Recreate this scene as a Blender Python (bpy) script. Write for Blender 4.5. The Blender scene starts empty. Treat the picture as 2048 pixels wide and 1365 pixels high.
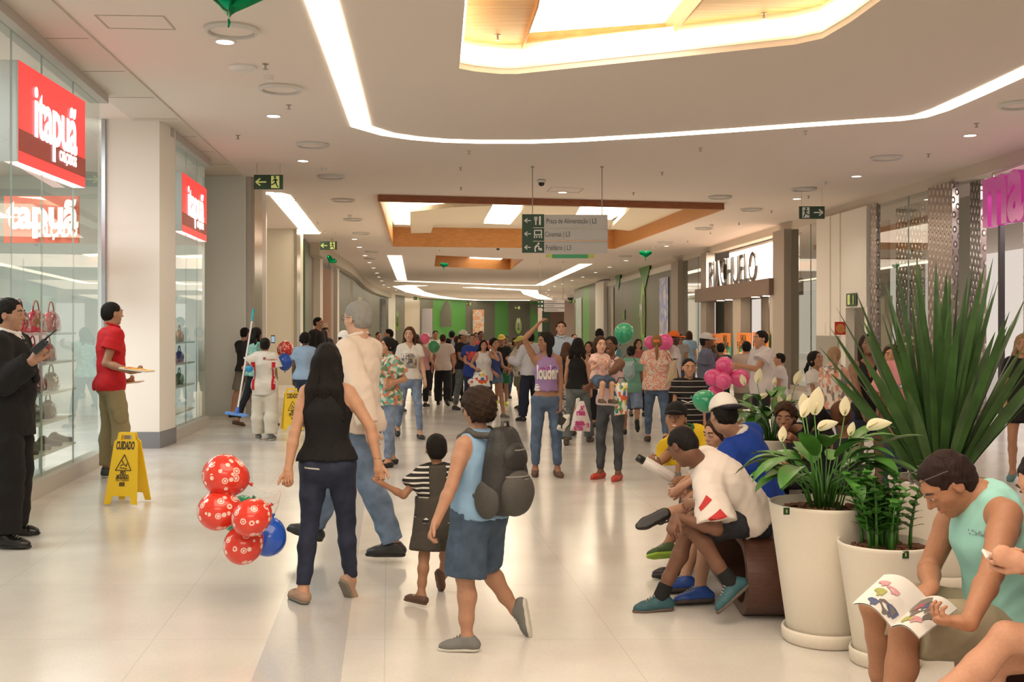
import bpy, bmesh, math, random
import numpy as np
from mathutils import Vector, Matrix, noise
from mathutils.geometry import tessellate_polygon
PI = math.pi
SC = bpy.context.scene
COL = SC.collection
# ---------------------------------------------------------------- camera, light, exposure
F, CX, HY, EYE = 2200.0, 1024.0, 655.0, 1.62     # focal length and principal column in the 2048 frame, horizon row, eye height
cam = bpy.data.cameras.new('camera'); camo = bpy.data.objects.new('camera', cam); COL.objects.link(camo)
camo.location = (0, 0, EYE); camo.rotation_euler = (PI/2, 0, 0)
cam.sensor_width = 36.0; cam.lens = 36.0*F/2048.0; cam.shift_y = -27.5/2048.0
cam.clip_start = 0.1; cam.clip_end = 400
SC.camera = camo
w = bpy.data.worlds.new('world'); SC.world = w; w.use_nodes = True
w.node_tree.nodes['Background'].inputs[0].default_value = (1.0, 0.88, 0.78, 1)
w.node_tree.nodes['Background'].inputs[1].default_value = 0.75
SC.view_settings.view_transform = 'Standard'; SC.view_settings.look = 'None'
SC.view_settings.exposure = 0.0; SC.view_settings.gamma = 1.0; SC.view_settings.use_curve_mapping = False
try:
    SC.cycles.use_denoising = True; SC.cycles.max_bounces = 7; SC.cycles.diffuse_bounces = 4; SC.cycles.glossy_bounces = 3
    SC.cycles.transmission_bounces = 5; SC.cycles.transparent_max_bounces = 10; SC.cycles.sample_clamp_indirect = 4.0
    SC.cycles.caustics_reflective = False; SC.cycles.caustics_refractive = False
except Exception: pass
WARM = (1.0, 0.83, 0.65); NEUT = (1.0, 0.90, 0.78)
def area_light(name, loc, sx, sy, power, color=WARM, rot=(0, 0, 0), spread=PI):
    l = bpy.data.lights.new(name, 'AREA'); l.shape = 'RECTANGLE'; l.size = sx; l.size_y = sy; l.energy = power; l.color = color; l.spread = spread
    o = bpy.data.objects.new(name, l); o.location = loc; o.rotation_euler = rot; COL.objects.link(o); return o
# light of the ceiling coffers along the hall; the first two, behind and above the viewer, are unseen and added to light the foreground
area_light('hall_light', (0.8, -3.5, 4.30), 6, 4, 430)
area_light('hall_light', (0.1, 3.2, 4.30), 5, 4, 250)

area_light('hall_light', (1.0, 28.5, 4.20), 7, 9, 330)
area_light('hall_light', (-0.6, 47.0, 4.30), 8, 9, 330)
area_light('hall_light', (-0.8, 74.0, 4.30), 10, 16, 480)
area_light('hall_light', (-2.0, 103.0, 4.30), 14, 16, 600)

# ---------------------------------------------------------------- helpers
def P(px, py, Y): return Vector(((px-CX)/F*Y, Y, EYE-(py-HY)/F*Y))
def fl(px, py, z=0.0):
    Y = F*(EYE-z)/(py-HY); return P(px, py, Y)
def ce(px, py, z=4.4):
    Y = F*(z-EYE)/(HY-py); return P(px, py, Y)
def lerp(a, b, t): return a+(b-a)*t

_m = {}
def nt(m):
    m.use_nodes = True; return m.node_tree, m.node_tree.nodes['Principled BSDF']
def mat(name, color, rough=0.6, metal=0.0, bump=0.0, bscale=60.0, emit=None, es=0.0, spec=0.5, sheen=0.0, alpha=1.0, stretch=None, coat=0.0, var=0.0):
    key = (name, tuple(color), rough, metal, bump, bscale, emit, es, sheen, alpha, coat, var, stretch)
    if key in _m: return _m[key]
    m = bpy.data.materials.new(name); t, b = nt(m)
    c = tuple(color)+(1,)
    b.inputs['Base Color'].default_value = c; b.inputs['Roughness'].default_value = rough; b.inputs['Metallic'].default_value = metal
    b.inputs['Specular IOR Level'].default_value = spec; b.inputs['Alpha'].default_value = alpha
    b.inputs['Sheen Weight'].default_value = sheen; b.inputs['Coat Weight'].default_value = coat
    if emit: b.inputs['Emission Color'].default_value = tuple(emit)+(1,); b.inputs['Emission Strength'].default_value = es
    if bump > 0 or var > 0:
        tc = t.nodes.new('ShaderNodeTexCoord'); mp = t.nodes.new('ShaderNodeMapping'); n = t.nodes.new('ShaderNodeTexNoise')
        t.links.new(tc.outputs['Object'], mp.inputs[0]); t.links.new(mp.outputs[0], n.inputs[0])
        if stretch: mp.inputs['Scale'].default_value = stretch
        n.inputs['Scale'].default_value = bscale; n.inputs['Detail'].default_value = 3
        if bump > 0:
            bp = t.nodes.new('ShaderNodeBump'); bp.inputs['Strength'].default_value = bump; bp.inputs['Distance'].default_value = 0.01
            t.links.new(n.outputs[0], bp.inputs['Height']); t.links.new(bp.outputs[0], b.inputs['Normal'])
        if var > 0:
            r = t.nodes.new('ShaderNodeValToRGB'); r.color_ramp.elements[0].position = 0.3; r.color_ramp.elements[1].position = 0.7
            r.color_ramp.elements[0].color = tuple(x*(1-var) for x in color)+(1,); r.color_ramp.elements[1].color = tuple(min(1, x*(1+var)) for x in color)+(1,)
            t.links.new(n.outputs[0], r.inputs[0]); t.links.new(r.outputs[0], b.inputs['Base Color'])
    _m[key] = m; return m
def cloth(color, rough=0.85, bump=0.5, bscale=11.0): return mat('cloth', color, rough, bump=bump, bscale=bscale, spec=0.25)
def stripes(c1, c2, freq=18.0, width=0.5, axis='Z', rough=0.85):
    key = ('stripes', c1, c2, freq, width, axis)
    if key in _m: return _m[key]
    m = bpy.data.materials.new('striped_cloth'); t, b = nt(m); b.inputs['Roughness'].default_value = rough; b.inputs['Specular IOR Level'].default_value = 0.25
    tc = t.nodes.new('ShaderNodeTexCoord'); sp = t.nodes.new('ShaderNodeSeparateXYZ'); t.links.new(tc.outputs['Object'], sp.inputs[0])
    mu = t.nodes.new('ShaderNodeMath'); mu.operation = 'MULTIPLY'; mu.inputs[1].default_value = freq; t.links.new(sp.outputs[axis], mu.inputs[0])
    fr = t.nodes.new('ShaderNodeMath'); fr.operation = 'FRACT'; t.links.new(mu.outputs[0], fr.inputs[0])
    lt = t.nodes.new('ShaderNodeMath'); lt.operation = 'LESS_THAN'; lt.inputs[1].default_value = width; t.links.new(fr.outputs[0], lt.inputs[0])
    mx = t.nodes.new('ShaderNodeMix'); mx.data_type = 'RGBA'; t.links.new(lt.outputs[0], mx.inputs[0])
    mx.inputs[6].default_value = c1+(1,); mx.inputs[7].default_value = c2+(1,); t.links.new(mx.outputs[2], b.inputs['Base Color'])
    _m[key] = m; return m
def mottle(name, cols, scale=30.0, rough=0.8, kind='vor', stretch=(1, 1, 1)):
    key = ('mottle', name, tuple(cols), scale, kind)
    if key in _m: return _m[key]
    m = bpy.data.materials.new(name); t, b = nt(m); b.inputs['Roughness'].default_value = rough; b.inputs['Specular IOR Level'].default_value = 0.3
    tc = t.nodes.new('ShaderNodeTexCoord'); mp = t.nodes.new('ShaderNodeMapping'); mp.inputs['Scale'].default_value = stretch
    t.links.new(tc.outputs['Object'], mp.inputs[0])
    if kind == 'vor':
        v = t.nodes.new('ShaderNodeTexVoronoi'); v.inputs['Scale'].default_value = scale; t.links.new(mp.outputs[0], v.inputs[0])
        sp = t.nodes.new('ShaderNodeSeparateColor'); t.links.new(v.outputs['Color'], sp.inputs[0]); src = sp.outputs[0]
    else:
        v = t.nodes.new('ShaderNodeTexNoise'); v.inputs['Scale'].default_value = scale; v.inputs['Detail'].default_value = 4; t.links.new(mp.outputs[0], v.inputs[0]); src = v.outputs[0]
    r = t.nodes.new('ShaderNodeValToRGB'); r.color_ramp.interpolation = 'CONSTANT' if kind == 'vor' else 'LINEAR'
    n = len(cols)
    while len(r.color_ramp.elements) < n: r.color_ramp.elements.new(0.5)
    for i, c in enumerate(cols):
        r.color_ramp.elements[i].position = (i/n) if kind == 'vor' else 0.3+0.4*i/max(1, n-1); r.color_ramp.elements[i].color = c+(1,)
    t.links.new(src, r.inputs[0]); t.links.new(r.outputs[0], b.inputs['Base Color'])
    _m[key] = m; return m
def emissive(color, s): return mat('light_emitting', (0.9, 0.88, 0.8), 0.6, emit=color, es=s)
def glassm(name='glass', tint=(0.86, 0.92, 0.90), refl=0.10):
    key = (name, tint, refl)
    if key in _m: return _m[key]
    m = bpy.data.materials.new(name); m.use_nodes = True; t = m.node_tree; t.nodes.clear()
    o = t.nodes.new('ShaderNodeOutputMaterial'); mx = t.nodes.new('ShaderNodeMixShader'); tr = t.nodes.new('ShaderNodeBsdfTransparent'); gl = t.nodes.new('ShaderNodeBsdfGlossy')
    fr = t.nodes.new('ShaderNodeFresnel'); fr.inputs[0].default_value = 1.5
    ad = t.nodes.new('ShaderNodeMath'); ad.operation = 'ADD'; ad.inputs[1].default_value = refl; ad.use_clamp = True
    gm = t.nodes.new('ShaderNodeNewGeometry'); mi = t.nodes.new('ShaderNodeMath'); mi.operation = 'MINIMUM'; mi.inputs[1].default_value = 0.38; t.links.new(fr.outputs[0], mi.inputs[0]); t.links.new(mi.outputs[0], ad.inputs[0]); iv = t.nodes.new('ShaderNodeMath'); iv.operation = 'SUBTRACT'; iv.inputs[0].default_value = 1.0; t.links.new(gm.outputs['Backfacing'], iv.inputs[1]); mu = t.nodes.new('ShaderNodeMath'); mu.operation = 'MULTIPLY'; t.links.new(ad.outputs[0], mu.inputs[0]); t.links.new(iv.outputs[0], mu.inputs[1])
    tr.inputs[0].default_value = tint+(1,); gl.inputs[0].default_value = (0.95, 0.97, 0.96, 1); gl.inputs['Roughness'].default_value = 0.015
    t.links.new(mu.outputs[0], mx.inputs[0]); t.links.new(tr.outputs[0], mx.inputs[1]); t.links.new(gl.outputs[0], mx.inputs[2]); t.links.new(mx.outputs[0], o.inputs[0])
    _m[key] = m; return m

def link(o, parent=None):
    COL.objects.link(o)
    if parent is not None: o.parent = parent
    return o
def tag(o, label=None, cat=None, group=None, kind=None):
    if label: o['label'] = label
    if cat: o['category'] = cat
    if group: o['group'] = group
    if kind: o['kind'] = kind
    return o
def empty(name, loc, label=None, cat=None, group=None, rot=0.0):
    o = bpy.data.objects.new(name, None); o.location = loc; o.rotation_euler = (0, 0, rot); o.empty_display_size = 0.1
    link(o); return tag(o, label, cat, group)
def wloc(o):
    v = Vector(o.location)
    while o.parent is not None: o = o.parent; v = v+Vector(o.location)
    return v
def meshobj(name, V, Fc, m, parent=None, smooth=False, origin=None):
    """V in world coordinates; parent empties are unrotated, so the local position is world minus the parent's"""
    V = np.asarray(V, dtype=np.float32).reshape(-1, 3)
    po = wloc(parent) if parent is not None else Vector((0, 0, 0))
    if parent is not None: lo = po
    else: lo = Vector(origin) if origin is not None else Vector((float((V[:, 0].min()+V[:, 0].max())/2), float((V[:, 1].min()+V[:, 1].max())/2), float(V[:, 2].min())))
    me = bpy.data.meshes.new(name)
    VV = V-np.array(lo, dtype=np.float32)
    if isinstance(Fc, np.ndarray) and Fc.ndim == 2:
        n, k = Fc.shape
        me.vertices.add(len(VV)); me.vertices.foreach_set('co', VV.ravel())
        me.loops.add(n*k); me.loops.foreach_set('vertex_index', Fc.astype(np.int32).ravel())
        me.polygons.add(n); me.polygons.foreach_set('loop_start', np.arange(0, n*k, k, dtype=np.int32))
        me.update(calc_edges=True)
    else:
        me.from_pydata([tuple(v) for v in VV.tolist()], [], [tuple(f) for f in Fc]); me.update()
    ms = m if isinstance(m, (list, tuple)) else [m]
    for x in ms: me.materials.append(x)
    if smooth: me.polygons.foreach_set('use_smooth', np.ones(len(me.polygons), dtype=bool))
    o = bpy.data.objects.new(name, me)
    if parent is None: o.location = lo
    return link(o, parent)
class MB:
    """collects shapes in world coordinates and links them as one mesh object"""
    def __init__(s): s.v = []; s.f = []; s.mi = []; s.cur = 0
    def add(s, vs, fs):
        n = len(s.v); s.v += [tuple(v) for v in vs]; s.f += [tuple(i+n for i in f) for f in fs]; s.mi += [s.cur]*len(fs); return s
    def box(s, c, d, M=None):
        x, y, z = d[0]/2, d[1]/2, d[2]/2
        vs = [Vector((sx*x, sy*y, sz*z)) for sx in (-1, 1) for sy in (-1, 1) for sz in (-1, 1)]
        if M is not None: vs = [M @ v for v in vs]
        vs = [v+Vector(c) for v in vs]
        return s.add(vs, [(0, 1, 3, 2), (4, 6, 7, 5), (0, 4, 5, 1), (2, 3, 7, 6), (0, 2, 6, 4), (1, 5, 7, 3)])
    def obox(s, p, q, z0, z1, th, side=0.0):
        """upright slab along p->q (2D), thickness th; side -1..1 shifts it across"""
        p = Vector((p[0], p[1], 0)); q = Vector((q[0], q[1], 0)); d = (q-p).normalized(); n = Vector((-d.y, d.x, 0))
        a = n*(th/2*(side-1)); b = n*(th/2*(side+1))
        vs = []
        for z in (z0, z1):
            for c in (p+a, q+a, q+b, p+b): vs.append((c.x, c.y, z))
        return s.add(vs, [(3, 2, 1, 0), (4, 5, 6, 7), (0, 1, 5, 4), (1, 2, 6, 5), (2, 3, 7, 6), (3, 0, 4, 7)])
    def tube(s, pts, r, n=8, cap=True):
        pts = [Vector(p) for p in pts]; rs = r if isinstance(r, (list, tuple)) else [r]*len(pts)
        base = len(s.v); up = None; vs = []
        for i, p in enumerate(pts):
            d = (pts[min(i+1, len(pts)-1)]-pts[max(i-1, 0)]).normalized()
            if up is None: up = d.orthogonal().normalized()
            up = (up-d*up.dot(d)).normalized(); sd = d.cross(up)
            for k in range(n):
                a = 2*PI*k/n; vs.append(p+(up*math.cos(a)+sd*math.sin(a))*rs[i])
        fs = []
        for i in range(len(pts)-1):
            for k in range(n): fs.append((i*n+k, i*n+(k+1) % n, (i+1)*n+(k+1) % n, (i+1)*n+k))
        if cap: fs.append(tuple(range(n-1, -1, -1))); fs.append(tuple((len(pts)-1)*n+k for k in range(n)))
        return s.add(vs, fs)
    def lathe(s, c, prof, n=32, M=None):
        vs = []
        for (r, z) in prof:
            for k in range(n):
                a = 2*PI*k/n; v = Vector((r*math.cos(a), r*math.sin(a), z))
                if M is not None: v = M @ v
                vs.append(v+Vector(c))
        fs = [(i*n+k, i*n+(k+1) % n, (i+1)*n+(k+1) % n, (i+1)*n+k) for i in range(len(prof)-1) for k in range(n)]
        if prof[0][0] > 1e-6: fs.append(tuple(range(n-1, -1, -1)))
        if prof[-1][0] > 1e-6: fs.append(tuple((len(prof)-1)*n+k for k in range(n)))
        return s.add(vs, fs)
    def poly(s, pts, z0, z1, holes=()):
        """horizontal polygon slab"""
        loops = [[Vector((p[0], p[1], 0)) for p in pts]]+[[Vector((p[0], p[1], 0)) for p in h] for h in holes]
        tris = tessellate_polygon(loops); fl_ = [v for L in loops for v in L]; n = len(fl_)
        vs = [(v.x, v.y, z0) for v in fl_]+[(v.x, v.y, z1) for v in fl_]
        fs = []
        for a, b, c in tris:
            fs.append((a, b, c)); fs.append((c+n, b+n, a+n))
        k = 0
        for L in loops:
            m = len(L)
            for i in range(m): fs.append((k+i, k+(i+1) % m, n+k+(i+1) % m, n+k+i))
            k += m
        return s.add(vs, fs)
    def build(s, name, m, parent=None, smooth=False, origin=None, bevel=0.0, autos=False):
        o = meshobj(name, s.v, s.f, m, parent, smooth, origin)
        if len(set(s.mi)) > 1: o.data.polygons.foreach_set('material_index', s.mi)
        bm = bmesh.new(); bm.from_mesh(o.data); bmesh.ops.recalc_face_normals(bm, faces=bm.faces); bm.to_mesh(o.data); bm.free()
        if bevel > 0:
            b = o.modifiers.new('bevel', 'BEVEL'); b.width = bevel; b.segments = 2; b.limit_method = 'ANGLE'
        return o
def text_mesh(txt, size=1.0, extrude=0.0, bold=0.0, spacing=1.0, xs=1.0):
    """mesh data (verts, faces) of lettering in the XY plane, origin at its left baseline"""
    c = bpy.data.curves.new('lettering', 'FONT'); c.body = txt; c.size = size; c.extrude = extrude; c.offset = bold; c.space_character = spacing; c.resolution_u = 3
    o = bpy.data.objects.new('lettering', c); COL.objects.link(o); dg = bpy.context.evaluated_depsgraph_get(); dg.update()
    me = o.evaluated_get(dg).to_mesh(); v = [(p.co.x*xs, p.co.y, p.co.z) for p in me.vertices]; f = [tuple(p.vertices) for p in me.polygons]
    o.evaluated_get(dg).to_mesh_clear(); bpy.data.objects.remove(o); bpy.data.curves.remove(c)
    return v, f
def place_text(txt, origin, right, up, size, m, parent, name='lettering', extrude=0.002, bold=0.0, xs=1.0, center=False, fit=None, spacing=1.0):
    v, f = text_mesh(txt, size, extrude, bold, spacing, xs)
    right = Vector(right).normalized(); up = Vector(up).normalized(); n = right.cross(up)
    x0, x1 = min(p[0] for p in v), max(p[0] for p in v); k = 1.0
    if fit: k = fit/(x1-x0)
    off = -(x0+x1)/2*k if center else -x0*k
    V = [Vector(origin)+right*(p[0]*k+off)+up*p[1]+n*p[2] for p in v]
    return meshobj(name, V, f, m, parent)
def qpatch(name, pts, m, parent=None, th=0.004, n=None):
    """thin polygonal plate given by its corner points (planar), thickness towards -n"""
    pts = [Vector(p) for p in pts]
    if n is None: n = (pts[1]-pts[0]).cross(pts[2]-pts[0]).normalized()
    k = len(pts); V = pts+[p-n*th for p in pts]
    Fs = [tuple(range(k)), tuple(range(2*k-1, k-1, -1))]+[(i, k+i, k+(i+1) % k, (i+1) % k) for i in range(k)]
    return meshobj(name, V, Fs, m, parent)
# ================================================================ continuous bodies and clothes: distance fields turned into one quad mesh each
BIG = 9.0
def smin(a, b, k):
    h = np.clip(0.5+0.5*(b-a)/k, 0, 1); return b*(1-h)+a*h-k*h*(1-h)
def smax(a, b, k): return -smin(-a, -b, k)
def A3(v): return np.array((v[0], v[1], v[2]), dtype=np.float32)
def cone(a, b, ra, rb, k=0.02, n=None, f=1.0, op='add'):
    return dict(t='c', a=A3(a), b=A3(b), ra=ra, rb=rb, k=k, n=None if n is None else A3(n), f=f, op=op)
def ell(c, R, r, k=0.02, op='add'):
    """R: three axes, r: three radii"""
    return dict(t='e', c=A3(c), R=np.array([A3(x) for x in R], dtype=np.float32), r=np.array(r, dtype=np.float32), k=k, op=op)
def ball(c, r, k=0.02, op='add'): return ell(c, ((1, 0, 0), (0, 1, 0), (0, 0, 1)), (r, r, r), k, op)
def grp(ps, planes=(), k=0.01, op='add'): return dict(t='g', ps=ps, planes=[(A3(p), A3(n)) for p, n in planes], k=k, op=op)
def chain(pts, k=0.02, n=None, f=1.0): return [cone(pts[i][0], pts[i+1][0], pts[i][1], pts[i+1][1], k, n, f) for i in range(len(pts)-1)]
def bbox(p):
    if p['t'] == 'c':
        r = max(p['ra'], p['rb'])*max(1.0, 1.0/p['f']); return np.minimum(p['a'], p['b'])-r, np.maximum(p['a'], p['b'])+r
    if p['t'] == 'e':
        e = np.abs(p['R'].T) @ p['r']; return p['c']-e, p['c']+e
    L = [bbox(q) for q in p['ps'] if q['op'] == 'add']; return np.min([l[0] for l in L], 0), np.max([l[1] for l in L], 0)
def evalp(p, X, Y, Z):
    if p['t'] == 'c':
        a = p['a'].copy(); ab = p['b']-p['a']; x, y, z = X-a[0], Y-a[1], Z-a[2]
        if p['n'] is not None:
            n, f = p['n'], p['f']-1.0; t = x*n[0]+y*n[1]+z*n[2]; x = x+f*t*n[0]; y = y+f*t*n[1]; z = z+f*t*n[2]; ab = ab+f*float(ab @ n)*n
        L = max(float(ab @ ab), 1e-9); t = np.clip((x*ab[0]+y*ab[1]+z*ab[2])/L, 0, 1)
        d = np.sqrt((x-t*ab[0])**2+(y-t*ab[1])**2+(z-t*ab[2])**2)-(p['ra']+(p['rb']-p['ra'])*t)
        return d/(1+max(0, p['f']-1)*0.5)
    if p['t'] == 'e':
        x, y, z = X-p['c'][0], Y-p['c'][1], Z-p['c'][2]; k0 = 0; k1 = 0
        for i in range(3):
            q = x*p['R'][i, 0]+y*p['R'][i, 1]+z*p['R'][i, 2]; q = q/p['r'][i]; k0 = k0+q*q; k1 = k1+(q/p['r'][i])**2
        k0 = np.sqrt(k0); k1 = np.sqrt(k1)+1e-9; return k0*(k0-1)/k1
    d = None
    for q in p['ps']:
        e = evalp(q, X, Y, Z)
        if d is None: d = e
        elif q['op'] == 'add': d = smin(d, e, q['k'])
        else: d = smax(d, -e, q['k'])
    for c, n in p['planes']: d = np.maximum(d, (X-c[0])*n[0]+(Y-c[1])*n[1]+(Z-c[2])*n[2])
    return d
def wrinkle(X, Y, Z, amp, fr, seed):
    r = np.random.RandomState(seed); s = 0
    for i in range(5):
        a = r.normal(size=3)*fr*(1 if i < 3 else 1.7); b = r.normal(size=3)*fr*0.5; ph = r.uniform(0, 6.28)
        q = np.sin(X*a[0]+Y*a[1]+Z*a[2]*0.7+ph+1.6*np.sin(X*b[0]+Y*b[1]+Z*b[2]+ph*2))
        s = s+(q if i < 3 else 1.3*(np.abs(q)-0.64))
    return s*(amp/4)
def polygonize(prims, h, planes=(), wr=None, box=None):
    bs = [bbox(p) for p in prims if p['op'] == 'add']
    lo = np.min([b[0] for b in bs], 0)-3*h-0.01; hi = np.max([b[1] for b in bs], 0)+3*h+0.01
    if box is not None: lo = np.maximum(lo, box[0]); hi = np.minimum(hi, box[1])
    lo = np.floor(lo/h)*h
    n = np.maximum(np.ceil((hi-lo)/h).astype(int)+1, 4)
    ax = [lo[i]+h*np.arange(n[i], dtype=np.float32) for i in range(3)]
    D = np.full(n, BIG, dtype=np.float32)
    for p in prims:
        b0, b1 = bbox(p); m = p['k']+3*h+0.004
        i0 = np.clip(np.floor((b0-m-lo)/h).astype(int), 0, n); i1 = np.clip(np.ceil((b1+m-lo)/h).astype(int)+1, 0, n)
        if (i1 <= i0).any(): continue
        S = tuple(slice(i0[i], i1[i]) for i in range(3))
        X = ax[0][S[0]][:, None, None]; Y = ax[1][S[1]][None, :, None]; Z = ax[2][S[2]][None, None, :]
        d = evalp(p, X, Y, Z)
        if p['op'] == 'add': D[S] = smin(D[S], d, p['k'])
        else: D[S] = smax(D[S], -d, p['k'])
    X = ax[0][:, None, None]; Y = ax[1][None, :, None]; Z = ax[2][None, None, :]
    if wr: D += wrinkle(X, Y, Z, *wr).astype(np.float32)
    for c, nn in planes: D = np.maximum(D, (X-c[0])*nn[0]+(Y-c[1])*nn[1]+(Z-c[2])*nn[2])
    if box is None: pass
    # surface nets
    s = D < 0
    nx, ny, nz = D.shape
    c = np.zeros((nx-1, ny-1, nz-1), dtype=np.int8)
    for i in (0, 1):
        for j in (0, 1):
            for k in (0, 1): c += s[i:nx-1+i, j:ny-1+j, k:nz-1+k]
    act = (c > 0) & (c < 8)
    idx = np.argwhere(act)
    if len(idx) == 0: return np.zeros((0, 3), np.float32), np.zeros((0, 4), np.int32)
    vid = np.full(act.shape, -1, dtype=np.int32); vid[act] = np.arange(len(idx))
    acc = np.zeros((len(idx), 3), np.float32); cnt = np.zeros((len(idx), 1), np.float32)
    I, J, K = idx.T
    cor = {}
    for i in (0, 1):
        for j in (0, 1):
            for k in (0, 1): cor[(i, j, k)] = D[I+i, J+j, K+k]
    for a in range(3):
        o = [q for q in range(3) if q != a]
        for u in (0, 1):
            for v in (0, 1):
                p0 = [0, 0, 0]; p0[o[0]] = u; p0[o[1]] = v; p1 = list(p0); p1[a] = 1
                d0, d1 = cor[tuple(p0)], cor[tuple(p1)]; m = (d0 < 0) != (d1 < 0)
                t = d0/np.where(m, d0-d1, 1); q = np.zeros((len(idx), 3), np.float32); q[:, o[0]] = u; q[:, o[1]] = v; q[:, a] = t
                acc += q*m[:, None]; cnt += m[:, None]
    V = (idx+acc/cnt)*h+lo
    Q = []
    for a in range(3):
        o = [(a+1) % 3, (a+2) % 3]
        sl0 = [slice(1, m-1) for m in D.shape]; sl1 = list(sl0); sl0[a] = slice(0, D.shape[a]-1); sl1[a] = slice(1, D.shape[a])
        s0, s1 = s[tuple(sl0)], s[tuple(sl1)]; e = np.argwhere(s0 != s1)
        if not len(e): continue
        fl_ = s0[tuple(e.T)]; e = e.copy(); e[:, o[0]] += 1; e[:, o[1]] += 1
        def at(du, dv):
            q = e.copy(); q[:, o[0]] -= du; q[:, o[1]] -= dv; return vid[tuple(q.T)]
        q = np.stack([at(1, 1), at(0, 1), at(0, 0), at(1, 0)], 1); q[~fl_] = q[~fl_][:, ::-1]; Q.append(q)
    Q = np.concatenate(Q) if Q else np.zeros((0, 4), np.int32)
    Q = Q[(Q >= 0).all(1)]
    if len(Q): u, inv = np.unique(Q.ravel(), return_inverse=True); V = V[u]; Q = inv.reshape(-1, 4).astype(np.int32)
    return V.astype(np.float32), Q
def smooth_mesh(V, Q, it=1, lam=0.5):
    for _ in range(it):
        s = np.zeros_like(V); c = np.zeros((len(V), 1), np.float32)
        for i in range(4):
            a, b = Q[:, i], Q[:, (i+1) % 4]
            np.add.at(s, a, V[b]); np.add.at(s, b, V[a]); np.add.at(c, a, 1); np.add.at(c, b, 1)
        V = V+(s/np.maximum(c, 1)-V)*lam
    return V
def sdf_obj(name, prims, h, m, parent, planes=(), wr=None, fine=(), sm=1):
    """fine: list of (lo, hi, h2) boxes meshed at a finer step; the coarse part leaves them out"""
    V, Q = polygonize(prims, h, planes, wr)
    if fine:
        c = V[Q].mean(1); keep = np.ones(len(Q), bool); Vs, Qs = [], []
        for lo, hi, h2 in fine: keep &= ~((c > lo+h*0.7).all(1) & (c < hi-h*0.7).all(1))
        Q = Q[keep]; u, inv = np.unique(Q.ravel(), return_inverse=True); V = V[u]; Q = inv.reshape(-1, 4)
        if sm: V = smooth_mesh(V, Q, sm)
        Vs.append(V); Qs.append(Q); off = len(V)
        for lo, hi, h2 in fine:
            v, q = polygonize(prims, h2, planes, wr, box=(lo, hi))
            if len(q): v = smooth_mesh(v, q, 1, 0.4); Vs.append(v); Qs.append(q+off); off += len(v)
        V = np.concatenate(Vs); Q = np.concatenate(Qs)
    elif sm: V = smooth_mesh(V, Q, sm)
    return meshobj(name, V, Q, m, parent, smooth=True)

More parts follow.
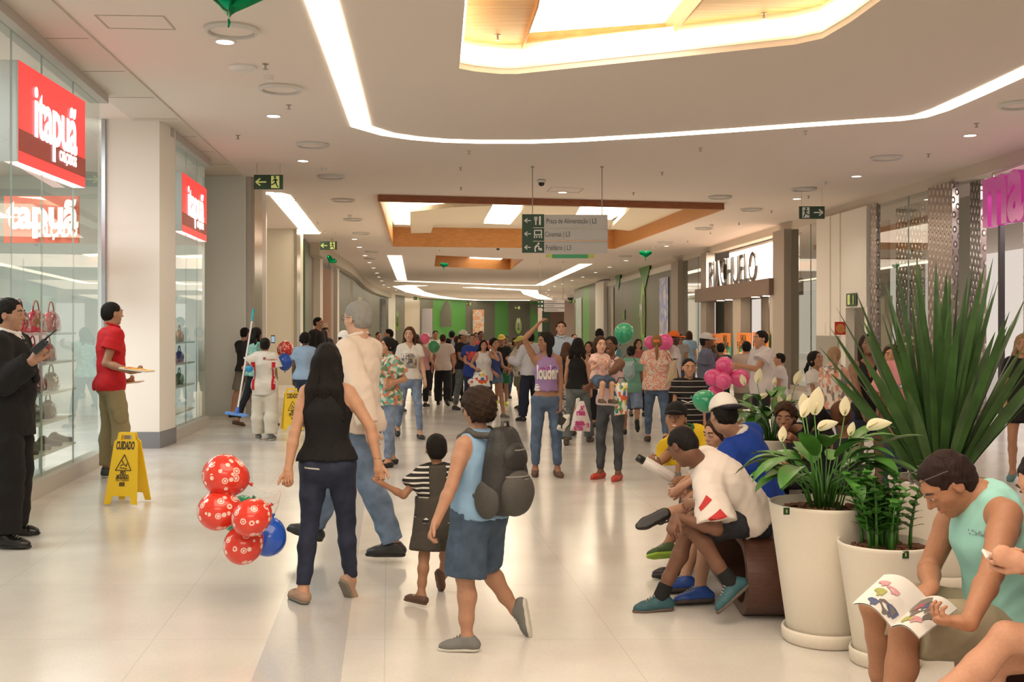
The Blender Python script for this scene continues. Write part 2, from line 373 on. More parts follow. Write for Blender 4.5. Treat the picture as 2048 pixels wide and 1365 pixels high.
# ---------------------------------------------------------------- skeletons
def rotv(v, axis, a): return Matrix.Rotation(a, 3, axis) @ v
def ik(a, t, l1, l2, pole):
    d = t-a; L = min(d.length, (l1+l2)*0.998); d = d.normalized(); x = (l1*l1-l2*l2+L*L)/(2*L); y = math.sqrt(max(0, l1*l1-x*x))
    p = (pole-d*pole.dot(d)).normalized(); return a+d*x+p*y, a+d*L
def skeleton(root, top, yaw=0, lean=0, tw=0, legs=((0, 0), (0, 0)), arms=((8, 6, 12), (8, 6, 12)), head=(0, 0, 0), hands=(None, None), poles=(None, None),
             female=False, child=0.0, sit=None, footyaw=(8, 8), splay=4, sh_w=None, side=0):
    """root: floor point; top: height of the crown; yaw in degrees, 0 faces the camera, 90 faces the picture's right, 180 away.
    legs: (thigh forward, knee bend[, foot pitch]) left/right; arms: (forward, outward, elbow bend); hands: world target overriding the arm"""
    root = Vector(root)
    def make(s):
        hs = s*(1+child*0.35)
        y = math.radians(yaw); f = Vector((math.sin(y), -math.cos(y), 0)); up = Vector((0, 0, 1)); r = f.cross(up)   # r: the person's right
        LT, LS = 0.43*s*(1-0.12*child), 0.42*s*(1-0.12*child)
        lp = []
        for i, L in enumerate(legs):
            a, k = math.radians(L[0]), math.radians(L[1]); sd = r*(1 if i else -1)
            td = (f*math.sin(a)-up*math.cos(a)+sd*math.sin(math.radians(splay if sit is None else splay))).normalized()
            kd = (f*math.sin(a-k)-up*math.cos(a-k)+sd*0.02).normalized(); lp.append((td, kd))
        drop = max(-(td.z*LT+kd.z*LS) for td, kd in lp)+0.088*s*(1+0.12*child)
        pz = sit if sit is not None else drop
        pel = Vector((root.x, root.y, root.z+pz)); J = {}
        for i, (td, kd) in enumerate(lp):
            n = 'RL'[1-i]; sd = r*(1 if i else -1)
            hip = pel+sd*0.092*s; kn = hip+td*LT; an = kn+kd*LS; J['hip'+n], J['kn'+n], J['an'+n] = hip, kn, an
            fy = math.radians(footyaw[i])*(1 if i else -1); fd = (f*math.cos(fy)+r*math.sin(fy)); low = an.z-root.z
            if len(legs[i]) > 2: pitch = math.radians(legs[i][2])
            else: pitch = 0 if low < 0.11*s else -min(1.1, (low-0.08*s)/(0.16*s))
            J['fd'+n] = (fd*math.cos(pitch)+up*math.sin(pitch)).normalized()
        ln = math.radians(lean); tu = (up*math.cos(ln)+f*math.sin(ln)+r*math.sin(math.radians(side))).normalized(); tf = (f*math.cos(ln)-up*math.sin(ln)).normalized()
        twr = math.radians(tw); tr = tf.cross(tu).normalized(); tr2 = rotv(tr, tu, twr); tf2 = rotv(tf, tu, twr)
        tl = 1-0.05*child
        J.update(pel=pel, waist=pel+tu*0.19*s*tl, chest=pel+tu*0.36*s*tl, nb=pel+tu*0.535*s*tl, pf=f, pr=r, tu=tu, tf=tf2, tr=tr2, s=s, hs=hs, female=female, child=child)
        sw = (0.146 if female else 0.168)*s*(1-0.08*child)
        if sh_w: sw *= sh_w
        for i, n in ((0, 'L'), (1, 'R')):
            sd = tr2*(1 if i else -1); sh = pel+tu*0.485*s*tl+sd*sw; LU, LF = 0.285*s, 0.255*s; J['sh'+n] = sh
            tgt = hands[i]
            if tgt is not None:
                pole = poles[i] if poles[i] is not None else (-up*0.8-tf2*0.3+sd*0.35)
                el, wr = ik(sh, Vector(tgt), LU, LF, Vector(pole))
            else:
                a = arms[i]; fa, ab, eb = (math.radians(v) for v in a[:3])
                ud = (tf2*math.sin(fa)-up*math.cos(fa)); ud = (ud*math.cos(ab)+sd*math.sin(ab)).normalized()
                ax = tr2; el = sh+ud*LU; ld = rotv(ud, ax, eb); inw = math.radians(a[3]) if len(a) > 3 else math.radians(6)
                ld = (ld-sd*math.sin(inw)).normalized(); wr = el+ld*LF
            J['el'+n], J['wr'+n] = el, wr
        hy, hp, hr = (math.radians(v) for v in head)
        hf = rotv(f, up, -hy+twr*0.6); hR = hf.cross(up).normalized(); hf = rotv(hf, hR, hp-ln*0.25); hu = hR.cross(hf).normalized(); hu = rotv(hu, hf, hr); hR = hf.cross(hu).normalized()
        J['hf'], J['hu'], J['hr'] = hf, hu, hR
        J['hc'] = J['nb']+tu*0.045*s+(up*0.5+hu*0.5).normalized()*0.115*hs+hf*0.012*s
        return J
    s = top/1.75
    for _ in range(4):
        J = make(s); t = J['hc'].z-root.z+0.125*J['hs']; s *= top/t if sit is None else 1.0
        if sit is not None: break
    return make(s)

# ---------------------------------------------------------------- anatomy
def hand_prims(J, n, curl=0.35, spread=0.0, pn=None, thumb=0.5, hd=None):
    s = J['s']*(1+0.1*J['child']); W = J['wr'+n]; E = J['el'+n]
    d = (W-E).normalized() if hd is None else Vector(hd).normalized()
    sd0 = J['tr']*(1 if n == 'R' else -1)
    if pn is None: pn = -sd0                       # palm faces the body
    pn = Vector(pn); pn = (pn-d*pn.dot(d)).normalized(); sd = d.cross(pn)*(1 if n == 'L' else -1)   # sd: towards the thumb
    if sd.dot(J['tf']) < 0 and False: sd = -sd
    ps = [cone(W, W+d*0.03*s, 0.026*s, 0.031*s, 0.015, pn, 1.3), cone(W+d*0.03*s, W+d*0.078*s, 0.033*s, 0.037*s, 0.012, pn, 2.1)]
    lens = (0.070, 0.078, 0.074, 0.058)
    tips = []
    for i, L in enumerate(lens):
        o = (0.027-0.018*i)*s; b = W+d*(0.082-0.004*abs(i-1.2))*s+sd*o; dd = (d+sd*(1.5-i)*0.06*(1+spread)).normalized(); ax = dd.cross(pn).normalized()
        p = b; seg = [(b, 0.0090*s)]; c = curl*(1+0.08*i)
        for j, q in enumerate((0.44, 0.31, 0.25)):
            dd = rotv(dd, ax, c*(0.9 if j == 0 else 1.25)*1.1); p = p+dd*L*s*q; seg.append((p, (0.0085-0.0008*(j+1))*s))
        ps += chain(seg, 0.004); tips.append(p)
    tb = W+d*0.022*s+sd*0.026*s; td = (d*0.75+sd*0.75*(1-thumb*0.5)+pn*0.55*thumb).normalized(); t1 = tb+td*0.035*s
    td2 = (td+d*0.3+pn*0.5*thumb-sd*0.4*thumb).normalized(); t2 = t1+td2*0.03*s; t3 = t2+(td2-sd*0.2*thumb).normalized()*0.022*s
    ps += chain([(tb, 0.015*s), (t1, 0.0115*s), (t2, 0.0098*s), (t3, 0.0078*s)], 0.006)
    J['palm'+n] = W+d*0.07*s+pn*0.018*s; J['hd'+n] = d; J['pn'+n] = pn; J['tip'+n] = tips
    return ps
def head_prims(J, face=1.0):
    c, f, u, r, q = J['hc'], J['hf'], J['hu'], J['hr'], 0.232*J['hs']
    R = (r, f, u)
    def p(x, y, z): return c+r*x*q+f*y*q+u*z*q
    E = lambda x, y, z, rx, ry, rz, k=0.02, op='add': ell(p(x, y, z), R, (rx*q, ry*q, rz*q), k*J['hs'], op)
    fem = J['female'] or J['child'] > 0.4; jw = 0.215 if fem else 0.245
    ps = [E(0, -0.055, 0.13, 0.325, 0.41, 0.375, 0.02), E(0, 0.12, 0.02, 0.265, 0.27, 0.30, 0.03), E(0, 0.13, -0.22, jw, 0.235, 0.24, 0.03),
          E(0, 0.275, -0.385, 0.085, 0.085, 0.075, 0.025), E(-0.19, 0.19, -0.09, 0.10, 0.12, 0.11, 0.02), E(0.19, 0.19, -0.09, 0.10, 0.12, 0.11, 0.02),
          cone(p(-0.14, 0.325, 0.13), p(0.14, 0.325, 0.13), 0.045*q, 0.045*q, 0.02*J['hs'])]
    for sx in (-1, 1): ps.append(E(sx*0.145, 0.445, 0.035, 0.085, 0.075, 0.055, 0.012, 'sub'))
    ps += [cone(p(0, 0.365, 0.07), p(0, 0.465, -0.09), 0.028*q, 0.046*q, 0.012*J['hs']), cone(p(-0.05, 0.40, -0.105), p(0.05, 0.40, -0.105), 0.032*q, 0.032*q, 0.008*J['hs']),
           cone(p(-0.075, 0.335, -0.235), p(0.075, 0.335, -0.235), 0.040*q, 0.040*q, 0.012*J['hs'])]
    for sx in (-1, 1):
        ps.append(ell(p(sx*0.335, -0.03, -0.02), (r, f, u), (0.028*q, 0.085*q, 0.13*q), 0.006*J['hs']))
        ps.append(E(sx*0.145, 0.345, 0.035, 0.075, 0.05, 0.045, 0.008))
        ps.append(ell(p(sx*0.365, -0.01, 0.0), (r, f, u), (0.02*q, 0.045*q, 0.07*q), 0.004, 'sub'))
    return ps
def body_prims(J, fat=1.0, belly=0.0, bust=None, head=True, arms=True):
    s, u, f, r = J['s']*1.0, J['tu'], J['tf'], J['tr']; fem = J['female']; ch = J['child']; g = fat
    if bust is None: bust = 1.0 if fem and ch < 0.3 else 0.0
    ps = []
    hw = 1.08 if fem else 1.0
    ps.append(cone(J['hipL']+r*0.012*s, J['hipR']-r*0.012*s, 0.088*s*g*hw, 0.088*s*g*hw, 0.03, J['pf'], 1.05))
    ps.append(cone(J['pel']+u*0.02*s, J['waist'], 0.128*s*g*hw, (0.112 if fem else 0.128)*s*g, 0.04, f, 1.25))
    ps.append(cone(J['waist'], J['chest'], (0.112 if fem else 0.128)*s*g, 0.142*s*g, 0.04, f, 1.30))
    ps.append(cone(J['chest'], J['chest']+u*0.075*s, 0.142*s*g, 0.115*s*g, 0.04, f, 1.25))
    ps.append(cone(J['shL']-u*0.012*s+r*0.02*s, J['shR']-u*0.012*s-r*0.02*s, 0.058*s, 0.058*s, 0.04))
    if belly: ps.append(ball(J['waist']+f*0.05*s-u*0.03*s, 0.125*s*belly, 0.05))
    if bust:
        for sx in (-1, 1): ps.append(ball(J['chest']+f*0.085*s+r*sx*0.07*s+u*0.0*s, 0.058*s*bust, 0.035))
    for n in 'LR':
        hb = J['hip'+n]-J['pf']*0.045*s-r*(1 if n == 'R' else -1)*0.018*s; ps.append(ball(hb-Vector((0, 0, 0.02))*s, 0.078*s*g*hw, 0.03))
        kn, an, hip = J['kn'+n], J['an'+n], J['hip'+n]
        ps += chain([(hip, 0.078*s*g*hw), (lerp(hip, kn, 0.5), 0.068*s*g), (kn, 0.051*s*g)], 0.02)
        back = (kn-hip).cross(r); cb = (an-kn).normalized(); bk = -J['pf']; bk = (bk-cb*bk.dot(cb)).normalized() if abs(bk.dot(cb)) < 0.95 else Vector((0, 0, 0))
        mid = lerp(kn, an, 0.33)+calfback(J, kn, an)*0.014*s
        ps += chain([(kn, 0.049*s*g), (mid, 0.052*s*g), (lerp(kn, an, 0.7), 0.041*s*g), (an, 0.034*s)], 0.02)
        _, nf, _ = foot_frame(J, n); ps.append(grp(foot_prims(J, n), [(an-nf*0.080*s*(1+0.12*ch), -nf)], 0.02))
        if arms:
            sh, el, wr = J['sh'+n], J['el'+n], J['wr'+n]
            ag = g*(0.9 if fem else 1.0)*(0.92 if ch > 0.3 else 1)
            ps += chain([(sh, 0.052*s*ag), (lerp(sh, el, 0.35), 0.047*s*ag), (el, 0.037*s*ag)], 0.018)
            ps += chain([(el, 0.036*s*ag), (lerp(el, wr, 0.3), 0.038*s*ag), (wr, 0.026*s*ag)], 0.015)
    nr = (0.047 if fem or ch > 0.3 else 0.058)*s
    hb = J['hc']-J['hu']*0.06*J['hs']-J['hf']*0.02*J['hs']
    ps.append(cone(J['nb']-u*0.01*s, hb, nr*1.05, nr, 0.03))
    for n in 'LR': ps.append(cone(J['nb']+u*0.02*s, lerp(J['nb'], J['sh'+n], 0.75)+u*0.01*s, 0.035*s, 0.035*s, 0.03))
    return ps
def foot_frame(J, n):
    fd = J['fd'+n]; kn, an = J['kn'+n], J['an'+n]; sd = fd.cross(an-kn)
    sd = sd.normalized() if sd.length > 1e-4 else J['pr']
    nf = sd.cross(fd).normalized()
    if nf.dot(kn-an) < 0: nf = -nf
    return fd, nf, sd
def foot_prims(J, n, e=0.0):
    s = J['s']*(1+0.12*J['child']); fd, nf, sd = foot_frame(J, n); a = J['an'+n]; e = e
    return [cone(a, a-fd*0.045*s-nf*0.045*s, 0.034*s+e, 0.031*s+e, 0.02), cone(a-fd*0.01*s-nf*0.02*s, a+fd*0.10*s-nf*0.052*s, 0.036*s+e, 0.028*s+e, 0.02),
            cone(a-fd*0.045*s-nf*0.048*s, a+fd*0.115*s-nf*0.055*s, 0.031*s+e, 0.034*s+e, 0.02, nf, 1.25), cone(a+fd*0.11*s-nf*0.056*s, a+fd*0.155*s-nf*0.058*s, 0.032*s+e, 0.023*s+e, 0.02, nf, 1.2)]
# ---------------------------------------------------------------- clothes
def calfback(J, kn, an):
    cb = (an-kn).normalized(); bk = -J['pf']
    return (bk-cb*bk.dot(cb)).normalized() if abs(bk.dot(cb)) < 0.95 else Vector((0, 0, 0))
def cut_after(a, b, t): return (lerp(a, b, t), (b-a).normalized())
def torso_cloth(J, e, fat=1.0, belly=0.0, bust=None, hem=0.0, flare=0.0, shoulders=True):
    s, u, f, r = J['s'], J['tu'], J['tf'], J['tr']; fem = J['female']; ch = J['child']; g = fat; hw = 1.08 if fem else 1.0
    if bust is None: bust = 1.0 if fem and ch < 0.3 else 0.0
    ws = (0.118 if fem else 0.134)*s*g
    low = J['pel']+u*(hem)*s
    ps = [cone(low, J['waist'], (0.145*hw*g+flare)*s+e, ws+e, 0.05, f, 1.22), cone(J['waist'], J['chest'], ws+e, 0.142*s*g+e, 0.04, f, 1.27),
          cone(J['chest'], J['chest']+u*0.075*s, 0.142*s*g+e, 0.118*s*g+e, 0.04, f, 1.22)]
    if hem < 0.02:
        ps.append(cone(J['hipL']+r*0.012*s+u*0.02*s, J['hipR']-r*0.012*s+u*0.02*s, 0.101*s*g*hw+e, 0.101*s*g*hw+e, 0.05, J['pf'], 1.05))
        for sx in (-1, 1): ps.append(ball(J['pel']-J['pf']*0.045*s+r*sx*0.074*s-Vector((0, 0, 0.015))*s, 0.092*s*g*hw+e, 0.04))
    if shoulders: ps.append(cone(J['shL']-u*0.010*s+r*0.02*s, J['shR']-u*0.010*s-r*0.02*s, 0.060*s+e, 0.060*s+e, 0.04))
    if shoulders:
        for n in 'LR': ps.append(cone(J['nb']+u*0.012*s, lerp(J['nb'], J['sh'+n], 0.75)+u*0.01*s, 0.036*s+e*0.7, 0.036*s+e*0.7, 0.03))
    if belly: ps.append(ball(J['waist']+f*0.05*s-u*0.03*s, 0.125*s*belly+e, 0.05))
    if bust:
        for sx in (-1, 1): ps.append(ball(J['chest']+f*0.085*s+r*sx*0.07*s, 0.058*s*bust+e*0.6, 0.035))
    return ps
def shirt(J, m, h, parent, sleeve=0.5, e=0.014, hem=-0.03, name='shirt', fat=1.0, belly=0.0, bust=None, neck=0.062, vneck=0.0, wr=0.0075, seed=1, flare=0.0, loose=0.0, tank=False, collar=None):
    s, u, f, r = J['s'], J['tu'], J['tf'], J['tr']
    ps = torso_cloth(J, e, fat, belly, bust, hem-0.05, flare, shoulders=not tank)
    ag = fat*(0.9 if J['female'] else 1.0)
    if tank:
        for sx, n in ((-1, 'L'), (1, 'R')):
            b = lerp(J['nb'], J['sh'+n], 0.55)
            ps.append(cone(b+u*0.012*s, J['chest']+r*sx*0.075*s+f*0.06*s, 0.036*s+e*0.5, 0.05*s+e, 0.02)); ps.append(cone(b+u*0.012*s, J['chest']+r*sx*0.075*s-f*0.05*s, 0.036*s+e*0.5, 0.05*s+e, 0.02))
    G = [grp(ps, [(J['pel']+u*hem*s, -u)], 0.01)]
    if sleeve > 0 and not tank:
        for n in 'LR':
            sh, el, w = J['sh'+n], J['el'+n], J['wr'+n]; ee = e+loose
            if sleeve <= 1.0:
                end = lerp(sh, el, sleeve); G.append(grp(chain([(sh, 0.054*s*ag+e), (lerp(sh, el, sleeve+0.12), 0.047*s*ag+ee*1.5)], 0.02), [cut_after(sh, el, sleeve)], 0.025))
            else:
                t = sleeve-1.0
                G.append(grp(chain([(sh, 0.054*s*ag+e), (el, 0.040*s*ag+ee), (lerp(el, w, t), 0.030*s*ag+ee)], 0.02), [cut_after(el, w, t-0.02)], 0.025))
    c = J['nb']+u*0.055*s+f*0.03*s
    G.append(ell(c, (r, f, u), (neck*s*1.05, neck*s*1.1, (0.055+0.25*neck)*s), 0.006, 'sub'))
    if vneck: G.append(cone(c, J['nb']-u*vneck*s+f*(0.10+0.4*max(0, vneck-0.1))*s, neck*s*0.8, 0.012*s, 0.006, op='sub'))
    if tank:
        for sx, n in ((-1, 'L'), (1, 'R')): G.append(ell(J['sh'+n]+r*sx*0.012*s-u*0.02*s, (r, f, u), (0.048*s, 0.085*s, 0.085*s), 0.006, 'sub'))
    if collar: pass
    o = sdf_obj(name, G, h, m, parent, wr=(wr, 22.0/s, seed))
    if collar:
        ring = []
        k = 10
        for i in range(k):
            a0, a1 = 2*PI*i/k, 2*PI*(i+1)/k
            def q(a): return J['nb']+u*(0.050+0.020*(-math.cos(a)))*s+(r*math.sin(a)+f*math.cos(a)*1.0)*0.066*s+f*0.012*s
            ring.append(cone(q(a0), q(a1), 0.013*s, 0.013*s, 0.008))
        for sx in (-1, 1): ring.append(cone(J['nb']+f*0.074*s+r*sx*0.022*s+u*0.022*s, J['nb']+f*0.088*s+r*sx*0.046*s-u*0.008*s, 0.012*s, 0.010*s, 0.008))
        sdf_obj('collar', ring, min(h, 0.007), collar, o, sm=1)
    return o
def trousers(J, m, h, parent, length=1.9, e=0.010, fat=1.0, waist=0.06, loose=0.0, flare=0.0, name='trousers', wr=0.0065, seed=3, belly=0.0, fine=()):
    s, u = J['s'], J['tu']; fem = J['female']; hw = 1.08 if fem else 1.0; g = fat; pu = (Vector((0, 0, 1))*0.6+u*0.4).normalized()
    ps = [cone(J['hipL']+J['pr']*0.012*s, J['hipR']-J['pr']*0.012*s, 0.089*s*g*hw+e, 0.089*s*g*hw+e, 0.03, J['pf'], 1.05), cone(J['pel'], J['pel']+u*0.10*s, 0.128*s*g*hw+e, (0.125 if fem else 0.134)*s*g+e, 0.04, J['pf'], 1.22)]
    for n in 'LR': ps.append(ball(J['hip'+n]-J['pf']*0.045*s-J['pr']*(1 if n == 'R' else -1)*0.018*s-Vector((0, 0, 0.02))*s, 0.079*s*g*hw+e, 0.03))
    G = [grp(ps, [(J['pel']+u*waist*s, u)], 0.01)]
    for n in 'LR':
        hip, kn, an = J['hip'+n], J['kn'+n], J['an'+n]; wp = [(J['pel']+u*waist*s, u)] if (kn-hip).normalized().dot(u) < -0.6 else []
        if length <= 1.0:
            G.append(grp(chain([(hip, 0.080*s*g*hw+e+loose*0.3), (lerp(hip, kn, length+0.1), 0.060*s*g+e+loose)], 0.02), [cut_after(hip, kn, length)]+wp, 0.025))
        else:
            t = length-1.0
            G.append(grp(chain([(hip, 0.080*s*g*hw+e), (lerp(hip, kn, 0.5), 0.070*s*g+e+loose*0.6), (kn, 0.054*s*g+e+loose*0.8), (lerp(kn, an, 0.33)+calfback(J, kn, an)*0.014*s, 0.053*s*g+e+loose), (lerp(kn, an, 0.7), 0.042*s*g+e+loose+flare*0.5), (lerp(kn, an, min(1.15, t+0.15)), 0.036*s*g+e+loose+flare)], 0.02),
                         [cut_after(kn, an, t)]+wp, 0.025))
    return sdf_obj(name, G, h, m, parent, wr=(wr, 24.0/s, seed))
def skirt(J, m, h, parent, length=0.9, flare=0.06, name='skirt', waist=0.06):
    s, u = J['s'], J['tu']; a = J['pel']+u*0.05*s; b = Vector((lerp(J['knL'], J['knR'], 0.5).x, lerp(J['knL'], J['knR'], 0.5).y, 0)); b.z = lerp(J['pel'].z, J['anL'].z, length/2)
    return sdf_obj(name, [grp([cone(a, b-Vector((0, 0, 0.2)), 0.145*s, (0.15+flare)*s, 0.02, J['pf'], 1.15)], [(b, Vector((0, 0, -1))), (J['pel']+u*waist*s, u)])], h, m, parent, wr=(0.006, 20, 5))
def shoes(J, m, h, parent, sole=None, kind='sneaker'):
    s = J['s']*(1+0.12*J['child'])
    for n in 'LR':
        fd, nf, sd = foot_frame(J, n); a = J['an'+n]; e = 0.007*s
        bot = (a-nf*0.074*s, -nf)
        top = (a+nf*(0.012 if kind == 'sneaker' else 0.05 if kind == 'boot' else -0.012)*s, nf)
        G = [grp(foot_prims(J, n, e), [top, bot])]
        if kind == 'flat' or kind == 'sandal': G.append(cone(a+nf*0.0*s-fd*0.0*s, a+fd*0.055*s-nf*0.015*s, 0.036*s, 0.032*s, 0.006, op='sub'))
        o = sdf_obj('shoe', G, min(h, 0.009), m, parent)
        sl = [grp([cone(a-fd*0.045*s-nf*0.07*s, a+fd*0.115*s-nf*0.07*s, 0.037*s, 0.042*s, 0.01), cone(a+fd*0.11*s-nf*0.07*s, a+fd*0.165*s-nf*0.07*s, 0.041*s, 0.028*s, 0.01)], [(a-nf*0.066*s, nf), (a-nf*0.088*s, -nf)])]
        sdf_obj('sole', sl, min(h, 0.007), sole or m, o)
        if kind == 'sneaker' and h < 0.009:
            mb = MB()
            for t in (0.03, 0.048, 0.066, 0.084, 0.1): c_ = a+fd*t*s+nf*(0.038-0.52*t)*s; mb.tube([c_-sd*0.022*s-nf*0.006*s, c_+nf*0.004*s, c_+sd*0.022*s-nf*0.006*s], 0.0032*s, 5)
            mb.build('laces', mat('lace', (0.30, 0.29, 0.27), 0.8), o)
# ---------------------------------------------------------------- hair, caps, faces
def hair(J, style, color, h, parent, seed=1, length=0.35):
    c, f, u, r, q = J['hc'], J['hf'], J['hu'], J['hr'], 0.232*J['hs']; R = (r, f, u)
    def p(x, y, z): return c+r*x*q+f*y*q+u*z*q
    o = {'short': 0.022, 'crop': 0.008, 'curly': 0.10, 'afro': 0.28}.get(style, 0.045)
    m = mat('hair', color, 0.6, bump=0.8, bscale=60 if style in ('curly', 'afro') else 28, stretch=(1, 1, 1) if style in ('curly', 'afro') else (4, 4, 0.5), spec=0.12)
    E = lambda x, y, z, rx, ry, rz, k=0.015, op='add': ell(p(x, y, z), R, (rx*q, ry*q, rz*q), k*J['hs'], op)
    base = [E(0, -0.055, 0.13, 0.335+o, 0.42+o, 0.385+o), E(0, -0.15, -0.10, 0.27+o*0.8, 0.28+o*0.7, 0.25, 0.04)]
    faceh = 0.02 if style in ('long', 'bob', 'pony', 'bun') else 0.0
    base.append(E(0, 0.50, -0.14, 0.375-faceh*2, 0.40, 0.54, 0.015, 'sub'))
    if style in ('short', 'crop', 'curly', 'afro'):
        base += [E(-0.42, 0.12, -0.24, 0.26, 0.30, 0.30, 0.02, 'sub'), E(0.42, 0.12, -0.24, 0.26, 0.30, 0.30, 0.02, 'sub')]
        G = [grp(base, [(p(0, 0, -0.30), -u)])]
    else:
        G = [grp(base, [(p(0, 0, -0.36), -u)])]
    dn = Vector((0, 0, -1)); nbk = p(0, -0.34, -0.05)
    if style == 'long':
        L = length
        bk = -f
        for x, rr in ((-0.24, 0.15), (0, 0.18), (0.24, 0.15)):
            a = p(x, -0.26, 0.05); m1 = a+dn*L*0.5+bk*0.035+r*x*0.12; e_ = a+dn*L+bk*0.02+r*x*0.22
            G += chain([(a, rr*q*1.2), (m1, rr*q*1.15), (e_, rr*q*0.85)], 0.02, f, 1.5)
        for sx in (-1, 1):
            a = p(sx*0.32, 0.0, 0.10); b = p(sx*0.37, -0.04, -0.42); G += chain([(a, 0.09*q), (b, 0.10*q), (b+dn*L*0.45+f*0.02, 0.05*q)], 0.012)
    elif style == 'bob':
        for x in (-0.30, -0.15, 0, 0.15, 0.30):
            a = p(x, -0.20+abs(x)*0.5, 0.05); G += chain([(a, 0.15*q), (a+dn*length*0.7, 0.14*q), (a+dn*length, 0.09*q)], 0.015)
    elif style == 'pony':
        a = p(0, -0.45, 0.06); G += chain([(a, 0.09*q), (a+dn*length*0.4-f*0.06*J['hs'], 0.12*q), (a+dn*length-f*0.03, 0.05*q)], 0.012)
    elif style == 'bun': G.append(ball(p(0, -0.50, 0.16), 0.17*q, 0.01))
    wa = {'curly': 0.010, 'afro': 0.016, 'short': 0.007, 'crop': 0.003}.get(style, 0.006); wf = {'curly': 130, 'afro': 90, 'short': 95, 'crop': 140}.get(style, 60)
    return sdf_obj('hair', G, h, m, parent, wr=(wa*J['hs'], wf, seed), sm=0 if style == 'curly' else 1)
def cap(J, m, parent, h=0.008, bm=None, back=False, name='cap', style='flat', mark=None):
    c, f, u, r, q = J['hc'], J['hf'], J['hu'], J['hr'], 0.232*J['hs']
    def p(x, y, z): return c+r*x*q+f*y*q+u*z*q
    ps = [ell(p(0, -0.055, 0.17), (r, f, u), (0.40*q, 0.48*q, 0.42*q), 0.01)]
    if style == 'flat': ps.append(cone(p(0, 0.12, 0.32), p(0, -0.08, 0.35), 0.26*q, 0.28*q, 0.03))
    o = sdf_obj(name, ps, h, m, parent, planes=[(A3(p(0, 0, 0.17)), A3(-u+f*(-0.12)))])
    sg = -1 if back else 1
    ff = f*sg; b0 = c+ff*0.30*q+u*0.20*q; b1 = c+ff*0.72*q+u*0.13*q
    sdf_obj('brim', [grp([cone(b0, b1, 0.30*q, 0.22*q, 0.01, u, 3.0)], [(b0+u*0.03*q, u), (b0-u*0.10*q, -u)])], min(h, 0.006), bm or m, o)
    return o
def face(J, parent, body, iris=(0.05, 0.025, 0.015), lips=(0.45, 0.18, 0.15), brow=(0.03, 0.02, 0.015), gaze=None, beard=None, open_mouth=False):
    c, f, u, r, q = J['hc'], J['hf'], J['hu'], J['hr'], 0.232*J['hs']
    def p(x, y, z): return c+r*x*q+f*y*q+u*z*q
    g = f if gaze is None else (f+Vector(gaze)).normalized()
    for sx in (-1, 1):
        me = MB(); cc = p(sx*0.145, 0.358, 0.035); rad = 0.052*q; N, M_ = 12, 8; vs = []; fs = []
        gr = g.cross(u).normalized(); gu = gr.cross(g)
        for i in range(M_+1):
            th = PI*i/M_
            for k in range(N):
                a = 2*PI*k/N; vs.append(cc+(g*math.cos(th)+(gr*math.cos(a)*1.15+gu*math.sin(a)*0.52)*math.sin(th))*rad)
        for i in range(M_):
            for k in range(N): fs.append((i*N+k, i*N+(k+1) % N, (i+1)*N+(k+1) % N, (i+1)*N+k))
        o = meshobj('eye', vs, fs, [mat('eye_white', (0.50, 0.46, 0.43), 0.35), mat('iris', iris, 0.2)], body, smooth=True)
        o.data.polygons.foreach_set('material_index', [1 if i < 2 else 0 for i in range(M_) for k in range(N)])
        b = MB(); b.tube([p(sx*0.065, 0.395, 0.125), p(sx*0.15, 0.40, 0.155), p(sx*0.24, 0.33, 0.12)], [0.018*q, 0.020*q, 0.010*q], 6); b.build('eyebrow', mat('brow', brow, 0.8), body, smooth=True)
    lp = [cone(p(-0.105, 0.355, -0.240), p(-0.02, 0.392, -0.220), 0.012*q, 0.021*q, 0.002), cone(p(-0.02, 0.392, -0.220), p(0.02, 0.392, -0.220), 0.021*q, 0.021*q, 0.002), cone(p(0.02, 0.392, -0.220), p(0.105, 0.355, -0.240), 0.021*q, 0.012*q, 0.002),
          cone(p(-0.10, 0.355, -0.250), p(0, 0.385, -0.268), 0.012*q, 0.025*q, 0.002), cone(p(0, 0.385, -0.268), p(0.10, 0.355, -0.250), 0.025*q, 0.012*q, 0.002)]
    lo = sdf_obj('mouth', lp, 0.0035*max(1, J['hs']), mat('lips', lips, 0.5), body)
    if open_mouth:
        t = MB(); t.tube([p(-0.07, 0.372, -0.245), p(0, 0.402, -0.247), p(0.07, 0.372, -0.245)], [0.010*q, 0.022*q, 0.010*q], 8); t.build('teeth', mat('teeth', (0.85, 0.8, 0.72), 0.3), body, smooth=True)
SKIN = dict(light=(0.62, 0.36, 0.25), tan=(0.48, 0.25, 0.155), brown=(0.33, 0.165, 0.095), dark=(0.17, 0.080, 0.048), deep=(0.10, 0.048, 0.030))
def skinm(k):
    c = SKIN[k] if isinstance(k, str) else k
    key = ('skin', c)
    if key in _m: return _m[key]
    m = mat('skin', c, 0.52, bump=0.08, bscale=90, spec=0.35, var=0.05); _m[key] = m; return m
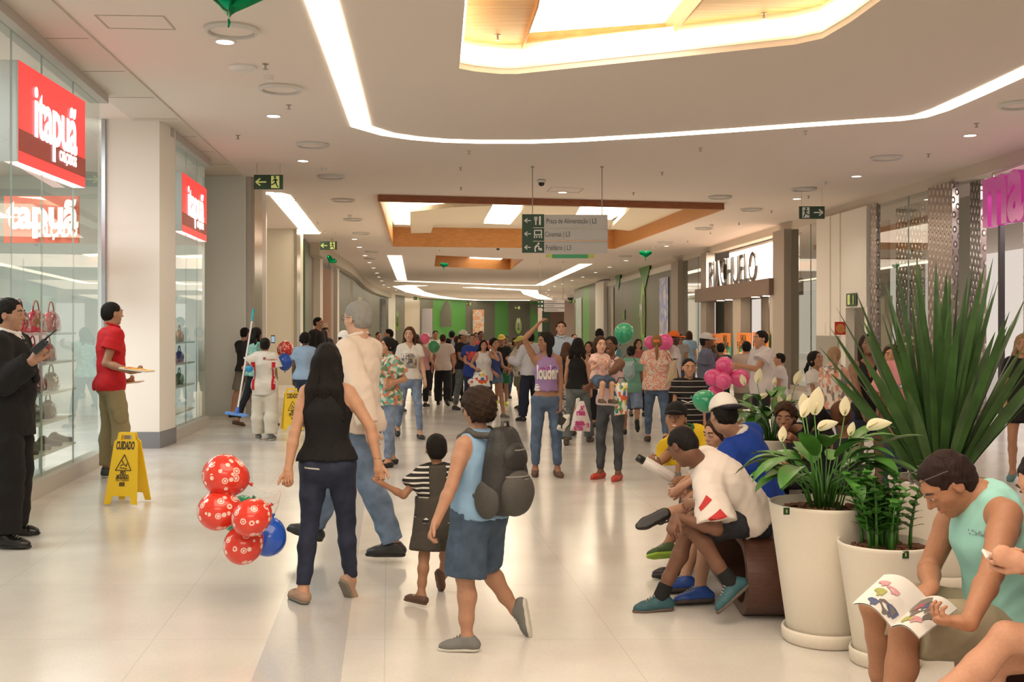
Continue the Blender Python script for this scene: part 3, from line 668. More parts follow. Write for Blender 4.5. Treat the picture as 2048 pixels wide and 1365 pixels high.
def person(J, label, tier=1, skin='tan', fat=1.0, belly=0.0, bust=None, hairs=('short', (0.02, 0.014, 0.01)), hl=0.35, curl=(0.35, 0.35), pn=(None, None), hd=(None, None), thumb=(0.5, 0.5), facek=None, loc=None, group=None, seed=1, nohands=False, root=None):
    """tier 0 near, 1 middle, 2 far. Returns (root, body)"""
    h = (0.0085, 0.012, 0.016)[tier]
    lo = loc if loc is not None else Vector((J['pel'].x, J['pel'].y, 0))
    root = empty('person', lo, label, 'person', group)
    J['s'] = float(J['s'])
    ps = body_prims(J, fat, belly, bust)+head_prims(J)
    fine = []
    for i, n in enumerate('LR'):
        hp = hand_prims(J, n, curl[i], pn=pn[i], hd=hd[i], thumb=thumb[i]); ps += hp
        if not nohands:
            bs = [bbox(x) for x in hp]; lo_ = np.min([b[0] for b in bs], 0)-0.012; hi_ = np.max([b[1] for b in bs], 0)+0.012
            fine.append((lo_, hi_, (0.0036, 0.0048, 0.0065)[tier]))
    hp = head_prims(J); bs = [bbox(x) for x in hp if x['op'] == 'add']; lo_ = np.min([b[0] for b in bs], 0)-0.01; hi_ = np.max([b[1] for b in bs], 0)+0.01
    fine.append((lo_, hi_, (0.0042, 0.0055, 0.0085)[tier]*max(1.0, J['hs']*0.95)))
    # boxes must not overlap each other
    ok = []
    for b in fine:
        if all(((b[0] >= o[1]) | (b[1] <= o[0])).any() for o in ok): ok.append(b)
    body = sdf_obj('body', ps, h, skinm(skin), root, fine=ok)
    if facek is not False: face(J, root, body, **(facek or {}))
    if hairs: hair(J, hairs[0], hairs[1], (0.0065, 0.008, 0.011)[tier], root, seed=seed, length=hl)
    return root, body
def decal_on(target, pts2d, faces, origin, right, up, m, name='print', off=0.004, parent=None, through=0.5):
    """lays flat artwork (x right, y up) onto the surface of a garment, seen from its front"""
    from mathutils.bvhtree import BVHTree
    right = Vector(right).normalized(); up = Vector(up).normalized(); n = right.cross(up).normalized(); me = target.data; wl = wloc(target)
    bv = BVHTree.FromPolygons([v.co+wl for v in me.vertices], [tuple(p.vertices) for p in me.polygons])
    V = []
    for x, y in pts2d:
        q = Vector(origin)+right*x+up*y; hit = bv.ray_cast(q+n*through, -n, through*2)
        V.append(hit[0]+n*off if hit[0] is not None else None)
    faces = [f for f in faces if all(V[i] is not None for i in f)]; keep = sorted({i for f in faces for i in f}); ix = {k: j for j, k in enumerate(keep)}
    return meshobj(name, [V[k] for k in keep] or [Vector(origin)], [tuple(ix[i] for i in f) for f in faces], m, target)
def decal_text(target, txt, origin, right, up, size, m, fit=None, bold=0.0, center=True, name='print'):
    v, f = text_mesh(txt, size, 0, bold); bm = bmesh.new(); vv = [bm.verts.new(p) for p in v]
    for q in f:
        try: bm.faces.new([vv[i] for i in q])
        except ValueError: pass
    for _ in range(3):
        bmesh.ops.triangulate(bm, faces=bm.faces); L = [e for e in bm.edges if e.calc_length() > size*0.12]
        if L: bmesh.ops.subdivide_edges(bm, edges=L, cuts=1)
    bmesh.ops.triangulate(bm, faces=bm.faces); bm.verts.index_update(); v = [tuple(x.co) for x in bm.verts]; f = [tuple(x.index for x in q.verts) for q in bm.faces]; bm.free()
    x0, x1 = min(p[0] for p in v), max(p[0] for p in v); k = fit/(x1-x0) if fit else 1; off = -(x0+x1)/2*k if center else 0
    return decal_on(target, [(p[0]*k+off, p[1]) for p in v], f, origin, right, up, m, name)
def grid2d(w_, h_, n=8, mth=6):
    pts = [((i/n-0.5)*w_, (j/mth-0.5)*h_) for j in range(mth+1) for i in range(n+1)]
    return pts, [(j*(n+1)+i, j*(n+1)+i+1, (j+1)*(n+1)+i+1, (j+1)*(n+1)+i) for j in range(mth) for i in range(n)]
# ================================================================ the hall
ZC = 4.40
WHITE = mat('painted_wall', (0.80, 0.76, 0.69), 0.55, bump=0.05, bscale=6)
CEIL = mat('ceiling_paint', (0.80, 0.705, 0.635), 0.75)
# --- floor: polished pale terrazzo slabs, grey bands
def floor_mat():
    m = bpy.data.materials.new('polished_floor'); t, b = nt(m); N = t.nodes; L = t.links
    def node(k, **kw):
        n = N.new(k)
        for a, v in kw.items(): setattr(n, a, v)
        return n
    def mth(op, a, b_=None):
        n = node('ShaderNodeMath', operation=op)
        for i, v in enumerate((a, b_)):
            if v is None: continue
            if isinstance(v, (int, float)): n.inputs[i].default_value = v
            else: L.new(v, n.inputs[i])
        return n.outputs[0]
    tc = node('ShaderNodeTexCoord'); sp = node('ShaderNodeSeparateXYZ'); L.new(tc.outputs['Object'], sp.inputs[0])
    x, y = sp.outputs['X'], sp.outputs['Y']
    xx = mth('ADD', x, mth('MULTIPLY', y, 0.112))          # across the hall, the hall runs slightly to the left
    def band(v, a, c): return mth('MULTIPLY', mth('GREATER_THAN', v, a), mth('LESS_THAN', v, c))
    fx = mth('FRACT', mth('ADD', mth('DIVIDE', xx, 1.2), 50.02)); fy = mth('FRACT', mth('DIVIDE', mth('ADD', y, 60.3), 1.2))
    jt = mth('ADD', mth('LESS_THAN', fx, 0.006), mth('LESS_THAN', fy, 0.006))
    g = mth('ADD', band(xx, -0.63, -0.22), mth('MULTIPLY', mth('ADD', band(y, 15.6, 16.6), band(y, 24.0, 25.4)), 0.45))
    gc = node('ShaderNodeClamp'); L.new(g, gc.inputs[0])
    n1 = node('ShaderNodeTexNoise'); n1.inputs['Scale'].default_value = 1.6; n1.inputs['Detail'].default_value = 5; L.new(tc.outputs['Object'], n1.inputs[0])
    vo = node('ShaderNodeTexVoronoi'); vo.inputs['Scale'].default_value = 160; L.new(tc.outputs['Object'], vo.inputs[0])
    r = node('ShaderNodeValToRGB'); r.color_ramp.elements[0].color = (0.64, 0.60, 0.55, 1); r.color_ramp.elements[1].color = (0.70, 0.665, 0.61, 1); r.color_ramp.elements[0].position = 0.35; r.color_ramp.elements[1].position = 0.62
    L.new(n1.outputs[0], r.inputs[0])
    m1 = node('ShaderNodeMix', data_type='RGBA'); L.new(gc.outputs[0], m1.inputs[0]); L.new(r.outputs[0], m1.inputs[6]); m1.inputs[7].default_value = (0.50, 0.49, 0.48, 1)
    m2 = node('ShaderNodeMix', data_type='RGBA'); m2.inputs[0].default_value = 0.08; L.new(m1.outputs[2], m2.inputs[6]); L.new(vo.outputs['Color'], m2.inputs[7])
    jc = node('ShaderNodeClamp'); L.new(jt, jc.inputs[0]); m3 = node('ShaderNodeMix', data_type='RGBA'); L.new(mth('MULTIPLY', jc.outputs[0], 0.4), m3.inputs[0]); L.new(m2.outputs[2], m3.inputs[6]); m3.inputs[7].default_value = (0.45, 0.42, 0.37, 1)
    L.new(m3.outputs[2], b.inputs['Base Color'])
    r2 = node('ShaderNodeMapRange'); r2.inputs[3].default_value = 0.14; r2.inputs[4].default_value = 0.24; L.new(n1.outputs[0], r2.inputs[0]); L.new(r2.outputs[0], b.inputs['Roughness'])
    b.inputs['Specular IOR Level'].default_value = 0.42
    return m
mb = MB(); mb.poly([(-16, -9), (18, -9), (18, 135), (-16, 135)], -0.1, 0.0); tag(mb.build('floor', floor_mat(), origin=(0, 0, 0)), kind='structure')

# --- ceiling with its openings
def cpts(L, z=ZC): return [tuple(ce(x, y, z)[:2]) for x, y in L]
A1 = [(934, -60), (918, 137), (950, 143), (1000, 148), (1035, 148), (1340, 116), (1590, 89), (1645, 77), (1700, 45), (1762, 0), (1850, -60)]
A2 = [(758, 390), (1446, 407), (1228, 493), (785, 486)]
A3_ = [(868, 533), (1050, 537), (1024, 540.5), (962, 540), (870, 535)]
hole1 = cpts(A1); hole2 = [ce(758, 390), ce(1446, 407), ce(1228, 490), ce(786, 485)]; hole2 = [(v.x, v.y) for v in hole2]
hole3 = cpts([(872, 511), (1048, 519), (1020, 540), (962, 538), (869, 533)])
outer = [(-16, -9), (18, -9), (18, 135), (-16, 135)]
mb = MB(); mb.poly(outer, ZC, ZC+0.06, holes=[hole1, hole2, hole3]); tag(mb.build('ceiling', CEIL), kind='structure')
def wood(c1, c2, sc=3.0, st=(1, 14, 14), rough=0.45):
    key = ('wood', c1, c2, sc, st)
    if key in _m: return _m[key]
    m = mottle('wood', [c1, c2], sc, rough, 'noise', st); _m[key] = m; return m
WOODC = wood((0.52, 0.27, 0.11), (0.74, 0.46, 0.22), 2.0, (0.6, 9, 9)); WOODR = wood((0.28, 0.10, 0.045), (0.36, 0.14, 0.065), 3.0, (1, 8, 8)); WOODO = wood((0.50, 0.22, 0.075), (0.62, 0.30, 0.11), 3.0, (1, 8, 8))
STRIP = emissive((1.0, 0.86, 0.62), 6.0); STRIPF = emissive((1.0, 0.87, 0.66), 2.6); COVE = emissive((1.0, 0.80, 0.50), 4.2); HOT = emissive((1.0, 0.88, 0.66), 6.0)
def walls_of(loop, z0, z1, th=0.02, closed=True):
    mb = MB(); n = len(loop)
    for i in range(n if closed else n-1): mb.obox(loop[i], loop[(i+1) % n], z0, z1, th)
    return mb
# first coffer: glowing upstand, wooden lid with a white light well
walls_of(hole1, ZC+0.06, 4.72).build('trim_1', mat('cove_white', (0.9, 0.84, 0.72), 0.7)); tag(bpy.data.objects['trim_1'], kind='structure')
def offs(loop, d):
    c = Vector((sum(p[0] for p in loop)/len(loop), sum(p[1] for p in loop)/len(loop)))
    return [tuple(Vector(p)+(c-Vector(p)).normalized()*d) for p in loop]
t = empty('ceiling_coffer', (1.5, 11, 4.72), 'wooden ceiling coffer with glowing rim and white light well in the near ceiling', 'ceiling coffer')
B1 = [(1086, -60), (1075, 0), (1042, 96), (1330, 76), (1400, -8), (1440, -60)]
z2 = 4.72
hb = [tuple(ce(x, y, z2)[:2]) for x, y in B1]
H1 = offs(hole1, -0.12); mb = MB()
for part in (H1[0:5]+[hb[2], hb[1], hb[0]], [H1[4], H1[5], hb[3], hb[2]], H1[5:11]+[hb[5], hb[4], hb[3]], [H1[0], hb[0], hb[5], H1[10]]): mb.poly(part, z2, z2+0.04)
mb.build('wooden_lid', WOODC, t)
walls_of(hb, z2-0.07, z2+0.16).build('fascia', WOODO, t)
mb = MB(); mb.poly(offs(hb, -0.05), z2+0.16, z2+0.18); mb.build('glow_panel', emissive((1.0, 0.90, 0.70), 3.6), t)
mb = MB()
for i in range(len(hole1)): mb.obox(offs(hole1, 0.03)[i], offs(hole1, 0.03)[(i+1) % len(hole1)], ZC+0.10, ZC+0.26, 0.02)
mb.build('cove_glow', emissive((1.0, 0.80, 0.48), 6.5), t)  # glowing band carries the cove-lit brightness of the upstand walls
# second coffer: wooden ring with folded white panels inside
t = empty('ceiling_coffer', (0.8, 29, 4.3), 'rectangular wooden ceiling coffer framing folded white panels beyond the hanging sign', 'ceiling coffer')
walls_of(hole2, 4.26, ZC+0.5, 0.06).build('ring', WOODO, t)
mb = MB(); p, q = hole2[0], hole2[1]; mb.obox(p, q, 4.255, 4.41, 0.09, -0.5); mb.build('front_board', WOODR, t)
mb = MB(); mb.poly(offs(hole2, -0.1), 4.90, 4.94); mb.build('lid', mat('coffer_white', (0.80, 0.74, 0.62), 0.7), t)
def cslab(px, z0, z1, m, name, parent, zz=None):
    mb = MB(); mb.poly([tuple(ce(x, y, zz or z0)[:2]) for x, y in px], z0, z1); return mb.build(name, m, parent)
PANW = mat('coffer_panel', (0.74, 0.66, 0.52), 0.7)
cslab([(820, 424), (905, 415), (985, 412), (966, 445), (868, 447), (862, 466), (822, 467)], 4.62, 4.74, PANW, 'folded_panel', t)
cslab([(1052, 412), (1160, 414), (1140, 452), (1020, 450)], 4.62, 4.74, PANW, 'folded_panel', t)
cslab([(1262, 416), (1400, 420), (1260, 462), (1220, 458)], 4.62, 4.74, PANW, 'folded_panel', t)
cslab([(778, 404), (906, 406), (905, 415), (820, 424), (820, 450), (788, 449)], 4.80, 4.82, HOT, 'glow_panel', t)  # these three: cove-lit ceiling patches, their brightness put into emission
cslab([(985, 409), (1050, 410), (1018, 449), (968, 447)], 4.80, 4.82, HOT, 'glow_panel', t)
cslab([(1162, 413), (1262, 416), (1222, 440), (1142, 430)], 4.80, 4.82, HOT, 'glow_panel', t)
# third coffer
STRIPF = emissive((1.0, 0.87, 0.66), 2.6)
t = empty('ceiling_coffer', tuple(ce(950, 525)), 'small far wooden ceiling coffer with a bright light well', 'ceiling coffer')
walls_of(hole3, ZC, ZC+0.6).build('rim', WOODO, t)
z3 = 4.9; mb = MB(); mb.poly(offs(hole3, -0.3), z3, z3+0.04); mb.build('wooden_lid', WOODC, t)
cslab([(942, 512), (1008, 515), (990, 530), (934, 527)], 4.86, 4.89, STRIPF, 'glow_panel', t)
# --- strips of light in the ceiling
def strip(px, wd, label, z=ZC, m=STRIP):
    pts = [Vector(ce(x, y, z)) for x, y in px]; mb = MB(); L, R_ = [], []
    for i, p in enumerate(pts):
        d = (pts[min(i+1, len(pts)-1)]-pts[max(i-1, 0)]).normalized(); n = Vector((-d.y, d.x, 0))
        w_ = wd[i] if isinstance(wd, (list, tuple)) else wd
        L.append(p+n*w_/2); R_.append(p-n*w_/2)
    k = len(pts); vs = [Vector((v.x, v.y, z-0.012)) for v in L+R_]+[Vector((v.x, v.y, z+0.002)) for v in L+R_]
    fs = []
    for i in range(k-1): fs += [(i, i+1, k+i+1, k+i), (2*k+i, 3*k+i, 3*k+i+1, 2*k+i+1), (i, 2*k+i, 2*k+i+1, i+1), (k+i, k+i+1, 3*k+i+1, 3*k+i)]
    fs += [(0, k, 3*k, 2*k), (k-1, 3*k-1, 4*k-1, 2*k-1)]
    mb.add(vs, fs); m = STRIPF if pts[0].y > 40 else m; return tag(mb.build('ceiling_light_strip', m), label, 'ceiling light', 'light strips in the ceiling')
strip([(622, -60), (643, 0), (672, 90), (703, 190), (722, 252), (775, 268), (830, 276), (890, 281), (960, 283), (1060, 283), (1150, 280), (1300, 271), (1450, 261), (1600, 250), (1750, 240), (1800, 237), (1840, 232), (1880, 219), (1950, 188), (2060, 137), (2200, 70)],
      [0.28]*5+[0.24]*16, 'long warm light strip looping round the near ceiling')
strip([(420, 385.5), (548, 386.5)], 0.35, 'short light strip across the ceiling above the wide white pillar')
strip([(548, 386), (560, 390), (622, 466)], [0.30, 0.42, 0.5], 'slanting light strip in the ceiling left of the wooden coffer')
strip([(596, 465.5), (640, 466.5)], 0.5, 'short light strip at the far end of the slanting one')
strip([(789, 511), (804, 560)], 0.55, 'broad light strip left of the small far coffer')
strip([(798, 562), (900, 566), (1000, 570), (1078, 571)], 0.9, 'thin light strip running behind the small far coffer')
strip([(1078, 571), (1172, 528)], 0.55, 'slanting light strip right of the small far coffer')
strip([(835, 571), (808, 573), (830, 584), (862, 592), (905, 598), (960, 601), (1060, 601)], 1.5, 'curved light strip over the far crowd')
strip([(940, 575), (1000, 578), (1058, 581), (1062, 588), (1092, 599)], 1.3, 'bent light strip near the far hanging sign')
strip([(970, 605.5), (1075, 604.5)], 2.0, 'farthest light strip before the green end wall')
# --- downlights
RIM = mat('white_metal', (0.75, 0.72, 0.68), 0.4); LAMP = emissive((1.0, 0.90, 0.76), 16.0)
DL = [(450, 82), (547, 231), (606, 321), (1940, 270), (1713, 352), (1594, 397), (1125, 384), (709, 478), (719, 494), (730, 511), (739, 525), (747, 536), (754, 546), (758, 554), (763, 562), (767, 570), (777, 575), (792, 580), (811, 585), (836, 590), (862, 594), (893, 598), (926, 602), (961, 606), (1037, 612), (1333, 492), (1252, 521), (1219, 534), (1191, 545), (1166, 554), (1144, 561), (1125, 568), (1109, 573), (1097, 580), (1093, 585), (1096, 590), (1104, 594), (1118, 599), (1136, 602)]
LBL = 'round recessed downlight in the white ceiling'
def dl_label(x, y):
    if y < 130: return 'nearest round downlight, close below the green balloon at the ceiling' if x < 1000 else 'round downlight near the ceiling edge above the pink sign'
    return None
first = None
near_names = {(450, 82): 'large near downlight just below the green heart balloon', (547, 231): 'downlight left of the long light strip, second from the near balloon', (606, 321): 'downlight in the ceiling between two ring diffusers before the left exit sign',
              (1940, 270): 'downlight in the ceiling nearest the pink letter sign', (1713, 352): 'downlight above the white pillar on the right, between two ring diffusers', (1594, 397): 'downlight just above the green exit sign on the right', (1125, 384): 'downlight in a square hatch above the hanging sign'}
ORD = ['first', 'second', 'third', 'fourth', 'fifth', 'sixth', 'seventh', 'eighth', 'ninth', 'tenth', 'eleventh', 'twelfth', 'thirteenth', 'fourteenth', 'fifteenth', 'sixteenth', 'seventeenth', 'eighteenth', 'nineteenth', 'twentieth', 'twenty-first', 'twenty-second', 'twenty-third', 'twenty-fourth', 'twenty-fifth', 'twenty-sixth']
cnt_ = [0, 0]
for i, (x, y) in enumerate(DL):
    p = ce(x, y)
    if (x, y) not in near_names: cnt_[x > 1000] += 1; near_lb = '%s small round downlight of the %s row, counted away from us' % (ORD[cnt_[x > 1000]-1], 'left' if x < 1000 else 'right')
    o = empty('ceiling_downlight', p, near_names.get((x, y)) or near_lb, 'ceiling light')
    if (x, y) not in near_names: o['group'] = 'left row of far downlights' if x < 1000 else 'right row of far downlights'
    if first is None or True:
        r = 0.085
        mb = MB(); mb.lathe(p, [(r*1.25, 0), (r*1.25, -0.012), (r, -0.014), (r, 0.0)], 20); mb.build('rim', RIM, o)
        mb = MB(); mb.lathe(p, [(r*0.99, -0.006), (0.0001, -0.008)], 20); mb.build('lamp', LAMP, o)
    if p.y < 60:
        l = bpy.data.lights.new('downlight_beam', 'SPOT'); l.energy = 62 if p.y < 30 else 60; l.color = NEUT; l.spot_size = 2.3; l.spot_blend = 0.8; l.shadow_soft_size = 0.08
        lo = bpy.data.objects.new('downlight_beam', l); lo.location = (0, 0, -0.03); lo.parent = o; COL.objects.link(lo)
# --- ring diffusers
GREY = mat('diffuser_white', (0.62, 0.60, 0.56), 0.6)
RD = [(463, 57, .25), (562, 175, .25), (625, 288, .25), (662, 352, .25), (686, 399, .25), (706, 438, .25), (722, 466, .25), (744, 503, .25), (1773, 314, .25), (1608, 377, .25), (1440, 393, .25), (1502, 418, .25), (1408, 456, .25), (1330, 484, .25), (2040, 207, .25), (740, 517, .25), (1250, 512, .25)]
for i, (x, y, r) in enumerate(RD):
    p = ce(x, y); mb = MB(); o = empty('ceiling_diffuser', p, ('round white air diffuser ring in the ceiling, number of rings from the near left: ' if False else 'round white air diffuser in the ceiling ')+['close to the near green balloon', 'between two downlights near the long light strip', 'just left of the long light strip corner', 'right of the left exit sign, the larger', 'above the corner of the wooden coffer', 'left of the wooden coffer, beside a detector', 'left of the wooden coffer, lower one', 'over the far left downlight row', 'above the white pillar on the right', 'above the right exit sign', 'beside the right corner of the wooden coffer', 'between the coffer and the right exit sign', 'above the dark shop lettering', 'above the far green heart balloon', 'at the right edge near the light strip', 'beside the left row of far downlights', 'beside the right row of far downlights'][i], 'air diffuser')
    mb.lathe(p, [(r, 0), (r*1.02, -0.02), (r*0.96, -0.045), (r*0.86, -0.045), (r*0.84, -0.01)], 28); mb.build('ring', GREY, o)
    mb = MB(); mb.lathe(p, [(r*0.80, -0.003), (r*0.80, -0.02), (0.0001, -0.022)], 28); mb.build('disc', CEIL, o)
# --- sprinklers, detectors, cameras
SPR = [(531, 128), (578, 210), (476, 271), (938, 302), (921, 335), (922, 375), (1324, 345), (1401, 296), (1611, 262), (1857, 308), (1953, 247), (1267, 385), (590, 397), (616, 424), (635, 445), (1478, 446), (1421, 465), (1543, 422), (1375, 482), (650, 462), (995, 70), (1528, 27), (664, 478), (1617, 392), (879, 500), (1190, 468)]
o0 = None
SPL = ['above the nearest ring diffuser', 'between the two nearest left downlights', 'above the left exit sign', 'below the strip middle, upper one', 'under the middle of the light strip, lower one', 'just over the wooden coffer left part', 'over the wooden coffer right of the sign rod', 'under the light strip right of centre', 'under the light strip by the right bend', 'between the right ring diffuser and fascia', 'nearest the right bend of the strip', 'over the right part of the wooden coffer', 'beside the slanting strip, first', 'beside the slanting strip, second', 'beside the slanting strip, third', 'right of the wooden coffer, upper', 'right of the wooden coffer, lower', 'left of the right exit sign', 'just right of the wooden coffer corner', 'beside the slanting strip, last', '', '', 'above the second exit sign on the left', 'above the right exit sign', 'right before the small far coffer', 'right of the hanging sign']
for i, (x, y) in enumerate(SPR):
    z = 4.72 if (x, y) in ((995, 70), (1528, 27)) else ZC; p = ce(x, y, z)
    if i == 0:
        mb = MB(); mb.lathe(p, [(0.035, 0), (0.035, -0.006), (0.012, -0.01), (0.012, -0.045), (0.02, -0.05), (0.028, -0.052), (0.028, -0.056), (0.0001, -0.058)], 12)
        o0 = mb.build('sprinkler_head', mat('chrome_dull', (0.45, 0.42, 0.38), 0.35, 0.7), origin=p); o = o0
    else: o = o0.copy(); COL.objects.link(o); o.location = p
    tag(o, 'small metal sprinkler head in the ceiling '+SPL[i], 'sprinkler', 'ceiling sprinklers')
    if z > 4.5: o['label'] = 'sprinkler head on the wooden coffer lid, '+('left' if x < 1200 else 'right')+' of the light well'; o['group'] = 'coffer sprinklers'
for i, (x, y) in enumerate([(538, 152), (648, 337), (1649, 364), (700, 430), (1423, 449), (485, 133), (1306, 494)]):
    p = ce(x, y); mb = MB(); r = 0.055 if i != 5 else 0.11
    if i == 5: mb.lathe(p, [(0.15, 0), (0.15, -0.02), (0.10, -0.05), (0.0001, -0.055)], 20)
    else: mb.lathe(p, [(r, 0), (r, -0.03), (r*0.8, -0.035), (r*0.8, -0.055), (r*0.6, -0.065), (0.0001, -0.066)], 18)
    tag(mb.build('smoke_detector', RIM, origin=p), ['small white smoke detector above the nearest large ring diffuser', 'smoke detector above the second ring diffuser from the left exit sign', 'smoke detector near the downlight above the right exit sign', 'smoke detector left of the wooden coffer', 'smoke detector right of the wooden coffer', 'rounded white ceiling sensor right of the near downlight', 'far smoke detector above the dark shop lettering'][i], 'smoke detector')
for i, (x, y) in enumerate([(1083, 360), (996, 494), (1141, 590)]):
    p = ce(x, y); o = empty('dome_camera', p, ['dark dome camera in the ceiling above the hanging sign', 'dark dome camera between the wooden coffer and the small far coffer', 'large far dome mirror on the ceiling by the right wall'][i], 'security camera')
    k = 1 if i < 2 else 4.5; p = p-Vector((0, 0, 0.01*k))
    mb = MB(); mb.lathe(p, [(0.085*k, 0), (0.085*k, -0.04*k), (0.06*k, -0.045*k)], 20); mb.build('housing', RIM, o)
    mb = MB(); mb.lathe(p, [(0.062*k, -0.04*k), (0.055*k, -0.08*k), (0.035*k, -0.105*k), (0.0001, -0.112*k)], 20); mb.build('dome', mat('smoked_dome', (0.02, 0.02, 0.02), 0.1), o, smooth=True)
# access hatches
for pts, lb in (([(190, 30), (217, 56), (350, 59), (327, 32)], 'faint square access hatch in the near left ceiling'), ([(1104, 374), (1168, 377), (1157, 386), (1094, 383)], 'square ceiling hatch outline above the hanging sign')):
    q = [ce(x, y) for x, y in pts]; mb = MB()
    for i in range(4): mb.obox(q[i], q[(i+1) % 4], ZC-0.004, ZC+0.01, 0.02)
    tag(mb.build('ceiling_hatch', mat('joint', (0.5, 0.44, 0.38), 0.8)), lb, 'hatch')

# ---------------------------------------------------------------- left side
def XL(Y): return -3.42-0.112*Y
SHADE = mat('fascia_grey', (0.50, 0.46, 0.42), 0.6); TILE = mat('soffit_tile', (0.66, 0.60, 0.52), 0.6)
# tiled soffit band along the left shop fronts
edge = [Vector((-3.01-0.0946*Y, Y)) for Y in (-4, 21.2)]
mb = MB(); mb.poly([(XL(-4)+0.0, -4), (edge[0].x, -4), (edge[1].x, 21.2), (XL(21.2), 21.2)], ZC-0.02, ZC+0.01)
tag(mb.build('trim_2', TILE), kind='structure')
mb = MB()
for k in range(18):
    Y = -3+k*1.35
    if Y < 21: mb.obox((XL(Y)+0.05, Y), (-3.05-0.0946*Y, Y), ZC-0.024, ZC-0.015, 0.012)
tag(mb.build('trim_3', mat('joint2', (0.42, 0.38, 0.32), 0.8)), kind='structure')
GL = glassm('shop_glass', (0.90, 0.95, 0.93), 0.03)
WIN = []
def front(n, p, q, sill_h, top, sill_m, mull=(), glass=True):
    """glazed shop front from p to q (2D)"""
    mb = MB(); mb.obox(p, q, 0, sill_h, 0.16); s_ = tag(mb.build('trim_%d' % (10+n), sill_m), kind='structure')
    mb = MB(); mb.obox(p, q, top, ZC, 0.22); tag(mb.build('trim_%d' % (30+n), SHADE), kind='structure')
    o = empty('window_%d' % n, ((p[0]+q[0])/2, (p[1]+q[1])/2, sill_h)); o['kind'] = 'structure'
    mb = MB(); mb.obox(p, q, sill_h, top, 0.012); mb.build('pane', GL, o)
    P0, Q0 = Vector(p), Vector(q); L = (Q0-P0).length; mb = MB()
    for k in mull:
        c = lerp(P0, Q0, k); d = (Q0-P0).normalized()*0.003; mb.obox(c-d, c+d, sill_h, top, 0.016)
    if mull: mb.build('joint_lines', mat('glass_edge_l', (0.38, 0.46, 0.44), 0.3), o)
SILL = mat('stone_sill', (0.52, 0.49, 0.44), 0.4); BASEG = mat('grey_base', (0.20, 0.20, 0.215), 0.45)
g1a, g1b = fl(-60, 1058), fl(198, 928); g2a, g2b = fl(327, 890), fl(409, 852)
g1a = Vector((g1b.x+0.131*11.5, g1b.y-11.5, 0))
front(1, (g1a.x, g1a.y), (g1b.x, g1b.y), 0.16, 4.28, SILL, [0.40, 0.52, 0.62, 0.72, 0.80, 0.9])
front(2, (g2a.x, g2a.y), (g2b.x, g2b.y), 0.16, 4.26, SILL, [0.25, 0.5, 0.78])
# pillar between the two shop fronts
PX0, PX1, PY = P(203, 0, 14.7).x, P(319, 0, 14.7).x, 14.7
mb = MB(); mb.box(((PX0+PX1)/2, PY+0.35, ZC/2), (PX1-PX0, 0.7, ZC)); tag(mb.build('pillar', WHITE), kind='structure')
mb = MB(); mb.box(((PX0+PX1)/2, PY+0.35, 0.11), (PX1-PX0+0.02, 0.72, 0.22)); tag(mb.build('baseboard_pillar', BASEG), kind='structure')
mb = MB(); mb.box((PX0+0.04, PY-0.02, ZC/2), (0.05, 0.05, ZC)); tag(mb.build('trim_4', mat('steel_edge', (0.42, 0.46, 0.50), 0.3, 0.6)), kind='structure')
# wide white pillar with the extinguisher sign
qy = 20.4; a = P(409, 0, qy).x; b = P(503, 0, qy).x
mb = MB(); mb.box(((a+b)/2-0.5, qy+0.6, ZC/2), (b-a+1.0, 1.2, ZC)); tag(mb.build('pillar', mat('panel_white', (0.72, 0.68, 0.63), 0.22)), kind='structure')
mb = MB(); mb.box((b+0.03, qy+0.3, ZC/2), (0.06, 0.62, ZC)); tag(mb.build('trim_5', mat('bright_steel', (0.55, 0.52, 0.46), 0.18, 0.85)), kind='structure')
mb = MB(); mb.obox((g2b.x, g2b.y), (P(410, 0, qy).x, qy), 0, ZC, 0.1, 1); tag(mb.build('wall_left', WHITE), kind='structure')
# back wall of the bay, third pillar
mb = MB(); mb.obox((-8.5, 26.5), (P(532, 0, 26.5).x, 26.5), 0, ZC, 0.2); tag(mb.build('wall_bay', mat('cream_wall', (0.66, 0.60, 0.48), 0.4)), kind='structure')
qy = 31.0; a = P(520, 0, qy).x; b = P(590, 0, qy).x
mb = MB(); mb.box(((a+b)/2, qy+0.6, ZC/2), (b-a, 1.2, ZC)); tag(mb.build('pillar', mat('panel_white2', (0.72, 0.66, 0.55), 0.35)), kind='structure')
mb = MB(); mb.box((b+0.03, qy+0.2, ZC/2), (0.07, 0.5, ZC)); tag(mb.build('trim_6', mat('bright_steel', (0.55, 0.52, 0.46), 0.18, 0.85)), kind='structure')
# green hoardings
def hoard(c1=(0.055, 0.085, 0.05), c2=(0.10, 0.26, 0.045), c3=(0.12, 0.105, 0.075), sc=0.35):
    key = ('hoard', c1, c2, c3)
    if key in _m: return _m[key]
    m = bpy.data.materials.new('printed_hoarding'); t, b = nt(m); b.inputs['Roughness'].default_value = 0.45
    tc = t.nodes.new('ShaderNodeTexCoord'); mp = t.nodes.new('ShaderNodeMapping'); mp.inputs['Rotation'].default_value = (0, 0.5, 0.2); v = t.nodes.new('ShaderNodeTexVoronoi'); v.inputs['Scale'].default_value = sc
    t.links.new(tc.outputs['Object'], mp.inputs[0]); t.links.new(mp.outputs[0], v.inputs[0]); sp = t.nodes.new('ShaderNodeSeparateColor'); t.links.new(v.outputs['Color'], sp.inputs[0])
    r = t.nodes.new('ShaderNodeValToRGB'); r.color_ramp.interpolation = 'CONSTANT'; e = r.color_ramp.elements; e[0].color = c3+(1,); e[1].position = 0.45; e[1].color = c1+(1,); x = e.new(0.72); x.color = c2+(1,)
    t.links.new(sp.outputs[0], r.inputs[0]); t.links.new(r.outputs[0], b.inputs['Base Color']); _m[key] = m; return m
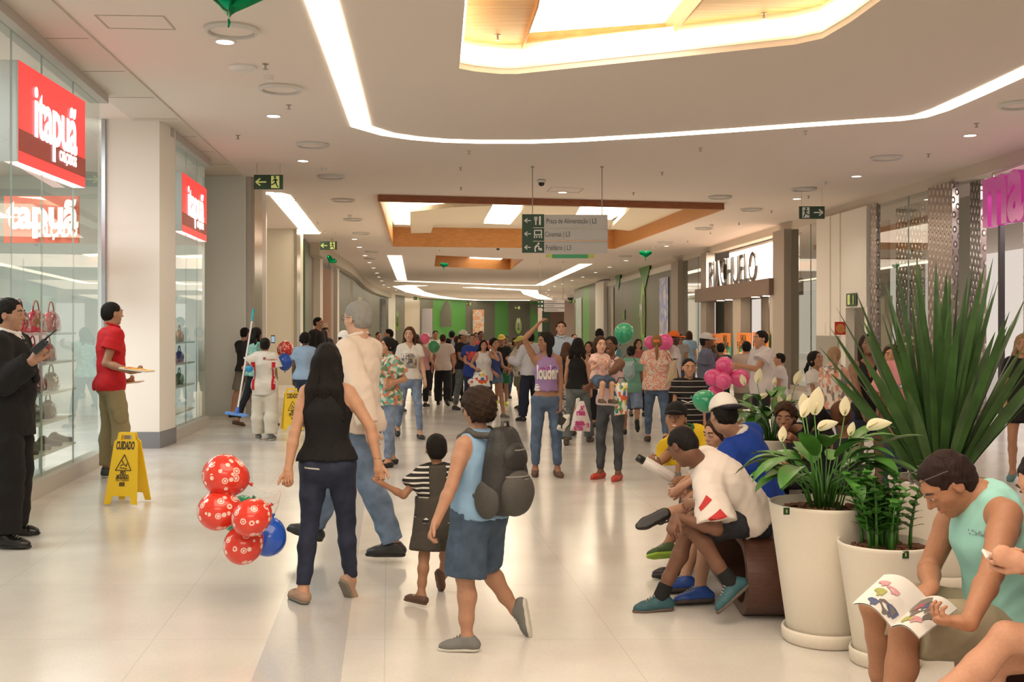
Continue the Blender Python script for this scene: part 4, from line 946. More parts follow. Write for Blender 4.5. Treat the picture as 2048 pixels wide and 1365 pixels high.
HO = mat('hoarding_taupe', (0.125, 0.12, 0.085), 0.4); HOG = mat('hoarding_green', (0.075, 0.26, 0.045), 0.4); HOD = mat('hoarding_dark_green', (0.03, 0.075, 0.03), 0.4); LEAFG = mat('hoarding_lime', (0.22, 0.42, 0.05), 0.4)
def wallseg(name, px0, Y0, px1, Y1, z1, m, z0=0.0, th=0.15):
    a, b = P(px0, 0, Y0), P(px1, 0, Y1); mb = MB(); mb.obox((a.x, a.y), (b.x, b.y), z0, z1, th); return tag(mb.build(name, m), kind='structure')
def ZH(py, Y): return EYE+(HY-py)*Y/F
wallseg('wall_left_hoarding', 580, 33.0, 609, 33.2, ZC-0.25, HOD)
wallseg('wall_left_hoarding', 604, 33.4, 622, 37.5, ZC-0.1, HO)
wallseg('wall_left_pillar', 621, 37.6, 638, 37.8, ZC-0.1, mat('taupe_pillar', (0.42, 0.37, 0.30), 0.5))
wallseg('wall_left_pillar', 637, 38.0, 643, 38.1, ZC-0.15, WHITE)
wallseg('wall_left_wood', 642, 40.5, 658, 42, ZC-0.6, mottle('wood_panels', [(0.26, 0.12, 0.06), (0.33, 0.17, 0.09)], 6, 0.5, 'noise', (1, 1, 8)))
wallseg('wall_left_pillar', 658, 42.2, 664, 42.4, ZC-0.3, mat('taupe_pillar', (0.42, 0.37, 0.30), 0.5))
wallseg('wall_left_brown', 664, 42.8, 671, 44, ZC-0.5, mat('brown_panel', (0.16, 0.09, 0.06), 0.5))
wallseg('wall_left_pillar', 671, 44.2, 675, 44.4, ZC-0.1, WHITE)
wallseg('wall_left_hoarding', 674, 45, 697, 52, ZC-0.25, HO)
wallseg('wall_left_pillar', 697, 52.3, 702, 52.6, ZC-0.2, mat('taupe_pillar', (0.42, 0.37, 0.30), 0.5))
cv = [(702, 53, HO), (722, 66, HO), (742, 76, HO), (757, 82, HOD), (775, 90, WHITE), (789, 94, HO), (801, 97, HO), (808, 99, 'g'), (838, 104, HO), (865, 108, HOG), (901, 111, HOG), (930, 113, HO), (989, 116, HOG), (1016, 117, HO), (1060, 118, HOG), (1076, 118, HOD), (1100, 118, 'b'), (1128, 118, 'p'), (1152, 118, 'p')]
mm = {'g': mat('far_glass', (0.50, 0.44, 0.34), 0.2), 'b': mat('far_brown', (0.15, 0.08, 0.05), 0.5), 'p': mat('far_pink', (0.60, 0.46, 0.38), 0.6)}
for i in range(len(cv)-1): wallseg('wall_far', cv[i][0], cv[i][1], cv[i+1][0], cv[i+1][1], ZC, mm.get(cv[i][2], cv[i][2]) if isinstance(cv[i][2], str) else cv[i][2])
# bulkhead above the curved hoardings
mb = MB()
B = [(625, 36.5), (660, 42), (690, 48), (704, 53), (724, 66), (744, 76), (777, 90)]
for i in range(len(B)-1):
    p, q = P(B[i][0]+14-i*1.3, 0, B[i][1]-0.6), P(B[i+1][0]+14-(i+1)*1.3, 0, B[i+1][1]-0.6); mb.obox((p.x, p.y), (q.x, q.y), ZC-0.42, ZC, 0.5, 1)
tag(mb.build('trim_7', mat('bulkhead', (0.55, 0.49, 0.40), 0.6)), kind='structure')
# peaks and leaf emblems printed on the hoardings
def on_wall(px, py, Y, dx, dz, a, b_, m, name, parent=None, label=None, cat=None, shape=None, off=0.16):
    """flat print at a pixel on a wall whose direction runs from a to b_ (2D)"""
    r = Vector((b_[0]-a[0], b_[1]-a[1], 0)).normalized(); n = Vector((r.y, -r.x, 0)); c = P(px, py, Y)+n*off
    pts = [c+r*(x*dx)+Vector((0, 0, z*dz)) for x, z in (shape or [(-.5, -.5), (.5, -.5), (.5, .5), (-.5, .5)])]
    o = qpatch(name, pts, m, parent, 0.01, n)
    if parent is None: tag(o, label, cat)
    return o
leaf = [(math.cos(a)*0.5, math.sin(a)*0.5) for a in [i*PI/8 for i in range(16)]]
posterm = lambda cs, sc: mottle('poster_print', cs, sc, 0.4, 'noise')
X = (1, 0); Oo = (0, 0)
for px, py, Y, w_, h_, a, b_, m, lb in [
    (957, 645, 113.6, 1.15, 2.6, Oo, X, mottle('poster_print', [(0.7, 0.7, 0.62), (0.60, 0.22, 0.10), (0.65, 0.55, 0.45), (0.10, 0.15, 0.35)], 1.6, 0.4, 'noise'), 'colourful poster in the middle of the green end wall'),
    (853, 646, 105, 1.15, 2.7, Oo, X, mat('poster_grey', (0.36, 0.34, 0.36), 0.5), 'grey poster on the left of the green end wall'),
    (766, 640, 84, 0.5, 3.2, Oo, X, mottle('poster_print', [(0.5, 0.4, 0.42), (0.3, 0.28, 0.3)], 3, 0.4, 'noise'), 'narrow pale poster on the curved left hoarding'),
    (714, 612, 57, 0.9, 0.9, (0, 0), (.1, 1), mat('notice', (0.5, 0.48, 0.35), 0.5), 'pale notice high on the left hoarding')]:
    on_wall(px, py, Y-0.3, w_, h_, a, b_, m, 'poster', label=lb, cat='poster')
for px, py, Y, dx, dz, lb in [(1037, 652, 116.5, 0.66, 1.7, 'lime leaf emblem on the end wall beside the far hanging sign'), (795, 642, 93, 0.34, 1.7, 'lime leaf emblem by the white far pillar')]:
    o = on_wall(px, py, Y, dx, dz, Oo, X, LEAFG, 'wall_emblem', shape=leaf, label=lb, cat='emblem')
    on_wall(px, py, Y-0.05, dx*0.62, dz*0.62, Oo, X, HO, 'inner_leaf', parent=o, shape=leaf)
    place_text('M', P(px, py+4, Y-0.25), (1, 0, 0), (0, 0, 1), 1.5, mat('print_white', (0.7, 0.7, 0.66), 0.5), o, 'emblem_letter', center=True, fit=dx*0.45)
on_wall(886, 628, 109.2, 1.7, 2.6, Oo, X, HO, 'wall_print', shape=[(-.5, -.5), (.5, -.5), (.5, .05), (.44, .3), (.34, .45), (.22, .5), (.1, .45), (0, .32), (-.12, .12), (-.3, -.02), (-.5, -.1)], label='dark peak printed on the green end wall', cat='print')
on_wall(1067, 622, 117.3, 0.8, 1.3, Oo, X, HO, 'wall_print', shape=[(-.5, .5), (.5, .5), (.5, -.5)], label='dark triangle print right of the end wall emblem', cat='print')
# shop lettering on wood front
place_text('VVVV', P(645, 646, 40.2), (0, 0, -1), (1, 0.2, 0), 0.3, mat('letter_pale', (0.75, 0.68, 0.55), 0.5), None, 'wall_lettering', 0.02, xs=0.8, fit=0.44); tag(bpy.data.objects['wall_lettering'], 'pale upright lettering on the wooden shop front at left', 'sign')
# ---------------------------------------------------------------- right side
def XR(Y): return 8.85-0.053*Y
def rp(px):
    t_ = (px-CX)/F; Y = 8.85/(t_+0.053); return (t_*Y, Y)
TAUPE = mat('taupe_column', (0.34, 0.29, 0.24), 0.5)
mb = MB(); mb.obox((XR(2), 2), (XR(62), 62), 4.18, ZC, 0.3, -1); tag(mb.build('trim_8', mat('fascia_beige', (0.62, 0.55, 0.47), 0.55)), kind='structure')
def rseg(name, x0, x1, z0, z1, m, th=0.14, side=0, kind='structure'):
    mb = MB(); mb.obox(rp(x0), rp(x1), z0, z1, th, side); o = mb.build(name, m)
    if kind: o['kind'] = kind
    return o
rseg('pillar', 1645, 1672, 0, 4.2, WHITE, 0.3); rseg('pillar', 1672, 1690, 0, 4.2, WHITE, 0.25)
rseg('wall_right', 1690, 1742, 2.05, 4.2, WHITE, 0.2); rseg('wall_right', 1690, 1700, 0, 2.05, WHITE, 0.2); rseg('wall_right', 1738, 1744, 0, 2.05, WHITE, 0.2)
a = rp(1699); b = rp(1739); mb = MB(); mb.obox((a[0]+0.5, a[1]+0.1), (b[0]+0.5, b[1]+0.1), 0, 2.3, 0.05); tag(mb.build('door_1', mat('door_cream', (0.68, 0.62, 0.50), 0.5)), kind='structure')
rseg('trim_9', 1646, 1689, 0, 1.42, mat('steel_plate', (0.42, 0.40, 0.36), 0.35, 0.5), 0.34)
def dplate():
    m = bpy.data.materials.new('diamond_plate'); t, b = nt(m); b.inputs['Metallic'].default_value = 0.75; b.inputs['Roughness'].default_value = 0.3; b.inputs['Base Color'].default_value = (0.52, 0.46, 0.43, 1)
    tc = t.nodes.new('ShaderNodeTexCoord'); mp = t.nodes.new('ShaderNodeMapping'); ck = t.nodes.new('ShaderNodeTexVoronoi'); ck.inputs['Randomness'].default_value = 0.0; ck.inputs['Scale'].default_value = 9.0; ck.voronoi_dimensions = '2D'; sx = t.nodes.new('ShaderNodeSeparateXYZ'); cx = t.nodes.new('ShaderNodeCombineXYZ')
    t.links.new(tc.outputs['Object'], sx.inputs[0]); mp.inputs['Rotation'].default_value = (0, 0, 0.7); mp.inputs['Scale'].default_value = (1.0, 0.6, 1)
    ad = t.nodes.new('ShaderNodeMath'); ad.operation = 'ADD'; t.links.new(sx.outputs['X'], ad.inputs[0]); t.links.new(sx.outputs['Y'], ad.inputs[1])
    t.links.new(ad.outputs[0], cx.inputs[0]); t.links.new(sx.outputs['Z'], cx.inputs[1]); t.links.new(cx.outputs[0], mp.inputs[0]); t.links.new(mp.outputs[0], ck.inputs[0]); r = t.nodes.new('ShaderNodeValToRGB'); r.color_ramp.elements[0].position = 0.16; r.color_ramp.elements[0].color = (1, 1, 1, 1); r.color_ramp.elements[1].position = 0.34; r.color_ramp.elements[1].color = (0, 0, 0, 1)
    t.links.new(ck.outputs['Distance'], r.inputs[0]); bp = t.nodes.new('ShaderNodeBump'); bp.inputs['Strength'].default_value = 1.0; bp.inputs['Distance'].default_value = 0.03; t.links.new(r.outputs[0], bp.inputs['Height']); t.links.new(bp.outputs[0], b.inputs['Normal'])
    mx = t.nodes.new('ShaderNodeMix'); mx.data_type = 'RGBA'; t.links.new(r.outputs[0], mx.inputs[0]); mx.inputs[6].default_value = (0.34, 0.29, 0.27, 1); mx.inputs[7].default_value = (0.72, 0.64, 0.60, 1); t.links.new(mx.outputs[2], b.inputs['Base Color'])
    return m
DP = dplate()
rseg('wall_right_plate', 1862, 1911, 0, 4.2, DP, 0.12); rseg('wall_right_plate', 1745, 1757, 0, 4.2, DP, 0.1)
a, b = rp(1911), rp(1937); mb = MB(); mb.obox((a[0]+0.35, a[1]+0.1), (b[0]+0.3, b[1]+0.1), 0, 4.2, 0.1); tag(mb.build('wall_right_plate', DP), kind='structure')
a, b = rp(1757), rp(1806); mb = MB(); mb.obox((a[0]+0.4, a[1]), (b[0]+0.4, b[1]), 0, 4.1, 0.08); tag(mb.build('wall_right_plate', DP), kind='structure')
a, b = rp(1806), rp(1860); mb = MB(); mb.obox((a[0]+0.9, a[1]), (b[0]+0.9, b[1]), 0, 4.1, 0.08); tag(mb.build('wall_right_inner', mat('inner_grey', (0.55, 0.53, 0.50), 0.6)), kind='structure')
for n, (x0, x1) in enumerate(((1757, 1862), (1583, 1645), (1366, 1411))):
    o = empty('window_%d' % (3+n), (rp((x0+x1)/2)[0], rp((x0+x1)/2)[1], 0)); o['kind'] = 'structure'
    mb = MB(); mb.obox(rp(x0), rp(x1), 0.1, 4.18, 0.012); mb.build('pane', glassm('shop_glass_r', (0.86, 0.88, 0.84), 0.16), o)
    mb = MB(); c = rp((x0+x1)/2+8); mb.obox((c[0], c[1]-0.01), (c[0], c[1]+0.01), 0.1, 4.18, 0.03); mb.build('joint_line', mat('glass_edge', (0.25, 0.33, 0.31), 0.3), o)
rseg('trim_50', 1757, 1862, 0, 0.12, TAUPE, 0.1); rseg('trim_51', 1583, 1645, 0, 0.12, TAUPE, 0.1); rseg('trim_52', 1366, 1411, 0, 0.12, TAUPE, 0.1)
rseg('pillar', 1560, 1583, 0, 4.2, TAUPE, 0.4); rseg('pillar', 1352, 1366, 0, 4.2, TAUPE, 0.4); rseg('pillar', 1410, 1421, 0, 4.2, TAUPE, 0.3)
rseg('wall_right_hoarding', 1216, 1252, 0, 3.95, HO, 0.12); rseg('wall_right_hoarding', 1252, 1312, 0, 3.95, HO, 0.12); rseg('wall_right_hoarding', 1312, 1353, 0, 3.95, HO, 0.12)
rseg('wall_right_hoarding', 1268, 1290, 0, 3.96, mat('hoarding_mid', (0.085, 0.15, 0.05), 0.4), 0.14)
rseg('wall_right', 1216, 1353, 3.95, 4.2, WHITE, 0.1)
rseg('pillar', 1199, 1216, 0, 4.3, WHITE, 0.5)
for x0, x1, m in ((1150, 1168, HO), (1168, 1180, HOG), (1180, 1199, HO)): rseg('wall_right_hoarding', x0, x1, 0, 4.3, m, 0.12)
def rwall(px, py, w_, h_, m, name, label=None, cat=None, parent=None, shape=None, off=0.10):
    c = rp(px); d = Vector((0.053, -1, 0)).normalized(); n = Vector((-1, -0.053, 0)).normalized(); c3 = P(px, py, c[1])+n*off
    pts = [c3+d*(x*w_)+Vector((0, 0, z*h_)) for x, z in (shape or [(-.5, -.5), (.5, -.5), (.5, .5), (-.5, .5)])]
    o = qpatch(name, pts, m, parent, 0.01, n)
    if parent is None: tag(o, label, cat)
    return o
rwall(1332, 618, 1.9, 2.6, mottle('poster_print', [(0.62, 0.6, 0.58), (0.20, 0.25, 0.55), (0.66, 0.62, 0.6), (0.25, 0.18, 0.2)], 1.2, 0.4, 'noise'), 'poster', 'tall fashion poster on the dark green hoarding at right', 'poster')
rwall(1228, 640, 1.0, 3.6, mat('poster_pink', (0.52, 0.40, 0.34), 0.5), 'poster', 'thin pinkish poster strip next to the white pillar', 'poster')
rwall(1160, 645, 3.6, 3.4, mottle('poster_print', [(0.42, 0.5, 0.55), (0.35, 0.45, 0.4), (0.6, 0.45, 0.3)], 0.8, 0.4, 'noise'), 'poster', 'pale blue poster at the far end of the right hoarding', 'poster')
tri = [(-.5, .5), (.5, .5), (.3, -.1), (.1, -.5), (-.2, 0)]
rwall(1290, 540, 5.0, 1.8, HOG, 'wall_print', 'green peaks printed along the top of the right hoarding', 'print', shape=tri)
rwall(1238, 556, 3.0, 1.4, HOG, 'wall_print', 'small green peak printed by the white pillar', 'print', shape=tri)
rwall(1250, 630, 1.0, 0.5, mat('lime_dim', (0.16, 0.25, 0.05), 0.5), 'wall_print', 'faint lime writing block on the right hoarding', 'print')
o = rwall(1290, 628, 1.25, 3.0, LEAFG, 'wall_emblem', 'tall lime leaf emblem on the right hoarding', 'emblem', shape=leaf, off=0.11); rwall(1291, 630, 0.75, 1.9, HO, 'inner_leaf', parent=o, shape=leaf, off=0.125)
c = rp(1286); place_text('M', P(1286, 634, c[1])+Vector((-0.15, 0, 0)), (0.053, -1, 0), (0, 0, 1), 0.9, mat('print_white', (0.7, 0.7, 0.66), 0.5), o, 'emblem_letter')
rwall(1289, 685, 1.6, 0.42, mottle('faint_white_marks', [(0.125, 0.12, 0.085), (0.5, 0.5, 0.46), (0.125, 0.12, 0.085)], 7, 0.5, 'vor', (1, 3, 0.3)), 'wall_print', 'small pale illegible writing under the leaf emblem on the right hoarding', 'print', off=0.11)
# the lettered shop front: lit recess, beam, letters, portals
a, b = rp(1428), rp(1560); mb = MB(); mb.obox((a[0]+0.55, a[1]), (b[0]+0.55, b[1]), 2.55, 4.2, 0.06); mb.build('sign_recess', mat('recess_white', (0.88, 0.84, 0.78), 0.6)); tag(bpy.data.objects['sign_recess'], kind='structure')
area = None
for px_ in (1450, 1490, 1530):
    c = rp(px_); area_light('sign_wash', (c[0]+0.22, c[1], 4.14), 0.12, 3.0, 330, (1, 0.88, 0.74))
bm_ = rp(1408), rp(1562); mb = MB(); mb.obox(bm_[0], bm_[1], 2.50, 2.95, 0.95, 0.3); tag(mb.build('trim_53', mat('brown_beam', (0.17, 0.11, 0.08), 0.5, bump=0.2, bscale=20)), kind='structure')
c0 = rp(1428); c1 = rp(1524); L_ = (Vector(c0)-Vector(c1)).length
ng = Vector((-1, -0.053, 0)).normalized()
so = empty('shop_sign', (c0[0]-0.2, c0[1], 2.97), 'dark raised capital letters on the lit white shop sign at right', 'sign')
W_ = L_/9.0
v_, f_ = text_mesh('RIACHUELO', 1.0, 0.025, 0.0)
x0, x1 = min(p[0] for p in v_), max(p[0] for p in v_); y0, y1 = min(p[1] for p in v_), max(p[1] for p in v_)
dr = Vector((0.053, -1, 0)).normalized(); o3 = Vector((c0[0], c0[1], 2.95))+ng*0.15
VV = [o3+dr*((p[0]-x0)/(x1-x0)*L_)+Vector((0, 0, (p[1]-y0)/(y1-y0)*0.88))-ng*p[2]*1.3 for p in v_]
meshobj('letters', VV, f_, mat('dark_bronze', (0.022, 0.017, 0.014), 0.35, 0.0), so)
# portal columns, tinted panels, glass, posters in the shop window
for x0_, x1_ in ((1475, 1491), (1550, 1561)): rseg('pillar', x0_, x1_, 0, 2.5, mat('taupe_light', (0.50, 0.43, 0.35), 0.5), 0.3)
for x0_, x1_ in ((1421, 1470), (1491, 1541)):
    a, b = rp(x0_), rp(x1_); mb = MB(); mb.obox((a[0]+0.5, a[1]), (b[0]+0.5, b[1]), 0.0, 2.5, 0.06); tag(mb.build('wall_right_shop', mat('taupe_panel', (0.33, 0.27, 0.215), 0.6)), kind='structure')
rseg('trim_54', 1468, 1470, 0, 2.5, mat('dark_line', (0.05, 0.04, 0.04), 0.4), 0.1); rseg('trim_55', 1541, 1543, 0, 2.5, mat('dark_line', (0.05, 0.04, 0.04), 0.4), 0.1)
for i, (x, y) in enumerate(((1447, 594), (1464, 592), (1518, 585), (1541, 582))):
    c = rp(x); p = Vector((c[0]-0.1, c[1], 2.495)); mb = MB(); mb.lathe(p, [(0.12, 0), (0.12, -0.01), (0.0001, -0.012)], 16); tag(mb.build('beam_downlight', LAMP, origin=p), ('leftmost', 'second', 'third', 'rightmost')[i]+' small round lamp under the brown beam of the lettered shop', 'lamp', 'lamps under the brown beam')
    l = bpy.data.lights.new('beam_lamp', 'SPOT'); l.energy = 60; l.color = NEUT; l.spot_size = 2.2; l.spot_blend = 0.8; l.shadow_soft_size = 0.1; lo = bpy.data.objects.new('beam_lamp', l); lo.location = (p.x, p.y, 2.46); COL.objects.link(lo)
POG = mat('poster_green', (0.10, 0.42, 0.25), 0.5); POO = mat('poster_orange', (0.85, 0.24, 0.03), 0.5); POD = mat('poster_ink', (0.02, 0.06, 0.04), 0.5); POW = mat('poster_pale', (0.75, 0.75, 0.66), 0.5)
for i, (px, w_) in enumerate(((1440, 2.0), (1465, 1.3), (1503, 1.6), (1537, 1.6))):
    c = rp(px); off = 0.22; o = rwall(px, 745, w_, 2.2, POG, 'sale_poster', 'green and orange sale poster in the shop front, '+('leftmost, behind the white cap man', 'beside the man in pale pink', 'between the two men in pale shirts', 'next to the wide brown column')[i], 'poster', off=off)
    zt = lambda py: EYE+(HY-py)*c[1]/F
    rwall(px, 680, w_, 0.42, POO, 'orange_band', parent=o, off=off+0.012)
    d = Vector((0.053, -1, 0)).normalized(); n = ng
    def T(txt, py, size, m, nm, fit=None, k=-0.45): place_text(txt, P(px, py, c[1])+n*(off+0.02)+d*(w_*k), d, (0, 0, 1), size, m, o, nm, 0.003, fit=fit)
    T('FAÇA', 684, 0.30, POD, 'lettering', w_*0.36, -0.2); T('E GANHE', 698, 0.3, POD, 'lettering', w_*0.8); T('10', 738, 0.95, POO, 'price', w_*0.62, -0.4); T('EM ATÉ', 748, 0.3, POD, 'lettering', w_*0.6); rwall(px, 707, w_*0.8, 0.05, POW, 'dash_line', parent=o, off=off+0.012); rwall(px, 765, w_*0.8, 0.5, POW, 'white_field', parent=o, off=off+0.012)
# red sale banner behind the glass left of the white pillar
o = rwall(1641, 620, 0.8, 3.6, mat('banner_pink', (0.62, 0.22, 0.20), 0.5), 'shop_banner', 'tall faded red sale banner behind the glass by the white pillar', 'banner', off=-0.3)
c = rp(1637); place_text('29', P(1637, 633, c[1])+ng*(-0.27), (0.053, -1, 0), (0, 0, 1), 0.45, POW, o, 'price', 0.002); place_text('R$', P(1637, 606, c[1])+ng*(-0.27), (0.053, -1, 0), (0, 0, 1), 0.25, POW, o, 'price', 0.002)
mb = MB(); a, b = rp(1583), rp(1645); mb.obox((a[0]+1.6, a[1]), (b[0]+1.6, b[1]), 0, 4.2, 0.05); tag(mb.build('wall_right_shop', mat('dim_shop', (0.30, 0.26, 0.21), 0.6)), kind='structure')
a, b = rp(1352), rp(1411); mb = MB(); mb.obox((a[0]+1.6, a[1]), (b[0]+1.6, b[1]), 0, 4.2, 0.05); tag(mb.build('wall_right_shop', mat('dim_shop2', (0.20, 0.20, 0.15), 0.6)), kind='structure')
# pink lettered shop: white curtains, dark mullions, ceiling
mb = MB(); a, b = rp(1937), (XR(9), 9); mb.obox((a[0]+1.8, a[1]), (b[0]+1.8, b[1]), 0, 4.2, 0.05); tag(mb.build('wall_right_shop', mat('shop_white', (0.78, 0.74, 0.72), 0.6)), kind='structure')
for px_, Yy in ((2010, 17.6), (2120, 15.0)): area_light('shop_lamp', (P(px_, 0, Yy).x+1.0, Yy, 4.1), 1.2, 1.2, 130, (1, 0.93, 0.88))
mb = MB(); x_ = P(1912, 0, 19.2).x
n_ = 90
pts0 = []
for i in range(n_+1):
    t_ = i/n_; Y_ = 18.6-5.0*t_; pts0.append((P(1940, 0, 18.6).x+0.9-0.053*(Y_-18.6)+0.05*math.sin(i*1.1)+0.02*math.sin(i*2.7), Y_))
vs = [(x, y, 0.9) for x, y in pts0]+[(x, y, 3.75) for x, y in pts0]+[(x+0.01, y, 0.9) for x, y in pts0]+[(x+0.01, y, 3.75) for x, y in pts0]; k = n_+1
mb.add(vs, [(i, i+1, k+i+1, k+i) for i in range(n_)]+[(2*k+i, 3*k+i, 3*k+i+1, 2*k+i+1) for i in range(n_)]); tag(mb.build('curtain', mat('curtain_white', (0.80, 0.76, 0.74), 0.8), smooth=True), 'long white pleated curtain inside the pink lettered shop', 'curtain')
DK = mat('dark_frame', (0.035, 0.03, 0.035), 0.35)
for px_ in (1967, 2042):
    c = rp(px_); mb = MB(); mb.box((c[0]+0.3, c[1], 1.9), (0.08, 0.08, 3.8)); tag(mb.build('trim_%d' % px_, DK), kind='structure')
c = rp(1937); mb = MB(); mb.obox((c[0]+0.3, c[1]), (XR(12)+0.3, 12), 3.72, 3.85, 0.1); tag(mb.build('trim_56', DK), kind='structure')
so = empty('shop_sign', (P(1975, 0, 17.6).x, 17.6, 3.3), 'large glossy pink lower case letters hanging over the right shop entrance', 'sign')
c0 = P(1975, 450, 18.0); d = (P(2062, 0, 16.4)-P(1975, 0, 18.0)); d.z = 0; d.normalize()
v_, f_ = text_mesh('marisa', 1.0, 0.08, 0.035); x0 = min(p[0] for p in v_); xm = max(p[0] for p in text_mesh('m', 1.0, 0.08, 0.035)[0])-x0; hx = max(p[1] for p in text_mesh('m', 1.0, 0, 0.035)[0])
sc = 0.74/hx; kx = 0.58/xm*1.6
n_s = d.cross(Vector((0, 0, 1)))
meshobj('letters', [c0+d*((p[0]-x0)*kx)+Vector((0, 0, p[1]*sc))+n_s*p[2] for p in v_], f_, mat('pink_gloss', (0.55, 0.07, 0.36), 0.2, emit=(0.8, 0.10, 0.5), es=0.12), so)
mb = MB(); p = P(1986, 348, 17.8); mb.tube([p, p+Vector((0, 0, -0.35))], 0.02); mb.tube([p, p+d*2.2+Vector((0, 0, 0.02))], 0.02); mb.build('bracket', mat('chrome_dull', (0.45, 0.42, 0.38), 0.35, 0.7), so)
# ================================================================ signs
REDS = mat('sign_red', (0.80, 0.03, 0.03), 0.35, emit=(0.95, 0.05, 0.05), es=0.75); DREDS = mat('sign_dark_red', (0.25, 0.02, 0.015), 0.35, emit=(0.35, 0.04, 0.02), es=0.35)
LITW = mat('sign_white', (0.95, 0.92, 0.9), 0.4, emit=(1.0, 0.9, 0.88), es=1.6); ALU = mat('sign_case', (0.55, 0.57, 0.56), 0.35, 0.4)
def shop_lightbox(p0, p1, z0, z1, label):
    """p0 near, p1 far end (x, y); its face looks to the right"""
    a, b = Vector((p0[0], p0[1], 0)), Vector((p1[0], p1[1], 0)); d = (b-a).normalized(); n = Vector((d.y, -d.x, 0))
    o = empty('shop_sign', ((a.x+b.x)/2, (a.y+b.y)/2, z0), label, 'sign')
    mb = MB(); mb.obox(a, b, z0, z1, 0.16, 1); mb.build('case', ALU, o, bevel=0.006)
    L = (b-a).length; H_ = z1-z0; U = Vector((0, 0, 1))
    def q(x, z, off=0.004): return a+d*x*L+U*(z0+z*H_)+n*off
    qpatch('red_face', [q(0.005, 0), q(0.995, 0), q(0.995, 1), q(0.005, 1)], REDS, o, 0.004, n)
    qpatch('dark_band', [q(0.005, 0.115, .008), q(0.995, 0.115, .008), q(0.995, 0.33, .008), q(0.005, 0.33, .008)], DREDS, o, 0.004, n)
    v, f = text_mesh('itapuã', 1.0, 0.01, 0.022, 0.95); x0, x1 = min(p[0] for p in v), max(p[0] for p in v); zb = 0.33
    hx = max(p[1] for p in v)
    V = [a+d*((0.20+0.64*(p[0]-x0)/(x1-x0))*L)+U*(z0+H_*0.335+p[1]/hx*H_*0.50)+n*(0.014+p[2]*0.3) for p in v]; meshobj('lettering', V, f, LITW, o)
    v, f = text_mesh('CALÇADOS', 1.0, 0.01, 0.02); x0, x1 = min(p[0] for p in v), max(p[0] for p in v); hx = max(p[1] for p in v)
    V = [a+d*((0.56+0.27*(p[0]-x0)/(x1-x0))*L)+U*(z0+H_*0.19+p[1]/hx*H_*0.11)+n*(0.014+p[2]*0.3) for p in v]; meshobj('small_lettering', V, f, LITW, o)
    qpatch('light_edge', [a+U*(z0-0.001)-n*0.0, b+U*(z0-0.001), b+U*(z0-0.001)-n*0.12, a+U*(z0-0.001)-n*0.12], emissive((1, 0.5, 0.5), 1.5), o, 0.004, Vector((0, 0, -1)))
    return o
s1a, s1b = P(36, 0, 9.9), P(170, 0, 11.75)
shop_lightbox((s1a.x, s1a.y), (s1b.x, s1b.y), 3.11, 4.03, 'large red illuminated shoe shop sign above the guard')
s2a, s2b = P(364, 0, 16.0), P(413, 0, 18.0)
shop_lightbox((s2a.x, s2a.y), (s2b.x, s2b.y), 3.02, 3.88, 'smaller red illuminated shoe shop sign above the second shop window')
# inner red sign seen through the first window
a = fl(150, 930); o = empty('shop_sign', P(100, 440, 13.6), 'faded inner red shop sign behind the glass under the big one', 'sign')
U = Vector((0, 0, 1)); pts = [P(8, 392, 13.4), P(157, 392, 13.4), P(157, 486, 13.4), P(8, 486, 13.4)]
qpatch('panel', [p for p in pts[::-1]], mat('inner_red', (0.60, 0.12, 0.08), 0.5, emit=(0.7, 0.16, 0.1), es=0.35), o, 0.03, Vector((0, -1, 0)))
place_text('tapuã', P(12, 455, 13.35), (1, 0, 0), (0, 0, 1), 0.5, mat('inner_white', (0.85, 0.82, 0.8), 0.5, emit=(0.9, 0.88, 0.85), es=0.5), o, 'lettering', 0.004, 0.02, fit=0.88)
place_text('CALÇADO', P(66, 473, 13.35), (1, 0, 0), (0, 0, 1), 0.2, mat('inner_white', (0.85, 0.82, 0.8), 0.5, emit=(0.9, 0.88, 0.85), es=0.5), o, 'small_lettering', 0.004, 0.01, fit=0.54)
# hanging direction sign
SGR = mat('sign_green', (0.022, 0.065, 0.038), 0.45); SGY = mat('sign_grey', (0.50, 0.485, 0.47), 0.4); SW = mat('sign_print_white', (0.80, 0.80, 0.76), 0.5); INK = mat('sign_ink', (0.07, 0.07, 0.07), 0.5)
def arrow(c, r, w_, m, parent, left=True):
    u = Vector((0, 0, 1)); k = -1 if left else 1; n = Vector((0, -1, 0)); mb = MB()
    def bar(p, q, t):
        d = (q-p).normalized(); s = d.cross(n)*t/2; mb.add([p-s, q-s, q+s, p+s, p-s-n*0.004, q-s-n*0.004, q+s-n*0.004, p+s-n*0.004], [(0, 1, 2, 3), (7, 6, 5, 4), (0, 4, 5, 1), (1, 5, 6, 2), (2, 6, 7, 3), (3, 7, 4, 0)])
    tip = c+r*k*w_*0.5; bar(c-r*k*w_*0.5, tip, w_*0.14); bar(tip+r*k*0.01, tip-r*k*w_*0.40+u*w_*0.36, w_*0.14); bar(tip+r*k*0.01, tip-r*k*w_*0.40-u*w_*0.36, w_*0.14)
    return mb.build('arrow', m, parent)
